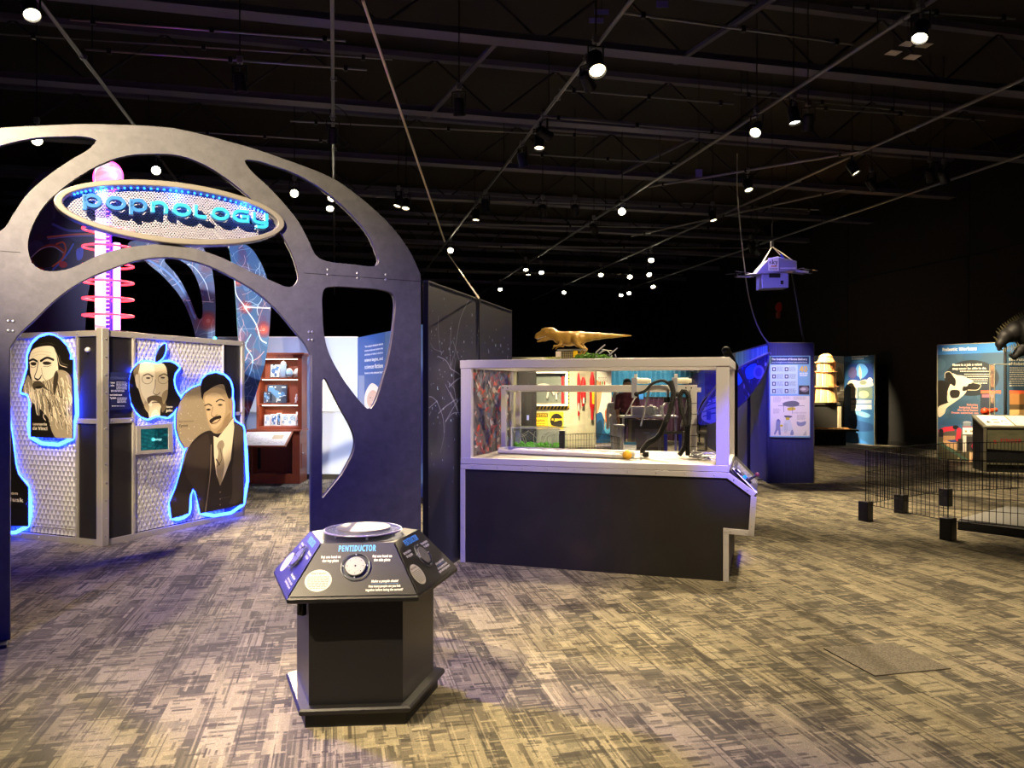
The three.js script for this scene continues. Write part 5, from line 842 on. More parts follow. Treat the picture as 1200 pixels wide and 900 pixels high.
  part(mb, 'box_wall', merge([box(m1 - m0, mh, 0.006, (m0 + m1) / 2, mh / 2, -0.82), box(m1 - m0, mh, 0.006, (m0 + m1) / 2, mh / 2, -1.1), box(0.006, mh, 0.28, m0, mh / 2, -0.96)]), M.acrylic); part(mb, 'box_floor', rbox(m1 - m0, 0.02, 0.28, 0.004, (m0 + m1) / 2, 0.012, -0.96), M.black); part(mb, 'box_edge', merge([rod([m0, mh, -0.82], [m1, mh, -0.82], 0.005), rod([m0, mh, -1.1], [m1, mh, -1.1], 0.005), rod([m0, 0, -0.82], [m0, mh, -0.82], 0.005)]), std(0xcfd3cc, 0.3));
  const ms = []; for (let i = 0; i < 160; i++) { const r = rr(0.01, 0.024); ms.push(new THREE.IcosahedronGeometry(r, 0).translate(rr(m0 + 0.03, m1 - 0.04), 0.03 + rr(0, 0.045), rr(-1.08, -0.84))); } const mo = part(mb, 'moss', merge(ms), std(0x5fae1e, 0.9)); mo.userData.kind = 'stuff';
  const ph = []; for (let i = 0; i < 14; i++) { const x = rr(m0 + 0.05, m1 - 0.06), z = rr(-1.05, -0.86); ph.push(tube([[x, 0.05, z], [x + rr(-0.04, 0.04), rr(0.12, 0.17), z], [x + rr(-0.09, 0.09), rr(0.15, 0.21), z + rr(-0.03, 0.03)]], 0.004, 8, 4)); } part(mb, 'twig', merge(ph), std(0x8f8f78, 0.8));
  const pst = inside('black_post', 'short black post standing beside the moss box', 'post'); { const p = ls(660, 515, 0.9); part(pst, 'post_body', rbox(0.05, 0.22, 0.05, 0.004, p[0] + 0.02, 0.11, -0.78), M.black); part(pst, 'post_foot', rbox(0.1, 0.012, 0.08, 0.003, p[0] + 0.02, 0.006, -0.78), M.black); }
  const rock = inside('tangled_wire', 'tangle of thin silver wire on the deck by the hoses', 'wire'); { const p = ls(826, 533, 0.5); const l = []; for (let i = 0; i < 30; i++) l.push([p[0] + rr(-0.13, 0.1), rr(0.008, 0.07), -0.5 + rr(-0.08, 0.08)]); part(rock, 'wire_loop', tube(l, 0.0045, 160, 5), M.steel); part(rock, 'wire_end', rod(l[0], [l[0][0] - 0.06, 0.01, l[0][2] + 0.05], 0.006), M.white); }
}
// ---------------------------------------------------------------- dinosaur model on the case
function blobMesh(bones, cell, k = 0.02, pad = 0.04) {        // smooth union of tapered capsules, meshed
  const lo = V(1e9, 1e9, 1e9), hi = V(-1e9, -1e9, -1e9);
  for (const [a, b, r1, r2] of bones) for (const [p, r] of [[a, r1], [b, r2]]) { lo.min(V(p[0] - r, p[1] - r, p[2] - r)); hi.max(V(p[0] + r, p[1] + r, p[2] + r)); }
  lo.subScalar(pad); hi.addScalar(pad); const size = Math.max(hi.x - lo.x, hi.y - lo.y, hi.z - lo.z), mid = lo.clone().add(hi).multiplyScalar(0.5);
  const N = Math.min(150, Math.ceil(size / cell)), mc = new MarchingCubes(N, M.black, false, false, 400000); mc.isolation = 0;
  const half = size / 2, at = (i) => (i / N * 2 - 1) * half;
  const bs = bones.map(([a, b, r1, r2]) => { const d = [b[0] - a[0], b[1] - a[1], b[2] - a[2]]; return { a, d, l2: d[0] ** 2 + d[1] ** 2 + d[2] ** 2 || 1e-9, r1, r2 }; });
  for (let z = 0; z < N; z++) for (let y = 0; y < N; y++) for (let x = 0; x < N; x++) {
    const px = at(x) + mid.x, py = at(y) + mid.y, pz = at(z) + mid.z; let dist = 1e3;
    for (const s of bs) {
      const qx = px - s.a[0], qy = py - s.a[1], qz = pz - s.a[2]; let t = (qx * s.d[0] + qy * s.d[1] + qz * s.d[2]) / s.l2; t = t < 0 ? 0 : t > 1 ? 1 : t;
      const dd = Math.hypot(qx - t * s.d[0], qy - t * s.d[1], qz - t * s.d[2]) - (s.r1 + (s.r2 - s.r1) * t);
      const h = Math.max(k - Math.abs(dist - dd), 0) / k; dist = Math.min(dist, dd) - h * h * k * 0.25;
    }
    mc.field[x + y * N + z * N * N] = -dist;
  }
  mc.update();
  const n = mc.count, pos = mc.positionArray.slice(0, n * 3), nor = mc.normalArray.slice(0, n * 3);
  for (let i = 0; i < n; i++) { pos[i * 3] = pos[i * 3] * half + mid.x; pos[i * 3 + 1] = pos[i * 3 + 1] * half + mid.y; pos[i * 3 + 2] = pos[i * 3 + 2] * half + mid.z; }
  let g = new THREE.BufferGeometry(); g.setAttribute('position', new THREE.Float32BufferAttribute(pos, 3)); g = mergeVertices(g, cell * 0.02); g.computeVertexNormals();
  g.setAttribute('uv', new THREE.Float32BufferAttribute(new Float32Array(g.attributes.position.count * 2), 2)); return g;
}
{
  const d = 0.7, topY = 1.863, q = (px, py, z = 0) => { const [s, h] = fC.at(600 + px / 7.5, 370 + py / 7.5, -d); return [s, h - topY, z]; };
  const K = (px) => px / 7.5 * 7.0 / F;                       // crop pixels to metres there
  const t = thing('dinosaur_model', 'golden brown model of a two legged dinosaur on top of the glass case', 'dinosaur', fC.world(0, topY, -d), fC.turn);
  const bones = [
    [q(222, 172), q(300, 142), K(20), K(36)], [q(300, 142), q(350, 140), K(38), K(40)], [q(212, 190), q(285, 172), K(14), K(24)], [q(228, 226), q(290, 208), K(9), K(17)], [q(290, 208), q(350, 180), K(16), K(34)],
    [q(350, 158), q(420, 192), K(44), K(54)], [q(420, 194), q(500, 203), K(60), K(68)], [q(500, 202), q(600, 196), K(68), K(62)], [q(600, 194), q(680, 186), K(58), K(42)], [q(680, 184), q(760, 180), K(40), K(31)], [q(760, 180), q(880, 178), K(30), K(19)], [q(880, 178), q(1045, 175), K(19), K(7)],
  ];
  for (const s of [-1, 1]) {
    bones.push([q(575, 205, s * K(48)), q(592, 255, s * K(58)), K(46), K(26)], [q(592, 255, s * K(58)), q(640, 292, s * K(56)), K(22), K(13)], [q(640, 292, s * K(56)), q(612, 340, s * K(54)), K(11), K(10)], [q(612, 342, s * K(54)), q(560, 352, s * K(56)), K(11), K(7)]);
    bones.push([q(440, 235, s * K(48)), q(436, 262, s * K(54)), K(14), K(10)], [q(436, 262, s * K(54)), q(385, 268, s * K(52)), K(9), K(7)], [q(385, 268, s * K(52)), q(366, 300, s * K(50)), K(7), K(4)]);
    bones.push([q(268, 126, s * K(22)), q(325, 118, s * K(26)), K(9), K(11)]);
  }
  const hide = canvasTex(512, 512, (x) => { x.fillStyle = '#a8823a'; x.fillRect(0, 0, 512, 512); for (let i = 0; i < 1500; i++) { x.globalAlpha = 0.2; x.fillStyle = ['#6b4c1c', '#d2ae62', '#86672e', '#c09a4a'][i % 4]; x.beginPath(); x.ellipse(rnd() * 512, rnd() * 512, rr(2, 9), rr(2, 7), 0, 0, 7); x.fill(); } });
  const geo = blobMesh(bones, 0.0085, 0.016); { const p = geo.attributes.position, u = geo.attributes.uv; for (let i = 0; i < p.count; i++) u.setXY(i, (p.getX(i) + p.getZ(i)) * 2, p.getY(i) * 2); }
  part(t, 'dinosaur_body', geo, std(0xffffff, 0.36, 0.25, { map: hide, bumpMap: hide, bumpScale: 0.006 }));
  for (const s of [-1, 1]) { part(t, 'eye', new THREE.SphereGeometry(K(7), 12, 8), M.black, q(292, 136, s * K(34))); const tg = []; for (let i = 0; i < 9; i++) { const p = q(222 + i * 10, 208 - i * 3, s * K(14 + i)); tg.push(new THREE.ConeGeometry(K(3), K(11), 6).rotateX(Math.PI).translate(...p)); } part(t, 'teeth', merge(tg), M.white); }
  // dressing: base cage, foliage, sticks
  const bx = q(510, 330)[0];
  const cg = thing('wire_cage', 'small mesh cage under the dinosaur on the case top', 'cage', fC.world(bx, topY, -d + 0.06), fC.turn); const wr = []; for (let i = 0; i <= 9; i++) { const x = -0.09 + i * 0.02; wr.push(rod([x, 0, 0], [x, 0.1, 0], 0.0022, 4), rod([x, 0, -0.14], [x, 0.1, -0.14], 0.0022, 4)); } for (let j = 0; j <= 5; j++) wr.push(rod([-0.09, j * 0.02, 0], [0.09, j * 0.02, 0], 0.0022, 4), rod([-0.09, j * 0.02, -0.14], [0.09, j * 0.02, -0.14], 0.0022, 4)); part(cg, 'mesh', merge(wr), std(0xa59a78, 0.5, 0.3)); part(cg, 'cage_lid', rbox(0.26, 0.014, 0.18, 0.003, 0.02, 0.108, -0.07), M.steel); part(cg, 'cage_core', box(0.16, 0.095, 0.1, 0, 0.048, -0.07), std(0x4a4436, 0.8)); part(cg, 'warning_sign', box(0.05, 0.07, 0.004, -0.1, 0.06, 0.006), std(0xd8c9c4, 0.5)); part(cg, 'yellow_sign', box(0.045, 0.07, 0.004, 0.07, 0.07, 0.006), M.yellow);
  const leaf = thing('model_foliage', 'clump of green model foliage beside the mesh cage', 'foliage', fC.world(bx + 0.1, topY, -d + 0.1), fC.turn); const lf = [];
  for (let i = 0; i < 420; i++) { const x = rr(-0.02, 0.32), y = Math.abs(rr(-0.01, 0.075)) * (1 - Math.abs(x - 0.1) * 2); lf.push(new THREE.CircleGeometry(rr(0.007, 0.015), 5).rotateX(rr(-1.5, 1.5)).rotateY(rr(0, 3)).translate(x, Math.max(0.006, y), rr(-0.1, 0.06))); }
  const lp = part(leaf, 'leaves', merge(lf), std(0x4f7f22, 0.8, 0, { side: THREE.DoubleSide })); lp.userData.kind = 'stuff'; part(leaf, 'soil', rbox(0.36, 0.008, 0.18, 0.003, 0.13, 0.004, -0.02), std(0x4a3a22, 0.9));
  const lf2 = thing('model_foliage', 'dry yellow green model tuft at the other side of the mesh cage', 'foliage', fC.world(bx - 0.17, topY, -d + 0.1), fC.turn); const l3 = []; for (let i = 0; i < 60; i++) l3.push(rod([rr(-0.02, 0.1), 0, rr(-0.04, 0.04)], [rr(-0.05, 0.12), rr(0.02, 0.045), rr(-0.04, 0.04)], 0.002, 4)); const lp2 = part(lf2, 'blades', merge(l3), std(0x9aa03c, 0.8)); lp2.userData.kind = 'stuff';
  const fe = thing('broken_fence', 'tiny broken fence of leaning sticks at the end of the case top', 'fence', fC.world(bx + 0.28, topY, -d + 0.1), fC.turn); const K2 = (x, y) => { const [s, h] = fC.at(600 + x / 7.5, 370 + y / 7.5, -d + 0.1); return [s - (bx + 0.28), Math.max(h - topY, 0.004), 0]; };
  for (const [a, b, c, e] of [[740, 320, 818, 254], [765, 335, 810, 296], [855, 345, 925, 283], [740, 365, 740, 318], [865, 365, 880, 345], [915, 365, 905, 340]]) part(fe, 'stick', rod(K2(a, b), K2(c, e), 0.0065, 6), std(0x8e8ea0, 0.5)); for (const l of [[[780, 292], [830, 300], [890, 310]], [[770, 330], [830, 305], [870, 340]]]) part(fe, 'wire', tube(l.map(([x, y]) => K2(x, y)), 0.0025, 16, 4), M.steel);
  const br = thing('tiny_bone', 'tiny pale bone lying alone on the case top', 'bone', fC.world(q(280, 365)[0], topY, -d + 0.1), fC.turn); part(br, 'shaft', rod([-0.012, 0.004, 0], [0.014, 0.03, 0], 0.004, 6), M.offwhite); part(br, 'knuckle', new THREE.SphereGeometry(0.006, 8, 6).translate(0.014, 0.03, 0), M.offwhite);
}
// ---------------------------------------------------------------- figures
function figure(name, label, pos, turn, o) {
  const t = thing(name, label, o.cat || 'person', pos, turn), k = o.h / 1.75;
  const B = (l, e = 0) => l.map(([a, b, r1, r2]) => [a.map((v) => v * k), b.map((v) => v * k), (r1 + e) * k, (r2 + e) * k]);
  const head = [[[0, 1.6, 0.01], [0, 1.66, 0], 0.082, 0.09], [[0, 1.545, 0.03], [0, 1.6, 0.02], 0.05, 0.07], [[0, 1.6, 0.09], [0, 1.575, 0.1], 0.012, 0.016], [[-0.085, 1.6, 0], [-0.09, 1.62, 0], 0.015, 0.018], [[0.085, 1.6, 0], [0.09, 1.62, 0], 0.015, 0.018]];
  const neck = [[[0, 1.42, 0], [0, 1.55, 0.01], 0.06, 0.055]];
  const torso = [[[0, 1.36, 0], [0, 1.15, 0], 0.12, 0.12], [[-0.12, 1.36, 0], [0.12, 1.36, 0], 0.085, 0.085], [[-0.07, 1.2, 0.01], [0.07, 1.2, 0.01], 0.11, 0.11], [[-0.06, 1.0, 0], [0.06, 1.0, 0], 0.115, 0.115]];
  const arms = [], legs = [], hands = [], feet = [];
  for (const s of [-1, 1]) {
    arms.push([[s * 0.19, 1.37, 0], [s * 0.235, 1.1, 0], 0.062, 0.047]); hands.push([[s * 0.235, 1.1, 0], [s * 0.22, 0.86, 0.09], 0.042, 0.03], [[s * 0.22, 0.86, 0.09], [s * 0.215, 0.79, 0.11], 0.03, 0.026]);
    for (let f = 0; f < 4; f++) hands.push([[s * (0.2 + f * 0.014), 0.78, 0.1 + f * 0.008], [s * (0.2 + f * 0.014), 0.715 + Math.abs(f - 1.5) * 0.008, 0.12 + f * 0.006], 0.009, 0.007]); hands.push([[s * 0.2, 0.83, 0.11], [s * 0.18, 0.775, 0.14], 0.011, 0.008]);
    legs.push([[s * 0.09, 0.95, 0], [s * 0.1, 0.52, 0.01], 0.098, 0.062], [[s * 0.1, 0.52, 0.01], [s * 0.1, 0.1, -0.01], 0.06, 0.042]); feet.push([[s * 0.1, 0.06, -0.03], [s * 0.115, 0.04, 0.15], 0.046, 0.034]);
  }
  const skin = std(o.skin, 0.6);
  const body = part(t, 'body', blobMesh(B([...head, ...neck, ...torso, ...arms, ...hands, ...legs, ...feet]), 0.013, 0.03), skin);
  if (o.shirt) part(t, 'shirt', blobMesh(B([...torso, ...arms], 0.012), 0.014, 0.03), std(o.shirt, 0.85));
  if (o.legs) part(t, 'trousers', blobMesh(B([...legs, torso[3]], 0.011), 0.014, 0.03), std(o.legs, 0.85));
  if (o.hair) part(t, 'hair', blobMesh(B([[[0, 1.67, -0.015], [0, 1.69, -0.01], 0.098, 0.092], [[0, 1.6, -0.05], [0, 1.66, -0.03], 0.07, 0.085]]), 0.012, 0.02), std(o.hair, 0.8));
  if (o.hair) { part(t, 'shoes', blobMesh(B(feet, 0.01), 0.012, 0.02), M.black); for (const s of [-1, 1]) part(body, 'eye', new THREE.SphereGeometry(0.011 * k, 8, 6), M.black, [s * 0.033 * k, 1.625 * k, 0.083 * k]); part(body, 'mouth', rbox(0.04 * k, 0.008 * k, 0.012 * k, 0.003, 0, 1.545 * k, 0.083 * k), std(0x8a4038, 0.6)); }
  return t;
}
figure('person', 'person with dark hair in a maroon top standing behind the counter', C((735 - 600) / F * 18.2, 18.2), -YAW, { h: 1.8, skin: 0xb98a6a, shirt: 0x5c1f34, legs: 0x22242c, hair: 0x17110d });
figure('mannequin', 'pale mannequin in white armour standing near the surfer banner', C((722 - 600) / F * 18.8, 18.8), -YAW - 0.3, { h: 1.52, skin: 0xd9dde6, cat: 'mannequin' });
// ---------------------------------------------------------------- caution wall seen through the glass case
{
  const z = 21, f = new Frame(C(0.0, z - 0.2), C((698 - 600) / F * z, z)), H = 2.44;
  const paint = canvasTex(512, 512, (x) => { x.fillStyle = '#9c9a84'; x.fillRect(0, 0, 512, 512); for (let i = 0; i < 700; i++) { x.globalAlpha = 0.06; x.fillStyle = rnd() < 0.5 ? '#b9b79e' : '#7d7b68'; x.beginPath(); x.ellipse(rnd() * 512, rnd() * 512, rr(4, 40), rr(4, 60), 0, 0, 7); x.fill(); } });
  const t = thing('caution_wall', 'grey green exhibit wall with hazard tape and yellow caution signs', 'wall', f.o, f.turn);
  part(t, 'board', metreUV(box(f.len, H, 0.06, f.len / 2, H / 2, -0.03), 2), std(0xffffff, 0.7, 0, { map: paint }));
  const haz = canvasTex(256, 64, (x) => { x.fillStyle = '#e8c51c'; x.fillRect(0, 0, 256, 64); x.fillStyle = '#16140e'; for (let i = -1; i < 5; i++) { x.beginPath(); x.moveTo(i * 64, 64); x.lineTo(i * 64 + 32, 64); x.lineTo(i * 64 + 64, 0); x.lineTo(i * 64 + 32, 0); x.fill(); } });
  const tape = (x0, y0, x1, y1) => { const a = f.at(x0, y0), b = f.at(x1, y1), w = b[0] - a[0], h = a[1] - b[1], g = box(Math.abs(w), Math.abs(h), 0.008, (a[0] + b[0]) / 2, (a[1] + b[1]) / 2, 0.004); const u = g.attributes.uv, p = g.attributes.position; for (let i = 0; i < p.count; i++) Math.abs(w) > Math.abs(h) ? u.setXY(i, p.getX(i) / 0.38, (p.getY(i) - b[1]) / h) : u.setXY(i, p.getY(i) / 0.38, (p.getX(i) - a[0]) / w); part(t, 'hazard_tape', g, std(0xffffff, 0.5, 0, { map: haz })); };
  tape(663.4, 425, 667.3, 475.5); tape(624, 475.5, 667.3, 479.6); tape(667.3, 425, 698, 432.5);
  // window box
  const wa = f.at(611, 437.5), wb = f.at(662, 473.5), ww = wb[0] - wa[0], wh = wa[1] - wb[1];
  part(t, 'window_back', rbox(ww, wh, 0.02, 0.003, (wa[0] + wb[0]) / 2, (wa[1] + wb[1]) / 2, 0.012), std(0x5f6a62, 0.6)); part(t, 'window_back', rbox(ww * 0.22, wh * 0.98, 0.012, 0.003, wa[0] + ww * 0.2, (wa[1] + wb[1]) / 2, 0.022), std(0x141a2a, 0.5));
  const br = (x0, y0, x1, y1) => part(t, 'window_frame', rbox(x1 - x0, y1 - y0, 0.14, 0.005, (x0 + x1) / 2, (y0 + y1) / 2, 0.07), M.white);
  br(wa[0] - 0.06, wa[1], wb[0] + 0.06, wa[1] + 0.04); br(wa[0] - 0.06, wb[1] - 0.05, wb[0] + 0.06, wb[1]); br(wa[0] - 0.06, wb[1], wa[0], wa[1]); br(wb[0], wb[1], wb[0] + 0.06, wa[1]); part(t, 'window_frame', rbox(0.03, wh, 0.1, 0.004, wa[0] + ww * 0.13, (wa[1] + wb[1]) / 2, 0.06), M.white);
  part(t, 'window_pane', new THREE.PlaneGeometry(ww, wh), M.glass, [(wa[0] + wb[0]) / 2, (wa[1] + wb[1]) / 2, 0.12]);
  const sk = thing('creature_skeleton', 'small pale creature skeleton inside the framed window box', 'skeleton', f.world(wa[0], wb[1], 0.06), f.turn); const bones = []; for (const l of [[[0.2, 0.1], [0.26, 0.32], [0.42, 0.42], [0.62, 0.4], [0.74, 0.2]], [[0.5, 0.42], [0.6, 0.3], [0.58, 0.12]], [[0.62, 0.4], [0.76, 0.34], [0.8, 0.1]], [[0.3, 0.36], [0.24, 0.2], [0.3, 0.08]], [[0.42, 0.42], [0.46, 0.3]], [[0.52, 0.42], [0.54, 0.3]]]) bones.push(tube(l.map(([x, y]) => [x * ww, y * wh * 1.5, 0]), 0.026, 20, 6)); part(sk, 'bones', merge(bones), M.offwhite); part(sk, 'skull', new THREE.SphereGeometry(0.06, 14, 10).scale(1.4, 1, 0.7).translate(0.78 * ww, 0.42 * wh, 0), M.offwhite); part(sk, 'stand', rbox(ww * 0.8, 0.03, 0.06, 0.004, ww * 0.5, 0.015, 0), std(0x9a8c64, 0.7));
  const rp = thing('red_rod', 'upright red rod standing in the window box', 'rod', f.world(wa[0] + ww * 0.94, wb[1], 0.06), f.turn); part(rp, 'rod_body', cyl(0.035, wh * 0.92, 12).translate(0, wh * 0.46, 0), M.red); part(rp, 'rod_cap', cyl(0.04, 0.05, 12).translate(0, wh * 0.94, 0), M.darkMetal);
  // signs
  printBoard(t, 'caution_sign', f, [[624, 483.6], [642.6, 483.6], [642.6, 503], [624, 503]], 0.01, 0.01, (D) => { D.bg('#e2bf1e'); D.rect(624.6, 484.3, 642, 488.8, '#1a160a'); D.text('CAUTION', 625.2, 488.2, 3.1, '#e2bf1e', 'bold', 'sans-serif', 16.2); D.text('Raptors', 627.6, 494, 2.4, '#2a230e', 'bold', 'sans-serif', 11); D.lines(627, 496, 12, 3, 2, 0.8, '#5a4c18'); }, { res: 400 });
  printBoard(t, 'caution_sign', f, [[643.5, 482.4], [660.4, 482.4], [660.4, 503], [643.5, 503]], 0.01, 0.01, (D) => { D.bg('#e2bf1e'); D.blob([[646, 489], [649, 485.5], [653, 484.6], [657, 486.5], [658.8, 490], [650, 490.4]], '#141108'); D.blob([[645, 493], [650, 494], [658, 492.6], [658.6, 499], [652, 499.5], [646.4, 498]], '#141108'); D.ell(647.6, 491.6, 2.6, 2.6, '#141108'); D.ell(647.6, 491.6, 1.3, 1.3, '#e2bf1e'); for (const [x, y] of [[645.2, 483.8], [659, 483.8], [645.2, 501.6], [659, 501.6]]) D.ell(x, y, 0.5, 0.5, '#141108'); }, { res: 400 });
  // red props hung on the wall
  const can = (label, px, y0, y1, r, yel) => { const a = f.at(px, y0, 0.12), b = f.at(px, y1, 0.12), h = a[1] - b[1]; const g = thing('red_canister', label, 'canister', f.world(a[0], b[1], 0.12), f.turn, 'red props on the caution wall'); part(g, 'canister_body', new THREE.LatheGeometry([[0, 0], [r * 0.5, 0], [r * 0.55, h * 0.2], [r, h * 0.3], [r, h * 0.85], [r * 0.6, h * 0.95], [r * 0.5, h], [0, h]].map((p) => new THREE.Vector2(...p)), 18), M.red); part(g, 'collar', cyl(r * 1.08, h * 0.05, 18).translate(0, h * 0.62, 0), std(0x2a1414, 0.5)); if (yel) part(g, 'yellow_label', rbox(r * 1.0, h * 0.34, 0.01, 0.003, r * 0.2, h * 0.5, r), M.yellow); else part(g, 'grip', rbox(r * 0.6, h * 0.2, r, 0.01, 0, h * 0.2, r * 0.7), M.offwhite); part(g, 'wall_hook', rod([0, h * 0.9, 0], [0, h * 0.9, -0.12], 0.01), M.steel); };
  can('slim red canister with a grip hung on the caution wall', 678, 437, 487, 0.04, 0); can('short stout red canister hung on the caution wall', 683.5, 442, 476, 0.07, 0); can('long red canister with a yellow label beside the surfer banner', 694, 436, 492, 0.066, 1);
  // banner
  const s = thing('surfer_banner', 'tall banner printed with an orange surfer over blue waves', 'banner', f.world(0, 0), f.turn);
  printBoard(s, 'banner_sheet', f, [[699, 420], [716.5, 420], [716.5, 519], [699, 519]], 0.1, 0.02, (D) => { D.bg('#f2efe2'); D.rect(699, 420, 717, 435, '#173a5c'); D.blob([[697, 445], [704, 450], [703, 475], [697, 490]], '#c59a6c'); D.lines(701, 442, 12, 4, 1.6, 0.7, '#8c8878'); for (const [x, c] of [[703.5, '#b0602c'], [706, '#5c8c34'], [708.5, '#b8452c']]) D.ell(x, 449, 0.9, 2.4, c); D.blob([[697, 488], [704, 483], [709, 492], [718, 490], [720, 522], [696, 522]], '#1f5f95'); D.blob([[697, 500], [704, 492], [706, 505], [700, 515]], '#15405f'); D.ell(712, 501, 4, 7, '#57b4dc'); D.blob([[709.5, 481], [712, 478], [714, 484], [713.5, 492], [714, 500], [711.5, 504], [710, 494], [709, 488]], '#c65a22'); D.ell(711.6, 480.5, 1.7, 2, '#e2a14a'); D.line([[709, 492], [708, 503]], 0.8, '#e0a860', false); }, { res: 380 });
  part(s, 'banner_base', rbox(0.46, 0.06, 0.2, 0.01, f.at(707.5, 500, 0.1)[0], 0.03, 0.1), M.alu);
  const bp = thing('dark_pillar', 'dark pillar with a small pale blue tag beside the window box', 'pillar', f.world(f.at(612, 490)[0] - 0.18, 0, 0.25), f.turn); part(bp, 'shaft', rbox(0.5, 2.3, 0.1, 0.006, 0.28, 1.15, 0), M.black); part(bp, 'tag', rbox(0.06, 0.13, 0.012, 0.003, 0.3, EYE - 34 * 20.8 / F, 0.056), std(0x8a9ae8, 0.4), null, [0, 0, 0.0]);
}
// ---------------------------------------------------------------- curtain, counter and stands beyond the case
{
  const z = 25, a = C((700 - 600) / F * z, z), b = C((820 - 600) / F * 23, 23), f = new Frame(a, b);
  const fold = (w, y0, y1, n) => { const g = new THREE.PlaneGeometry(w, y1 - y0, n * 8, 1).translate(w / 2, (y0 + y1) / 2, 0); const p = g.attributes.position; for (let i = 0; i < p.count; i++) p.setZ(i, 0.06 * Math.sin(p.getX(i) / w * n * Math.PI * 2) + 0.02 * Math.sin(p.getX(i) * 31)); g.computeVertexNormals(); return g; };
  const c1 = thing('curtain', 'blue green pleated curtain hanging behind the exhibits', 'curtain', f.o, f.turn); part(c1, 'cloth', fold(f.len, 1.3, 2.45, 22), std(0x17628c, 0.8, 0, { side: THREE.DoubleSide })); part(c1, 'rail', rod([0, 2.47, 0], [f.len, 2.47, 0], 0.03), M.darkMetal);
  const c2 = thing('curtain', 'dark maroon pleated curtain below the blue one', 'curtain', f.world(0, 0, 0.2), f.turn); part(c2, 'cloth', fold(f.len, 0.02, 1.3, 22), std(0x2e1230, 0.85, 0, { side: THREE.DoubleSide })); part(c2, 'rail', rod([0, 1.32, 0], [f.len, 1.32, 0], 0.02), M.darkMetal); for (const x of [0.02, f.len - 0.02]) { part(c2, 'stand_post', rod([x, 0, 0], [x, 1.32, 0], 0.02), M.darkMetal); part(c1, 'stand_post', rod([x, 0, -0.02], [x, 2.47, -0.02], 0.025), M.darkMetal); }
  for (const [x0, x1] of [[722, 729], [733, 740], [744, 754]]) { const m = thing('blue_board', 'small plain bright blue board on a stand before the maroon curtain', 'picture', C((x0 - 600) / F * 22, 22), -YAW, 'blue boards by the curtain'); const w = (x1 - x0) / F * 22, h0 = EYE + (HZ - 468) / F * 22, h1 = EYE + (HZ - 461.5) / F * 22; part(m, 'board_face', rbox(w, h1 - h0, 0.03, 0.004, w / 2, (h0 + h1) / 2, 0), std(0x3f8ff0, 0.5)); part(m, 'board_back', rbox(w + 0.02, h1 - h0 + 0.02, 0.03, 0.004, w / 2, (h0 + h1) / 2, -0.025), M.black); part(m, 'stand', rod([w / 2, 0, -0.03], [w / 2, h0, -0.03], 0.02), M.darkMetal); }  // flat boards of one blue, nothing printed on them
  // counter
  const zc = 17, X = (px) => (px - 600) / F * zc, hy = (py) => EYE + (HZ - py) / F * zc;
  const t = thing('white_counter', 'white topped counter on brown boxes beyond the glass case', 'counter', C(X(728), zc), -YAW); const w = X(795) - X(728);
  part(t, 'counter_top', rbox(w, 0.05, 0.6, 0.008, w / 2, hy(488.5), -0.3), M.white); part(t, 'cabinet_body', rbox(w * 0.62, hy(491) - 0.05, 0.5, 0.008, w * 0.5, (hy(491) - 0.0) / 2, -0.32), std(0x5e5848, 0.7)); part(t, 'door_panel', rbox(w * 0.5, 0.4, 0.02, 0.004, w * 0.5, 0.5, -0.06), std(0x807862, 0.6)); part(t, 'door_pull', rod([w * 0.4, 0.62, -0.04], [w * 0.5, 0.62, -0.04], 0.012), M.steel); for (const x of [0.05, w - 0.05]) part(t, 'leg', rod([x, 0, -0.06], [x, hy(490), -0.06], 0.025), M.alu);
  const bx = thing('white_box', 'white carton standing on the counter', 'box', C(X(742), zc + 0.25, hy(488.5) + 0.026), -YAW); part(bx, 'carton', rbox(X(770) - X(742), 0.17, 0.2, 0.008, (X(770) - X(742)) / 2, 0.085, 0), M.white); part(bx, 'carton_lid', rbox(X(770) - X(742) + 0.02, 0.03, 0.22, 0.006, (X(770) - X(742)) / 2, 0.185, 0), M.offwhite);
  for (const [px, h] of [[764, 0.22], [770, 0.16], [776, 0.2]]) { const j = thing('clear_jar', 'clear jar standing on the counter beside the white carton', 'jar', C(X(px), zc + 0.08, hy(488.5) + 0.026), 0, 'clear jars on the counter'); part(j, 'jar_wall', new THREE.LatheGeometry([[0, 0], [0.05, 0], [0.055, 0.02], [0.055, h * 0.75], [0.03, h * 0.9], [0.03, h]].map((p) => new THREE.Vector2(...p)), 16), phys(0xeef2f2, 0.1, { transmission: 0.8, thickness: 0, side: THREE.DoubleSide })); part(j, 'cap', cyl(0.034, 0.03, 14).translate(0, h, 0), M.white); }
  const st = thing('white_stool', 'white stool with two thick legs beside the counter', 'stool', C((725 - 600) / F * 15.5, 15.5), -YAW); const sh = EYE + (HZ - 499) / F * 15.5; for (const x of [-0.055, 0.055]) for (const z2 of [-0.1, 0.1]) part(st, 'leg', cyl(0.026, sh - 0.02, 12).translate(x, sh / 2, z2), M.white); part(st, 'seat', rbox(0.2, 0.05, 0.3, 0.012, 0, sh, 0), M.white); part(st, 'stretcher', rod([-0.055, sh * 0.5, 0.1], [0.055, sh * 0.5, 0.1], 0.018), M.white);
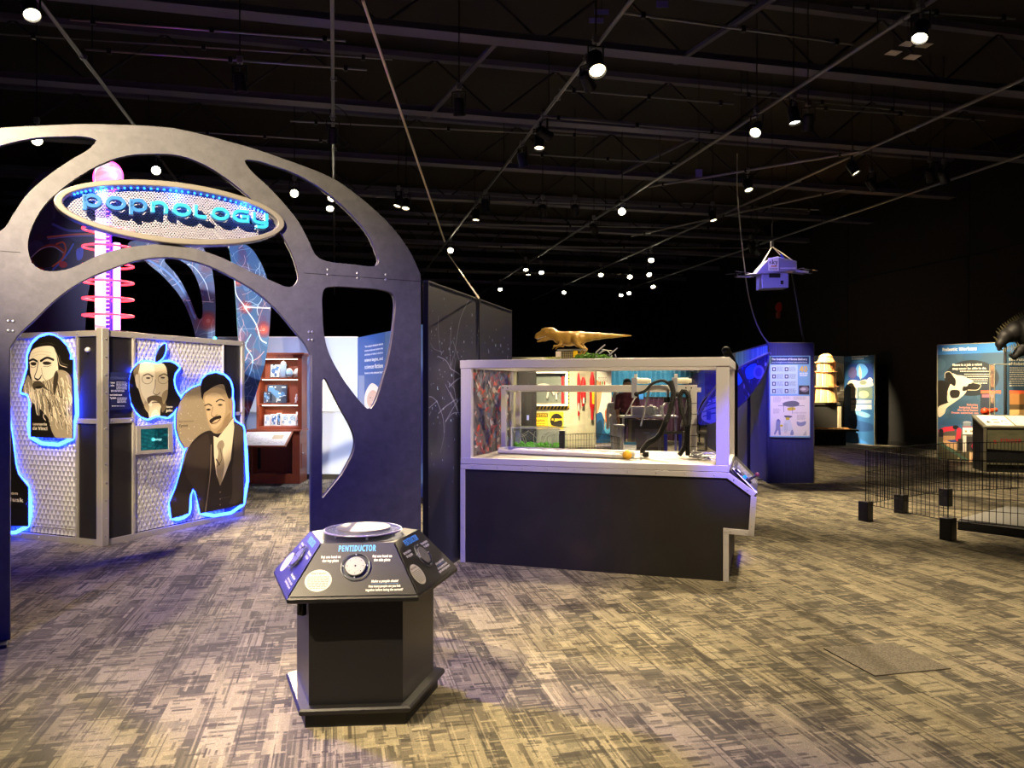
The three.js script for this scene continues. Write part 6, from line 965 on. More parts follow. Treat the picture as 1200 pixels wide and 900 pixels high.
  // reading stand with blue legs
  const zr = 12.4, r0 = C((778 - 600) / F * zr, zr); const rs = thing('reading_stand', 'tilted white information board on bright blue legs', 'stand', r0, -YAW - 0.35); const hb = EYE + (HZ - 505) / F * zr; part(rs, 'tilted_board', rbox(0.3, 0.02, 0.28, 0.005), [std(0xffffff, 0.5, 0, { map: canvasTex(128, 128, (x) => { x.fillStyle = '#eee8f2'; x.fillRect(0, 0, 128, 128); x.fillStyle = '#5a4ad0'; x.fillRect(10, 10, 50, 108); x.fillStyle = '#c83a3a'; x.fillRect(80, 30, 30, 20); x.fillStyle = '#334'; x.fillRect(78, 70, 36, 26); }) })], [0.14, hb + 0.1, 0], [0.6, 0, 0.25]); for (const x of [0.03, 0.26]) part(rs, 'leg', rbox(0.05, hb, 0.05, 0.005, x, hb / 2, 0), std(0x2436e0, 0.4)); part(rs, 'cross_bar', rbox(0.28, 0.05, 0.03, 0.004, 0.14, hb * 0.5, 0.02), M.grey); part(rs, 'base', rbox(0.4, 0.03, 0.3, 0.006, 0.14, 0.015, 0), M.darkMetal);
  const hr = thing('queue_rail', 'low grey rail slanting down in front of the blue stand', 'rail', C((773 - 600) / F * 11.4, 11.4), -YAW + 0.5); const h0 = EYE + (HZ - 507) / F * 11.4; part(hr, 'top_rail', rod([0, h0, 0], [0.9, h0 - 0.02, 0], 0.022), M.grey); part(hr, 'lower_rail', rod([0, h0 - 0.3, 0], [0.9, h0 - 0.3, 0], 0.018), M.grey); for (const x of [0, 0.45, 0.9]) part(hr, 'post', rod([x, 0, 0], [x, h0, 0], 0.022), M.grey);
}
// ---------------------------------------------------------------- wire pens
function wirePanel(t, a, b, h0, h1, o, st = 0.062) {
  const d = b.clone().sub(a), L = d.length(), n = Math.round(L / st), g = [], at = (k, h) => a.clone().addScaledVector(d, k).sub(o).setY(h);
  for (let i = 0; i <= n; i++) g.push(rod(at(i / n, h0), at(i / n, h1), i === 0 || i === n ? 0.006 : 0.0036, 5));
  for (let j = 0; j <= 5; j++) g.push(rod(at(0, h0 + (h1 - h0) * j / 5), at(1, h0 + (h1 - h0) * j / 5), j === 0 || j === 5 ? 0.005 : 0.0032, 5));
  part(t, 'wire_panel', merge(g), M.black);
}
{
  const B = [[1014.5, 610], [1111, 632.5]].map(([x, y]) => G(x, y)), b2 = G(1055.5, 601), b3 = G(1108.5, 592.7), B5 = C(6.5, 7.0), b6 = C(7.4, 10.9), b7 = C(8.3, 8.6);
  const o = B[0].clone(), t = thing('wire_pen', 'low black wire mesh pen standing on square black blocks', 'pen', o);
  for (const [a, b] of [[B[0], B[1]], [B[0], b2], [b2, b3], [b3, b6], [B[1], B5], [B5, b7], [b7, b6]]) wirePanel(t, a, b, 0.2, 0.85, o);
  for (const p of [B[0], B[1], b2, b3, b6, B5, b7]) part(t, 'foot_block', rbox(0.125, 0.235, 0.125, 0.008), M.blackSatin, p.clone().sub(o).add(V(0, 0.1175, 0)), [0, 0.4, 0]);
  const u0 = C((655 - 600) / F * 14, 14), u1 = C((700 - 600) / F * 14.4, 14.4), u2 = C((726 - 600) / F * 13.2, 13.2), q = thing('wire_pen', 'low black wire mesh fence seen through the back of the glass case', 'pen', u0);
  wirePanel(q, u0, u1, 0.2, 0.76, u0); wirePanel(q, u1, u2, 0.2, 0.76, u0); for (const p of [u0, u1, u2]) part(q, 'foot_block', rbox(0.125, 0.235, 0.125, 0.008), M.blackSatin, p.clone().sub(u0).add(V(0, 0.1175, 0)));
  // low platform inside the pen
  const pa = C(5.04, 8.74), dx = new THREE.Vector2(0.64, -0.77), dy = new THREE.Vector2(0.77, 0.64);
  const f = new Frame(pa, C(5.04 + dx.x, 8.74 + dx.y)); const pl = thing('low_platform', 'low black edged platform with a pale grey top inside the wire pen', 'platform', pa, f.turn);
  part(pl, 'platform_body', rbox(1.5, 0.11, 1.5, 0.006, 0.75, 0.055, -0.75), M.black); part(pl, 'platform_top', rbox(1.47, 0.016, 1.47, 0.004, 0.75, 0.118, -0.75), std(0x8c8c88, 0.7)); part(pl, 'silver_edge', box(1.5, 0.012, 0.012, 0.75, 0.1, 0.002), M.steel); part(pl, 'silver_edge', box(0.012, 0.012, 1.5, -0.002, 0.1, -0.75), M.steel);
}
// ---------------------------------------------------------------- dark blue exhibit wall with poster and printed fins
{
  const H = 2.36, a = C((900 - 600) / F * 13, 13), b = C((953 - 600) / F * 13.02, 13.02), fr = new Frame(a, b), far = C(5.35, 21.2), sd = new Frame(far, a);
  const t = thing('blue_exhibit_wall', 'dark blue free standing exhibit wall with an information poster', 'wall', a, fr.turn);
  const cloth = canvasTex(512, 512, (x) => { x.fillStyle = '#2a2c62'; x.fillRect(0, 0, 512, 512); for (let i = 0; i < 900; i++) { x.globalAlpha = 0.1; x.fillStyle = rnd() < 0.5 ? '#3d40a0' : '#15173c'; x.fillRect(rnd() * 512, rnd() * 512, rr(1, 10), rr(10, 120)); } });
  const bm = std(0xffffff, 0.6, 0, { map: cloth });
  part(t, 'front_board', metreUV(box(fr.len, H, 0.08, fr.len / 2, H / 2, -0.04), 1.2), bm); part(t, 'edge_strip', rbox(0.02, H, 0.09, 0.003, fr.len + 0.01, H / 2, -0.04), std(0x5e5c58, 0.4, 0.5)); part(t, 'top_cap', box(fr.len, 0.014, 0.09, fr.len / 2, H + 0.007, -0.04), std(0x6a6450, 0.5));
  const sg = new THREE.Group(); sg.name = 'side_wing'; sg.rotation.y = sd.turn - fr.turn; sg.position.copy(far.clone().sub(a).applyAxisAngle(V(0, 1, 0), -fr.turn)); t.add(sg);
  part(sg, 'side_board', metreUV(box(sd.len, H, 0.06, sd.len / 2, H / 2, -0.032), 1.2), bm);
  printBoard(sg, 'lit_wing_strip', sd, [[862, 413.6], [899.6, 404.6], [899.6, 418], [862, 436]], 0.012, 0.01, (D) => { D.bg('#3f8fd8'); for (let i = 0; i < 40; i++) { D.ctx.globalAlpha = 0.4; const x = rr(861, 900); D.rect(x, 400, x + rr(0.3, 1.2), 440, ['#8cc8f4', '#2a66b0', '#bfe2f8'][i % 3]); } }, { res: 200 });  // blue light on the upper wing, painted as a streaked strip
  // poster
  const po = thing('information_poster', 'light blue and white poster of drone pictures on the dark blue wall', 'poster', a, fr.turn);
  const p = (l) => l.map(([x, y]) => [890 + x / 7.5, 400 + y / 7.5]), q = (x, y) => [890 + x / 7.5, 400 + y / 7.5];
  printBoard(po, 'poster_sheet', fr, p([[88, 128], [447, 126], [445, 845], [90, 842]]), 0.02, 0.018, (D) => {
    const R = (x0, y0, x1, y1, c) => D.poly(p([[x0, y0], [x1, y0], [x1, y1], [x0, y1]]), c);
    D.bg('#7fb2d6'); R(98, 135, 435, 200, '#22356e'); D.text('The Evolution of Drone Delivery', ...q(106, 166), 2.3, '#fff', 'bold', 'sans-serif', 42); D.text('From 19th Neighborhood Delivery Trucks to Aerial Drones', ...q(106, 190), 1.5, '#cfe0f4', 'bold', 'sans-serif', 42);
    R(96, 208, 336, 462, '#bcd8dc'); for (let j = 0; j < 4; j++) for (let i = 0; i < 2; i++) { const x = 112 + i * 110, y = 228 + j * 64; R(x, y, x + 32, y + 34, '#2c3350'); R(x + 8, y + 8, x + 24, y + 26, '#d8e4ea'); D.lines(...q(x + 40, y - 4), 8.4, 6, 0.95, 0.4, '#6f878e'); }
    D.text('40', ...q(352, 268), 6.6, '#e6b834', 'bold', 'sans-serif', 9.4); D.text('MILES PER', ...q(352, 288), 1.8, '#fff', 'bold', 'sans-serif', 9.6); D.text('DELIVERY', ...q(354, 306), 1.8, '#fff', 'bold', 'sans-serif', 9.2);
    R(346, 388, 438, 468, '#3a3640'); D.blob(p([[352, 420], [380, 398], [420, 400], [434, 425], [410, 445], [370, 440]]), '#8a8088'); D.blob(p([[360, 420], [390, 408], [410, 420], [390, 432]]), '#c8c0c4');
    R(96, 480, 440, 832, '#e9e4d8'); D.lines(...q(120, 486), 10, 7, 1.0, 0.4, '#a9a498'); D.lines(...q(205, 486), 10, 3, 1.0, 0.4, '#a9a498'); D.lines(...q(300, 486), 16, 4, 1.0, 0.4, '#a9a498'); D.lines(...q(120, 592), 9, 6, 1.0, 0.4, '#a9a498'); D.lines(...q(304, 622), 15, 2, 1.0, 0.4, '#a9a498'); D.lines(...q(330, 646), 10.6, 6, 1.0, 0.4, '#a9a498'); D.lines(...q(218, 720), 4.6, 12, 1.0, 0.4, '#a9a498');
    D.blob(p([[205, 545], [250, 528], [320, 526], [350, 545], [345, 562], [300, 575], [240, 572], [208, 560]]), '#6f7078'); D.line(p([[165, 566], [395, 566]]), 0.5, '#77787e', false); D.blob(p([[245, 588], [305, 580], [318, 598], [250, 606]]), '#d6c23a'); D.line(p([[212, 560], [214, 620]]), 0.5, '#66676c', false); D.line(p([[290, 580], [291, 636]]), 0.5, '#66676c', false);
    D.blob(p([[215, 655], [250, 652], [290, 660], [270, 672], [230, 670]]), '#63666e'); D.blob(p([[232, 672], [262, 672], [262, 690], [234, 690]]), '#d6c23a'); D.poly(p([[225, 690], [270, 690], [300, 790], [190, 790]]), 'rgba(150,200,220,0.25)');
    D.blob(p([[152, 690], [172, 686], [184, 700], [180, 740], [184, 780], [186, 822], [172, 822], [164, 780], [150, 800], [136, 822], [128, 816], [142, 770], [145, 720]]), '#8b93b4'); D.ell(...q(166, 694), 1.4, 1.6, '#6d769c'); R(180, 732, 206, 750, '#d6c23a'); D.blob(p([[328, 706], [360, 712], [408, 704], [404, 730], [370, 746], [335, 738]]), '#8e95b2'); D.blob(p([[274, 800], [288, 776], [300, 800], [298, 822], [272, 822]]), '#8b93b4'); D.poly(p([[380, 826], [412, 780], [414, 828]]), '#c3c0ba');
  }, { res: 1400, edge: std(0x7da2c8, 0.5) });
  // leaf shaped fin and its blue arc
  const lf = new Frame(C((818 - 600) / F * 15.6, 15.6), C((900 - 600) / F * 12.9, 12.9));
  const L = thing('printed_fin', 'leaf shaped fin printed with silver and blue robot pictures beside the blue wall', 'fin', lf.o, lf.turn, 'printed fins');
  const lo = smooth([[818, 486], [827, 471], [836, 458.5], [848, 445.5], [860, 435], [880, 423.5], [899, 415], [899.6, 422], [894, 440], [887, 452], [872, 470.5], [860, 481], [846, 491], [832, 496.5], [820, 498]]);
  printBoard(L, 'board', lf, lo, 0, 0.025, (D) => {
    D.bg('#23265c'); for (let i = 0; i < 170; i++) { D.ctx.globalAlpha = rr(0.3, 0.9); D.ell(rr(818, 900), rr(414, 498), rr(0.5, 3.5), rr(0.5, 2.6), ['#3f50d0', '#12153a', '#9aa4d8', '#2f62e0', '#1a1c4a', '#c3c9ea'][i % 6], rnd() * 3); } D.ctx.globalAlpha = 1;
    D.blob([[858, 440], [866, 436], [870, 446], [864, 452], [858, 450]], '#2fa4f4'); D.blob([[874, 432], [886, 426], [884, 442], [876, 444]], '#2d86e6'); D.line([[862, 428], [870, 442], [884, 470]], 3.5, '#15163c'); D.ell(889, 436, 6.5, 8, '#8d93c4'); D.ell(889, 436, 4, 5.5, '#585e9c');
    D.blob([[822, 490], [830, 472], [840, 464], [852, 470], [850, 492], [836, 497]], '#aeb6de'); for (let i = 0; i < 4; i++) D.line([[824, 488 - i * 5], [838, 484 - i * 6], [850, 486 - i * 6]], 0.9, '#3d459c'); D.rect(828, 482, 833, 492, '#5058b0'); D.ell(832, 470, 3, 2.4, '#3d459c'); D.ell(832, 470, 1.6, 1.3, '#c9cfee');
  }, { res: 520, edge: std(0x8087c0, 0.4) });
  part(L, 'rim_bar', tube(smooth([[818, 486], [827, 471], [836, 458.5], [848, 445.5], [860, 435], [880, 423.5], [902, 413.5]], false, 4).map(([x, y]) => { const [s, h] = lf.at(x, y); return [s, h, 0]; }), 0.022, 60, 8), std(0x8a8fc0, 0.4, 0.3)); const [ss, hh] = lf.at(880, 470); part(L, 'stand_post', rod([lf.len * 0.72, 0, -0.06], [lf.len * 0.72, lf.at(880, 440)[1], -0.06], 0.03), M.darkMetal); part(L, 'stand_foot', rbox(0.5, 0.02, 0.3, 0.004, lf.len * 0.72, 0.01, -0.06), M.darkMetal);
  const af = new Frame(C((800 - 600) / F * 16.8, 16.8), C((860 - 600) / F * 14.9, 14.9)); const A2 = thing('printed_fin', 'curved blue fin behind the end of the gantry in the case', 'fin', af.o, af.turn, 'printed fins');
  printBoard(A2, 'board', af, smooth([[802, 449], [812, 440], [822, 434.5], [836, 429.5], [850, 426], [850, 440], [838, 452], [828, 463], [819, 476], [814, 500], [812, 545], [804, 545], [808, 480], [806, 458]]), 0, 0.025, (D) => { D.bg('#26398c'); D.rect(818, 425, 826, 500, '#3d74c4'); for (let i = 0; i < 30; i++) { D.ctx.globalAlpha = 0.3; D.ell(rr(800, 852), rr(425, 500), rr(1, 6), rr(1, 8), rnd() < 0.5 ? '#1a2560' : '#4a6ac8'); } D.ctx.globalAlpha = 1; }, { res: 300, edge: std(0x8a92cc, 0.4) });
  const ar = thing('black_boom', 'black tube arm sticking out above the corner of the glass case', 'arm', P(851, 411, 9.4)); part(ar, 'arm_tube', rod([0, 0, 0], P(861, 431, 9.6).sub(P(851, 411, 9.4)), 0.05, 14), std(0x1a1834, 0.35)); part(ar, 'arm_tip', new THREE.SphereGeometry(0.055, 14, 10), M.black); { const e = P(861, 431, 9.6).sub(P(851, 411, 9.4)); part(ar, 'arm_post', rod(e, [e.x, -P(851, 411, 9.4).y, e.z], 0.035, 12), M.black); }
}
// ---------------------------------------------------------------- plank tower exhibit
{
  const zc = 21.6, k = zc / F, X = (px) => (px - 600) * k, hy = (py) => EYE + (HZ - py) * k;
  const base = C(X(940), zc), turn = -YAW;
  const t = thing('exhibit_bench', 'black stepped exhibit bench carrying the plank tower', 'bench', base, turn), w = X(992) - X(940);
  part(t, 'upper_block', rbox(w, hy(473) - 0.05, 0.72, 0.01, w / 2, (hy(473) - 0.05) / 2, -0.8), std(0x15140f, 0.7)); part(t, 'upper_top', rbox(w + 0.03, 0.07, 0.76, 0.008, w / 2, hy(473) - 0.015, -0.8), std(0x2c2a22, 0.5)); part(t, 'pale_edge', rbox(0.09, hy(477), 0.06, 0.006, w - 0.02, hy(477) / 2, -0.42), std(0x8f8a70, 0.5)); part(t, 'lower_block', rbox(w * 0.96, hy(506), 0.45, 0.01, w / 2, hy(506) / 2, -0.2), M.black);
  part(t, 'lower_tray', rbox(X(1005) - X(940), 0.05, 0.55, 0.008, (X(1005) - X(940)) / 2, hy(504.5), -0.2), std(0x2a2620, 0.5));
  const wood = [std(0xc9955a, 0.7), std(0xb9834a, 0.7), std(0xd8a86c, 0.7)];
  const tower = thing('plank_tower', 'tall domed tower built of stacked pale wooden planks', 'tower', C((968 - 600) / F * 22.3, 22.3, hy(473) + 0.021), turn);
  const plank = (wd) => rbox(0.05, 1, 0.02, 0.003); const unit = plank();
  const tier = (r, y0, y1, n, lean) => { for (let i = 0; i < n; i++) { const a = i / n * Math.PI * 2, m = part(tower, 'plank', unit, wood[i % 3]); m.scale.set(1.05, y1 - y0, 1); m.position.set(Math.sin(a) * (r - lean / 2), (y0 + y1) / 2, Math.cos(a) * (r - lean / 2)); m.rotation.set(0, a, 0, 'YXZ'); m.rotation.x = -Math.atan2(lean, y1 - y0); } };
  const H = (py) => (473 - py) * k; const ring = (r, y) => { for (let i = 0; i < 14; i++) { const a = i / 14 * Math.PI * 2; part(tower, 'flat_plank', rbox(r * 0.5, 0.022, 0.09, 0.003), wood[(i + 1) % 3], [Math.sin(a) * r, y, Math.cos(a) * r], [0, a, 0]); } };
  tier(0.33, 0, H(455), 30, 0.06); ring(0.3, H(454)); tier(0.27, H(453), H(437), 26, 0.0); ring(0.27, H(436)); tier(0.23, H(435), H(425), 22, -0.02); ring(0.25, H(424.5)); tier(0.235, H(424), H(418), 20, 0.07); ring(0.14, H(417.5)); part(tower, 'core', cyl(0.2, H(425), 18).translate(0, H(425) / 2, 0), std(0x8a6236, 0.9)); part(tower, 'dome_cap', new THREE.SphereGeometry(0.17, 18, 8, 0, 7, 0, 1.57).scale(1, 0.5, 1).translate(0, H(417.5), 0), wood[2]);
  const tw2 = thing('plank_tower', 'small side tower of stacked pale wooden planks', 'tower', C((947 - 600) / F * 22.35, 22.35, hy(473) + 0.021), turn); for (let j = 0; j < 5; j++) for (let i = 0; i < 12; i++) { const a = i / 12 * Math.PI * 2 + j * 0.2; part(tw2, 'plank', rbox(0.09, 0.22, 0.02, 0.003), wood[(i + j) % 3], [Math.sin(a) * (0.16 - j * 0.008), 0.11 + j * 0.23, Math.cos(a) * (0.16 - j * 0.008)], [0, a, 0]); } part(tw2, 'dome_cap', new THREE.SphereGeometry(0.14, 16, 8, 0, 7, 0, 1.57).translate(0, 1.14, 0), wood[0]);
  for (let i = 0; i < 15; i++) { const up = i > 9, g = thing('loose_plank', up ? 'loose wooden plank lying across others on the low bench tray' : 'loose wooden plank lying flat on the low bench tray', 'plank', up ? C(X(957 + (i - 10) * 9), zc + 0.2, hy(504.5) + 0.0585) : C(X(955.5 + i * 4.7), zc + 0.2, hy(504.5) + 0.0365), turn + (up ? rr(-0.1, 0.1) : Math.PI / 2 + rr(-0.08, 0.08)), up ? 'crossed planks on the bench tray' : 'flat planks on the bench tray'); part(g, 'plank_body', rbox(up ? 0.2 : 0.3, 0.02, 0.06, 0.003), wood[i % 3]); }
  // city picture and blue panel
  const f = new Frame(C((940 - 600) / F * 23.6, 23.6), C((989 - 600) / F * 23.2, 23.2)), pc = thing('city_picture', 'large photo print of a domed city building behind the plank tower', 'picture', f.o, f.turn);
  printBoard(pc, 'print', f, [[940, 416.5], [989, 417.5], [989, 521], [940, 521]], 0, 0.04, (D) => { D.bg('#8aa6c8'); D.blob([[940, 430], [970, 424], [1000, 432], [1000, 445], [940, 450]], '#c9ccd2'); D.rect(940, 452, 995, 475, '#4a453c'); D.blob([[978, 452], [979, 438], [983, 430], [987, 438], [988, 452]], '#a3a49a'); D.rect(980, 446, 989, 458, '#8e8c80'); for (let i = 0; i < 5; i++) D.rect(980 + i * 1.8, 448, 981 + i * 1.8, 457, '#4c4a46'); D.blob([[978, 450], [982, 447], [984, 458], [979, 460]], '#26221e'); D.rect(975, 460, 989, 466, '#7a7262'); D.rect(940, 470, 990, 522, '#14130f'); }, { res: 240 });
  const g = new Frame(C((989.5 - 600) / F * 22.95, 22.95), C((1024.5 - 600) / F * 21.7, 21.7)), ip = thing('information_signboard', 'tall blue information panel with an undersea picture beside the plank tower', 'panel', g.o, g.turn);
  const p = (l) => l.map(([x, y]) => [945 + x / 6.92, 400 + y / 6.92]), q = (x, y) => [945 + x / 6.92, 400 + y / 6.92];
  const pts0 = [[0, 0], [g.len, 0], [g.len, 2.54], [0, 2.54]];
  const tex = canvasTex(640, 1400, (x, W, Hc) => { const D = kit(x, W, Hc, g, 0, 0, g.len, 0, 2.54); const R = (x0, y0, x1, y1, c) => D.poly(p([[x0, y0], [x1, y0], [x1, y1], [x0, y1]]), c); D.bg('#24507e'); R(290, 90, 570, 168, '#2f6aa8'); D.text('Environmental', ...q(366, 130), 2.4, '#eef4fa', 'bold', 'sans-serif', 19); D.text('Architecture', ...q(366, 150), 2.4, '#eef4fa', 'bold', 'sans-serif', 14); R(342, 182, 540, 358, '#1c3c86'); D.blob(p([[420, 185], [470, 190], [500, 240], [450, 300], [400, 260]]), '#4f8fd8'); D.ell(...q(375, 255), 5, 7, '#4a4878'); D.blob(p([[430, 190], [450, 260], [440, 310], [425, 260]]), '#9ab89a'); D.blob(p([[340, 330], [370, 312], [430, 320], [480, 310], [535, 330], [540, 360], [342, 360]]), '#c9c2ae'); D.ell(...q(515, 315), 3, 3, '#ddd8c8'); D.ell(...q(460, 335), 4, 2.6, '#6f7a68'); R(360, 372, 414, 460, '#b6b8a8'); R(420, 374, 536, 466, '#5d6f66'); D.ell(...q(465, 430), 6, 4.4, '#9aa884'); D.lines(...q(362, 376), 7.4, 9, 1.3, 0.7, '#7d8290'); for (let i = 0; i < 3; i++) R(362, 476 + i * 10, 530, 484 + i * 10, '#9ea4ac'); for (let i = 0; i < 4; i++) R(362, 514 + i * 13, i === 3 ? 440 : 530, 524 + i * 13, '#b3b7b6'); D.blob(p([[380, 575], [450, 570], [520, 600], [500, 618], [420, 600]]), '#5f8cae'); D.blob(p([[340, 620], [420, 640], [540, 680], [540, 720], [400, 720]]), '#1a3a66'); D.blob(p([[350, 800], [420, 790], [500, 830], [420, 850]]), '#2d62a0'); });
  part(ip, 'printed_board', box(g.len, 2.54, 0.05, g.len / 2, 1.27, -0.025), [M.navy, M.navy, M.navy, M.navy, std(0xffffff, 0.5, 0, { map: tex }), M.navy]); part(ip, 'edge_strip', rbox(0.025, 2.54, 0.06, 0.003, g.len + 0.012, 1.27, -0.025), std(0x8c8a70, 0.4, 0.4));
}
// ---------------------------------------------------------------- robot panels
{
  const a = C((1099 - 600) / F * 17.4, 17.4), b = C((1176.5 - 600) / F * 16.4, 16.4), f = new Frame(a, b), H = 2.57;
  const t = thing('robot_signboard', 'printed panel headed Robotic Workers with a cow and a red robot', 'panel', a, f.turn);
  const p = (l) => l.map(([x, y]) => [1090 + x / 7.83, 430 + y / 7.83]), q = (x, y) => [1090 + x / 7.83, 430 + y / 7.83];
  const tex = canvasTex(1000, 1750, (x, W, Hc) => {
    const D = kit(x, W, Hc, f, 0, 0, f.len, 0, H); const R = (x0, y0, x1, y1, c) => D.poly(p([[x0, y0], [x1, y0], [x1, y1], [x0, y1]]), c);
    D.bg('#2f4a5e'); for (let i = 0; i < 60; i++) { D.ctx.globalAlpha = 0.3; D.ell(rr(1099, 1178), rr(415, 540), rr(3, 12), rr(3, 9), ['#3f6078', '#22384c', '#50707c', '#1b4f80'][i % 4]); } D.ctx.globalAlpha = 1;
    D.poly([[1095, 400], [1180, 396], [1180, 412.5], [1095, 416]], '#2f6fae'); D.text('Robotic Workers', 1104, 411.6, 3.6, '#f0ead2', 'bold', 'sans-serif', 39.5);
    D.ell(1138, 443, 32, 21, '#20282c');
    D.text('There is a job a robot', 1116, 429, 2.6, '#eee6cc', 'bold', 'sans-serif', 34); D.text('may never be able to do.', 1116, 433.4, 2.6, '#eee6cc', 'bold', 'sans-serif', 39); D.lines(1125, 434.6, 40, 1, 2, 1.1, '#c9c3ae'); D.lines(1130, 438, 32, 5, 2.6, 1.1, '#c9c3ae');
    // cow
    D.blob(p([[75, 130], [180, 150], [200, 220], [180, 300], [130, 350], [70, 370]]), '#17140f'); D.blob(p([[205, 60], [250, 75], [300, 80], [355, 110], [400, 130], [350, 160], [330, 230], [280, 280], [200, 310], [165, 320], [160, 230], [190, 150], [215, 110]]), '#d8cfb4'); D.blob(p([[135, 60], [170, 45], [215, 80], [235, 130], [225, 175], [170, 140], [140, 110]]), '#1a1611'); D.line(p([[135, 100], [140, 55], [180, 45], [225, 100]]), 0.7, '#c9bf9c'); D.blob(p([[330, 180], [400, 145], [465, 165], [440, 205], [360, 210], [300, 220], [305, 180]]), '#1a1611'); D.line(p([[400, 145], [465, 165], [440, 207], [345, 212]]), 0.7, '#c9bf9c'); D.blob(p([[190, 215], [270, 220], [262, 275], [200, 285], [180, 250]]), '#221d16'); D.blob(p([[75, 370], [160, 330], [280, 282], [200, 340], [150, 380], [130, 430], [80, 460]]), '#c6bca2'); D.line(p([[160, 235], [175, 320]]), 0.9, '#b3a98c', false);
    for (let i = 0; i < 4; i++) D.text(['Robotics', 'helping feed', 'the farm faster', 'from sunrise on'][i], ...q([335, 265, 250, 195][i], 355 + i * 24), 2.1, '#d8866c', 'bold', 'sans-serif', [13, 22, 24, 31][i]);
    R(460, 230, 590, 540, '#232a30'); R(465, 216, 650, 243, '#dd5a34'); R(475, 252, 585, 280, '#8c5a60'); R(462, 390, 590, 524, '#2c3034');
    // bottom machinery print
    R(75, 585, 480, 900, '#55503c'); R(120, 632, 230, 690, '#b98c5c'); D.poly(p([[115, 680], [200, 665], [255, 700], [250, 770], [140, 720]]), '#d0a878'); D.poly(p([[150, 672], [235, 668], [235, 690], [190, 690]]), '#2c4488'); R(360, 780, 480, 880, '#dfb488'); D.poly(p([[385, 785], [480, 780], [480, 830]]), '#3858a0');
    D.line(p([[95, 590], [140, 572], [210, 565]]), 5.4, '#c32c34'); D.ell(...q(100, 588), 2.6, 2.6, '#16120f'); D.ell(...q(235, 555), 3.6, 2.4, '#16120f'); D.line(p([[265, 580], [262, 620], [255, 660]]), 5.6, '#c32c34'); R(80, 590, 120, 640, '#1a1613'); D.ell(...q(340, 510), 5, 1.6, '#8c9490'); R(303, 512, 372, 546, '#6d7672'); R(298, 548, 412, 618, '#e4d8c2'); R(298, 545, 412, 556, '#8c3a44'); R(318, 582, 338, 600, '#8c7c5a'); R(366, 582, 390, 600, '#8c7c5a'); R(300, 630, 332, 782, '#c9c0ae'); R(255, 660, 300, 770, '#25221e'); R(332, 640, 470, 770, '#2a2824'); D.line(p([[470, 650], [440, 690], [400, 730]]), 6, '#c32c4c'); D.line(p([[420, 720], [415, 745]]), 2.4, '#16120f'); D.line(p([[90, 700], [200, 770], [330, 850]]), 3, '#4c6a58'); D.ell(...q(260, 840), 1.4, 1.4, '#b8a878'); R(80, 830, 100, 850, '#2f7a68');
  });
  part(t, 'printed_board', box(f.len, H, 0.05, f.len / 2, H / 2, -0.025), [M.black, M.black, M.black, M.black, std(0xffffff, 0.5, 0, { map: tex }), M.black]); part(t, 'edge_strip', rbox(0.022, H, 0.06, 0.003, -0.01, H / 2, -0.025), std(0x9a967c, 0.4, 0.4)); part(t, 'top_strip', box(f.len, 0.014, 0.06, f.len / 2, H + 0.007, -0.025), std(0x9a967c, 0.4, 0.4));
  const d = C((1240 - 600) / F * 16.3, 16.3), f2 = new Frame(b.clone().add(f.ux.clone().multiplyScalar(0.05)), d), u = thing('robot_signboard', 'printed panel about robots with an orange stripe beside the glass cover', 'panel', f2.o, f2.turn);
  const tx2 = canvasTex(700, 1300, (x, W, Hc) => { const D = kit(x, W, Hc, f2, 0, 0, f2.len, 0, H); D.bg('#2f4a5e'); D.poly([[1170, 396], [1260, 392], [1260, 412], [1170, 412]], '#2f6fae'); D.text('The Future', 1182, 423, 3.2, '#eee6cc', 'bold', 'sans-serif', 24); D.text('of Robotics', 1182, 428, 3.2, '#eee6cc', 'bold', 'sans-serif', 24); D.lines(1183, 430.5, 24, 9, 2.6, 1.2, '#c9c3ae'); D.rect(1183, 457.5, 1215, 461.5, '#dd5a34'); D.rect(1183, 461.5, 1215, 474, '#9a6c3c'); D.rect(1183, 474, 1215, 480, '#55442c'); D.rect(1183, 480, 1215, 492, '#c09a60'); });
  part(u, 'printed_board', box(f2.len, H, 0.05, f2.len / 2, H / 2, -0.025), [M.black, M.black, M.black, M.black, std(0xffffff, 0.5, 0, { map: tx2 }), M.black]);
  // display desk
  const fd = new Frame(C((1152.6 - 600) / F * 14.8, 14.8), C((1225 - 600) / F * 14.55, 14.55)), k = thing('display_desk', 'black display desk with a sloping white picture top and red lettering', 'desk', fd.o, fd.turn), W0 = fd.len, h0 = 0.83, h1 = 1.04, dp = 0.72;
  const prof = shapeOf([[0, 0], [dp, 0], [dp, h1], [0, h0]]); const bg = new THREE.ExtrudeGeometry(prof, { depth: W0 - 0.06, bevelEnabled: false }).rotateY(Math.PI / 2).translate(0.03, 0, 0); part(k, 'desk_body', bg, M.black);
  const sl = Math.hypot(dp, h1 - h0), an = Math.atan2(h1 - h0, dp); const top = new THREE.Group(); top.name = 'sloping_top'; top.position.set(0, h0, 0); top.rotation.x = an; k.add(top);
  const ic = canvasTex(768, 512, (x, W, H2) => { x.fillStyle = '#f2efe4'; x.fillRect(0, 0, W, H2); x.fillStyle = '#4a463c'; x.beginPath(); x.moveTo(80, 380); x.lineTo(150, 260); x.lineTo(220, 380); x.fill(); x.fillRect(300, 200, 170, 40); x.fillRect(280, 330, 170, 50); x.strokeStyle = '#4a463c'; x.lineWidth = 28; x.beginPath(); x.arc(600, 330, 70, Math.PI, 0); x.stroke(); x.fillStyle = '#8a8474'; x.fillRect(560, 400, 90, 16); });
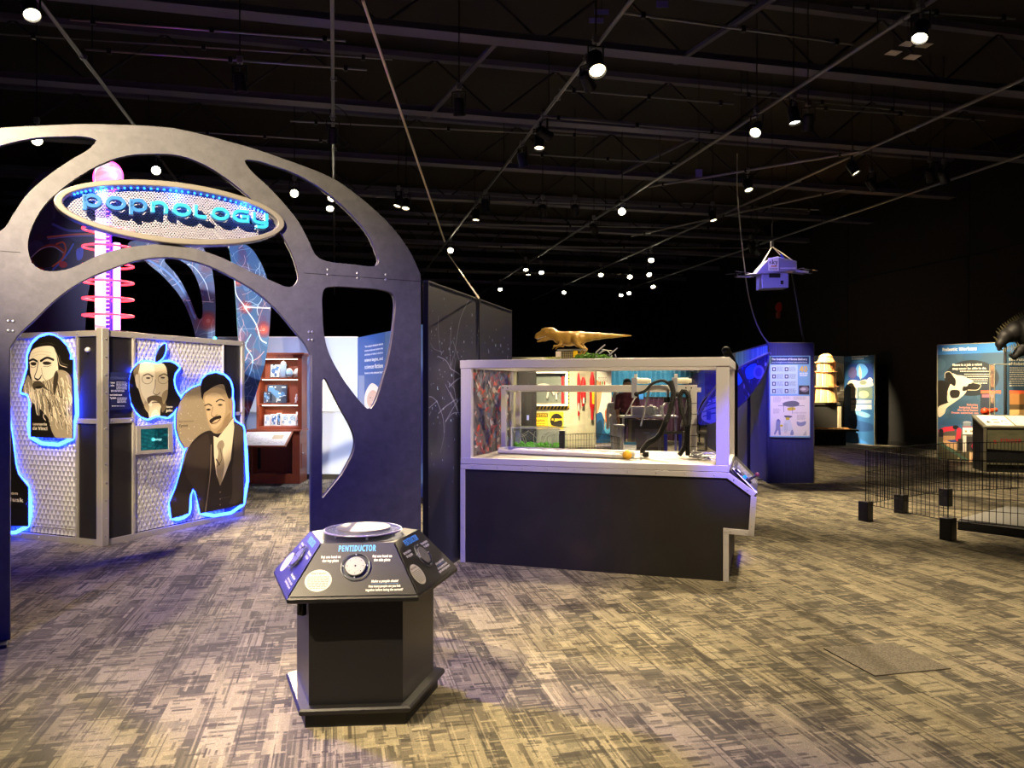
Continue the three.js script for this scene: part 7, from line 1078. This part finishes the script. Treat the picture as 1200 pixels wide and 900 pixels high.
  part(top, 'frame', rbox(W0, 0.04, sl, 0.006, W0 / 2, 0.012, -sl / 2), std(0x8a8670, 0.4, 0.4)); part(top, 'picture_sheet', box(W0 * 0.46, 0.006, sl - 0.14, W0 * 0.3, 0.036, -sl / 2), [M.white, M.white, std(0xffffff, 0.5, 0, { map: ic }), M.white, M.white, M.white]); part(top, 'picture_sheet', box(W0 * 0.4, 0.006, sl - 0.14, W0 * 0.76, 0.036, -sl / 2), M.offwhite);
  part(k, 'frame_post', rbox(0.05, h0, 0.05, 0.005, 0.025, h0 / 2, 0.0), std(0x8a8670, 0.4, 0.4)); part(k, 'bottom_rail', box(W0, 0.03, 0.02, W0 / 2, 0.16, 0.012), std(0x8a8670, 0.4, 0.4));
  printBoard(k, 'lettered_panel', fd, [[1157, 504], [1222, 504.5], [1222, 530], [1157, 526]], 0.014, 0.012, (D) => { D.bg('#6c6c52'); for (let i = 0; i < 30; i++) { D.ctx.globalAlpha = 0.2; D.ell(rr(1155, 1222), rr(504, 530), rr(2, 9), rr(1, 5), rnd() < 0.5 ? '#858264' : '#4a4a38'); } D.ctx.globalAlpha = 1; D.text('5', 1164, 520, 4.2, '#b0202a', 'bold', 'sans-serif', 4.4); D.text('FINGER', 1172, 518.4, 4.4, '#b0202a', 'bold', 'sans-serif', 25); D.text('HAND', 1202, 517, 4.4, '#b0202a', 'bold', 'sans-serif', 18); }, { res: 500 });
  const gc = thing('glass_cover', 'tall clear cover with thin edges standing on the back of the display desk', 'cover', fd.world(0.32, h1 + 0.03, -dp + 0.32), fd.turn); const gw = 0.9, gh = 1.0, gd = 0.26; part(gc, 'glass_pane', new THREE.PlaneGeometry(gw, gh), M.glass, [gw / 2, gh / 2, 0]); part(gc, 'glass_pane', new THREE.PlaneGeometry(gd, gh), M.glass, [0, gh / 2, -gd / 2], [0, Math.PI / 2, 0]); part(gc, 'edge_frame', merge([rod([0, 0, 0], [0, gh, 0], 0.009, 6), rod([0, 0, -gd], [0, gh, -gd], 0.009, 6), rod([0, gh, 0], [gw, gh, 0], 0.009, 6), rod([0, gh, 0], [0, gh, -gd], 0.009, 6), rod([0, 0, 0], [gw, 0, 0], 0.009, 6), rod([gw, 0, 0], [gw, gh, 0], 0.009, 6)]), std(0x9a9880, 0.4, 0.2));
  // orange jointed arm behind the desk
  const oz = 15.9, O = (px, py, z = 0) => P(px, py, oz + z), oo = O(1160, 486).setY(0); const ra = thing('orange_robot', 'orange jointed robot arm on a slim post behind the display desk', 'robot arm', oo); const rel = (px, py) => O(px, py).sub(oo), om = std(0xd8431c, 0.4);
  part(ra, 'upper_arm', rod(rel(1153, 483), rel(1168, 480), 0.055, 14, 0.04), om); part(ra, 'lower_arm', rod(rel(1154, 482), rel(1159, 490), 0.06, 14, 0.05), om); part(ra, 'elbow', new THREE.SphereGeometry(0.075, 16, 12), om, rel(1154, 482)); part(ra, 'tool', rod(rel(1152, 489), rel(1141, 497), 0.018, 10), M.cardboard); part(ra, 'wrist', new THREE.SphereGeometry(0.05, 14, 10), M.darkMetal, rel(1153, 488)); part(ra, 'post', rod(rel(1158, 490), [rel(1158, 490).x, 0, rel(1158, 490).z], 0.05, 14), om); part(ra, 'base', cyl(0.16, 0.04, 20).translate(rel(1158, 490).x, 0.02, rel(1158, 490).z), M.darkMetal);
  // black spiky animal head on a pole
  const hz = 15.78, q4 = (px, py, z = 0) => { const v = C((px - 600) / F * hz, hz + z, EYE + (HZ - py) / F * hz).sub(C((1190 - 600) / F * hz, hz)); return v.toArray(); }, m = hz / F;
  const hd = thing('beast_head', 'black spiky dinosaur like head with open jaws on a pole', 'model head', C((1190 - 600) / F * hz, hz));
  const bones = [[q4(1226, 398), q4(1204, 388), 24 * m, 18 * m], [q4(1204, 388), q4(1190, 388), 17 * m, 12 * m], [q4(1190, 388), q4(1178, 394), 11 * m, 8 * m], [q4(1178, 394), q4(1172, 403), 8 * m, 5 * m], [q4(1172, 402), q4(1171, 409), 4.4 * m, 2.4 * m], [q4(1206, 402), q4(1196, 411), 9 * m, 6.5 * m], [q4(1196, 411), q4(1189, 418), 6 * m, 3.4 * m], [q4(1189, 418), q4(1184, 416), 3.2 * m, 2 * m]];
  part(hd, 'head_shell', blobMesh(bones, 0.014, 0.03), phys(0x060505, 0.6, { specularIntensity: 0.35 })); const sp = [], spike = (px, py, ax, ay, l, r = 0.018) => { const a2 = V(...q4(px, py)), e = V(...q4(px + ax, py + ay)), dir = e.sub(a2).normalize(); sp.push(rod(a2, a2.clone().addScaledVector(dir, l), r, 6, 0.002)); };
  for (let i = 0; i < 16; i++) { const u2 = i / 15, x = 1169 + u2 * 38, y = 399 - Math.pow(u2, 0.6) * 31; spike(x, y, -3 + u2 * 2, -3, 0.13, 0.024); spike(x + 3, y + 5, -3 + u2, -2, 0.1, 0.02); spike(x + 6, y + 11, -3, -0.6, 0.09, 0.02); } part(hd, 'spike', merge(sp), std(0x2c281a, 0.3)); const te = []; for (let i = 0; i < 6; i++) te.push(rod(q4(1174 + i * 2.4, 409 - i * 1.2, -0.05), q4(1174.6 + i * 2.4, 414 - i * 1.2, -0.05), 0.013, 6, 0.002), rod(q4(1183 + i * 1.8, 413 - i * 1.6, -0.05), q4(1181 + i * 1.8, 408.6 - i * 1.6, -0.05), 0.013, 6, 0.002)); part(hd, 'tooth', merge(te), std(0x6a6248, 0.3)); for (const z of [-0.14, 0.14]) part(hd, 'eye', new THREE.SphereGeometry(0.03, 12, 8), std(0xb08a30, 0.2), q4(1190, 383, z)); const pb = q4(1178, 403); part(hd, 'pole', rod([pb[0], 0, pb[2]], pb, 0.028, 12), M.black); part(hd, 'pole_foot', cyl(0.2, 0.03, 24).translate(pb[0], 0.015, pb[2]), M.black); 
}
// ---------------------------------------------------------------- hanging drone, alarm
{
  const zc = 14, k = zc / F, p = (x, y) => [840 + x / 5.625, 200 + y / 5.625], L = (x, y) => { const [a, b] = p(x, y); return [(a - 906) * k, (320 - b) * k]; };
  const t = thing('delivery_drone', 'grey delivery drone with a white label card hanging from the ceiling', 'drone', P(906, 320, zc), -YAW);
  const grey = std(0x9a98b8, 0.45, 0.1), body = slab(shapeOf([[235, 692], [262, 655], [310, 602], [345, 583], [382, 575], [430, 590], [505, 605], [508, 664], [450, 672], [330, 686]].map(([x, y]) => L(x, y))), 0.36, 0.02, 3).translate(0, 0, 0.18); part(t, 'fuselage', body, grey);
  const bx = [[278, 692], [455, 684], [453, 778], [280, 783]].map(([x, y]) => L(x, y)); part(t, 'cargo_box', slab(shapeOf(bx), 0.34, 0.008).translate(0, 0, 0.16), std(0x8a8ca8, 0.5)); const r = (name, x0, y0, x1, y1, z, m) => { const a = L(x0, y0), b = L(x1, y1); part(t, name, rbox(b[0] - a[0], a[1] - b[1], 0.012, 0.003, (a[0] + b[0]) / 2, (a[1] + b[1]) / 2, z), m); }; r('handle_slot', 326, 686, 398, 714, 0.164, M.black); r('vent', 400, 732, 418, 757, 0.164, M.black);
  const lb = canvasTex(256, 320, (x) => { x.fillStyle = '#f4efe0'; x.fillRect(0, 0, 256, 320); x.font = 'bold 130px serif'; x.fillStyle = '#1d1a26'; x.textAlign = 'center'; x.save(); x.translate(128, 160); x.scale(1, 1.1); x.fillText('sky', 0, 0); x.restore(); x.fillStyle = '#e08a2c'; x.fillRect(60, 196, 150, 26); x.fillStyle = '#4a4650'; for (let i = 0; i < 3; i++) for (let q = 30; q < 220;) { const d = rr(14, 40); x.fillRect(q, 250 + i * 20, d, 9); q += d + 8; } });
  { const a = L(316, 586), b = L(384, 670); part(t, 'label_card', box(b[0] - a[0], a[1] - b[1], 0.01, (a[0] + b[0]) / 2, (a[1] + b[1]) / 2, 0.19), [M.white, M.white, M.white, M.white, std(0xffffff, 0.6, 0, { map: lb }), M.white]); const st = canvasTex(256, 48, (x) => { x.fillStyle = '#9a98b8'; x.fillRect(0, 0, 256, 48); x.fillStyle = '#f2f0f6'; for (let q = 8; q < 244;) { const d = rr(8, 26); x.fillRect(q, 16, d, 18); q += d + 5; } }); const c = L(392, 643), e = L(500, 662); part(t, 'text_strip', box(e[0] - c[0], 0.05, 0.006, (e[0] + c[0]) / 2, (c[1] + e[1]) / 2, 0.184), [grey, grey, grey, grey, std(0xffffff, 0.6, 0, { map: st }), grey]); }
  const arm = (a, b, z) => { const p0 = L(...a), p1 = L(...b); part(t, 'rotor_arm', rod([p0[0], p0[1], z * 0.5], [p1[0], p1[1], z], 0.022, 10), grey); part(t, 'rotor_motor', cyl(0.035, 0.06, 14).translate(p1[0], p1[1] + 0.02, z), M.darkMetal); part(t, 'rotor_blade', merge([rbox(0.4, 0.006, 0.035, 0.002, 0, 0, 0).rotateY(z * 2).translate(p1[0], p1[1] + 0.055, z)]), std(0x6a6a98, 0.4)); };
  arm([250, 690], [140, 705], 0.3); arm([260, 690], [160, 682], -0.3); arm([500, 668], [575, 690], 0.3); arm([500, 660], [610, 662], -0.3); arm([490, 650], [590, 640], -0.55);
  const up = L(365, 500); for (const [x, y, z] of [[240, 695, 0.14], [300, 620, -0.14], [480, 600, 0.14], [505, 620, -0.14]]) { const a = L(x, y); part(t, 'sling_wire', rod([a[0], a[1], z], [up[0], up[1], 0], 0.008, 5), M.rope); } part(t, 'hook', rbox(0.06, 0.1, 0.05, 0.01, up[0], up[1] + 0.04, 0), M.steel); part(t, 'suspension_wire', rod([up[0], up[1] + 0.06, 0], [up[0], CEIL - P(906, 320, zc).y, 0], 0.006, 5), M.darkMetal); { const a = L(410, 560), b = L(430, 595); part(t, 'blue_clip', rod([a[0], a[1], 0.1], [b[0], b[1], 0.12], 0.02, 8), std(0x2436e0, 0.4)); }
  // alarm on the side wall
  const az = 27.1, ap = P(912, 360, az); ap.x = X1 - 0.012; const al = thing('fire_alarm', 'red round fire alarm on the black side wall', 'alarm', ap); part(al, 'bell', new THREE.SphereGeometry(0.17, 20, 12, 0, 7, 0, 1.57).rotateZ(Math.PI / 2).scale(0.6, 1, 1), M.red); part(al, 'bell_back', cyl(0.18, 0.03, 22).rotateZ(Math.PI / 2), M.red); part(al, 'sounder', rbox(0.08, 0.2, 0.16, 0.01, -0.04, -0.28, 0), std(0xc05048, 0.5));
}
renderer.render(scene, camera);
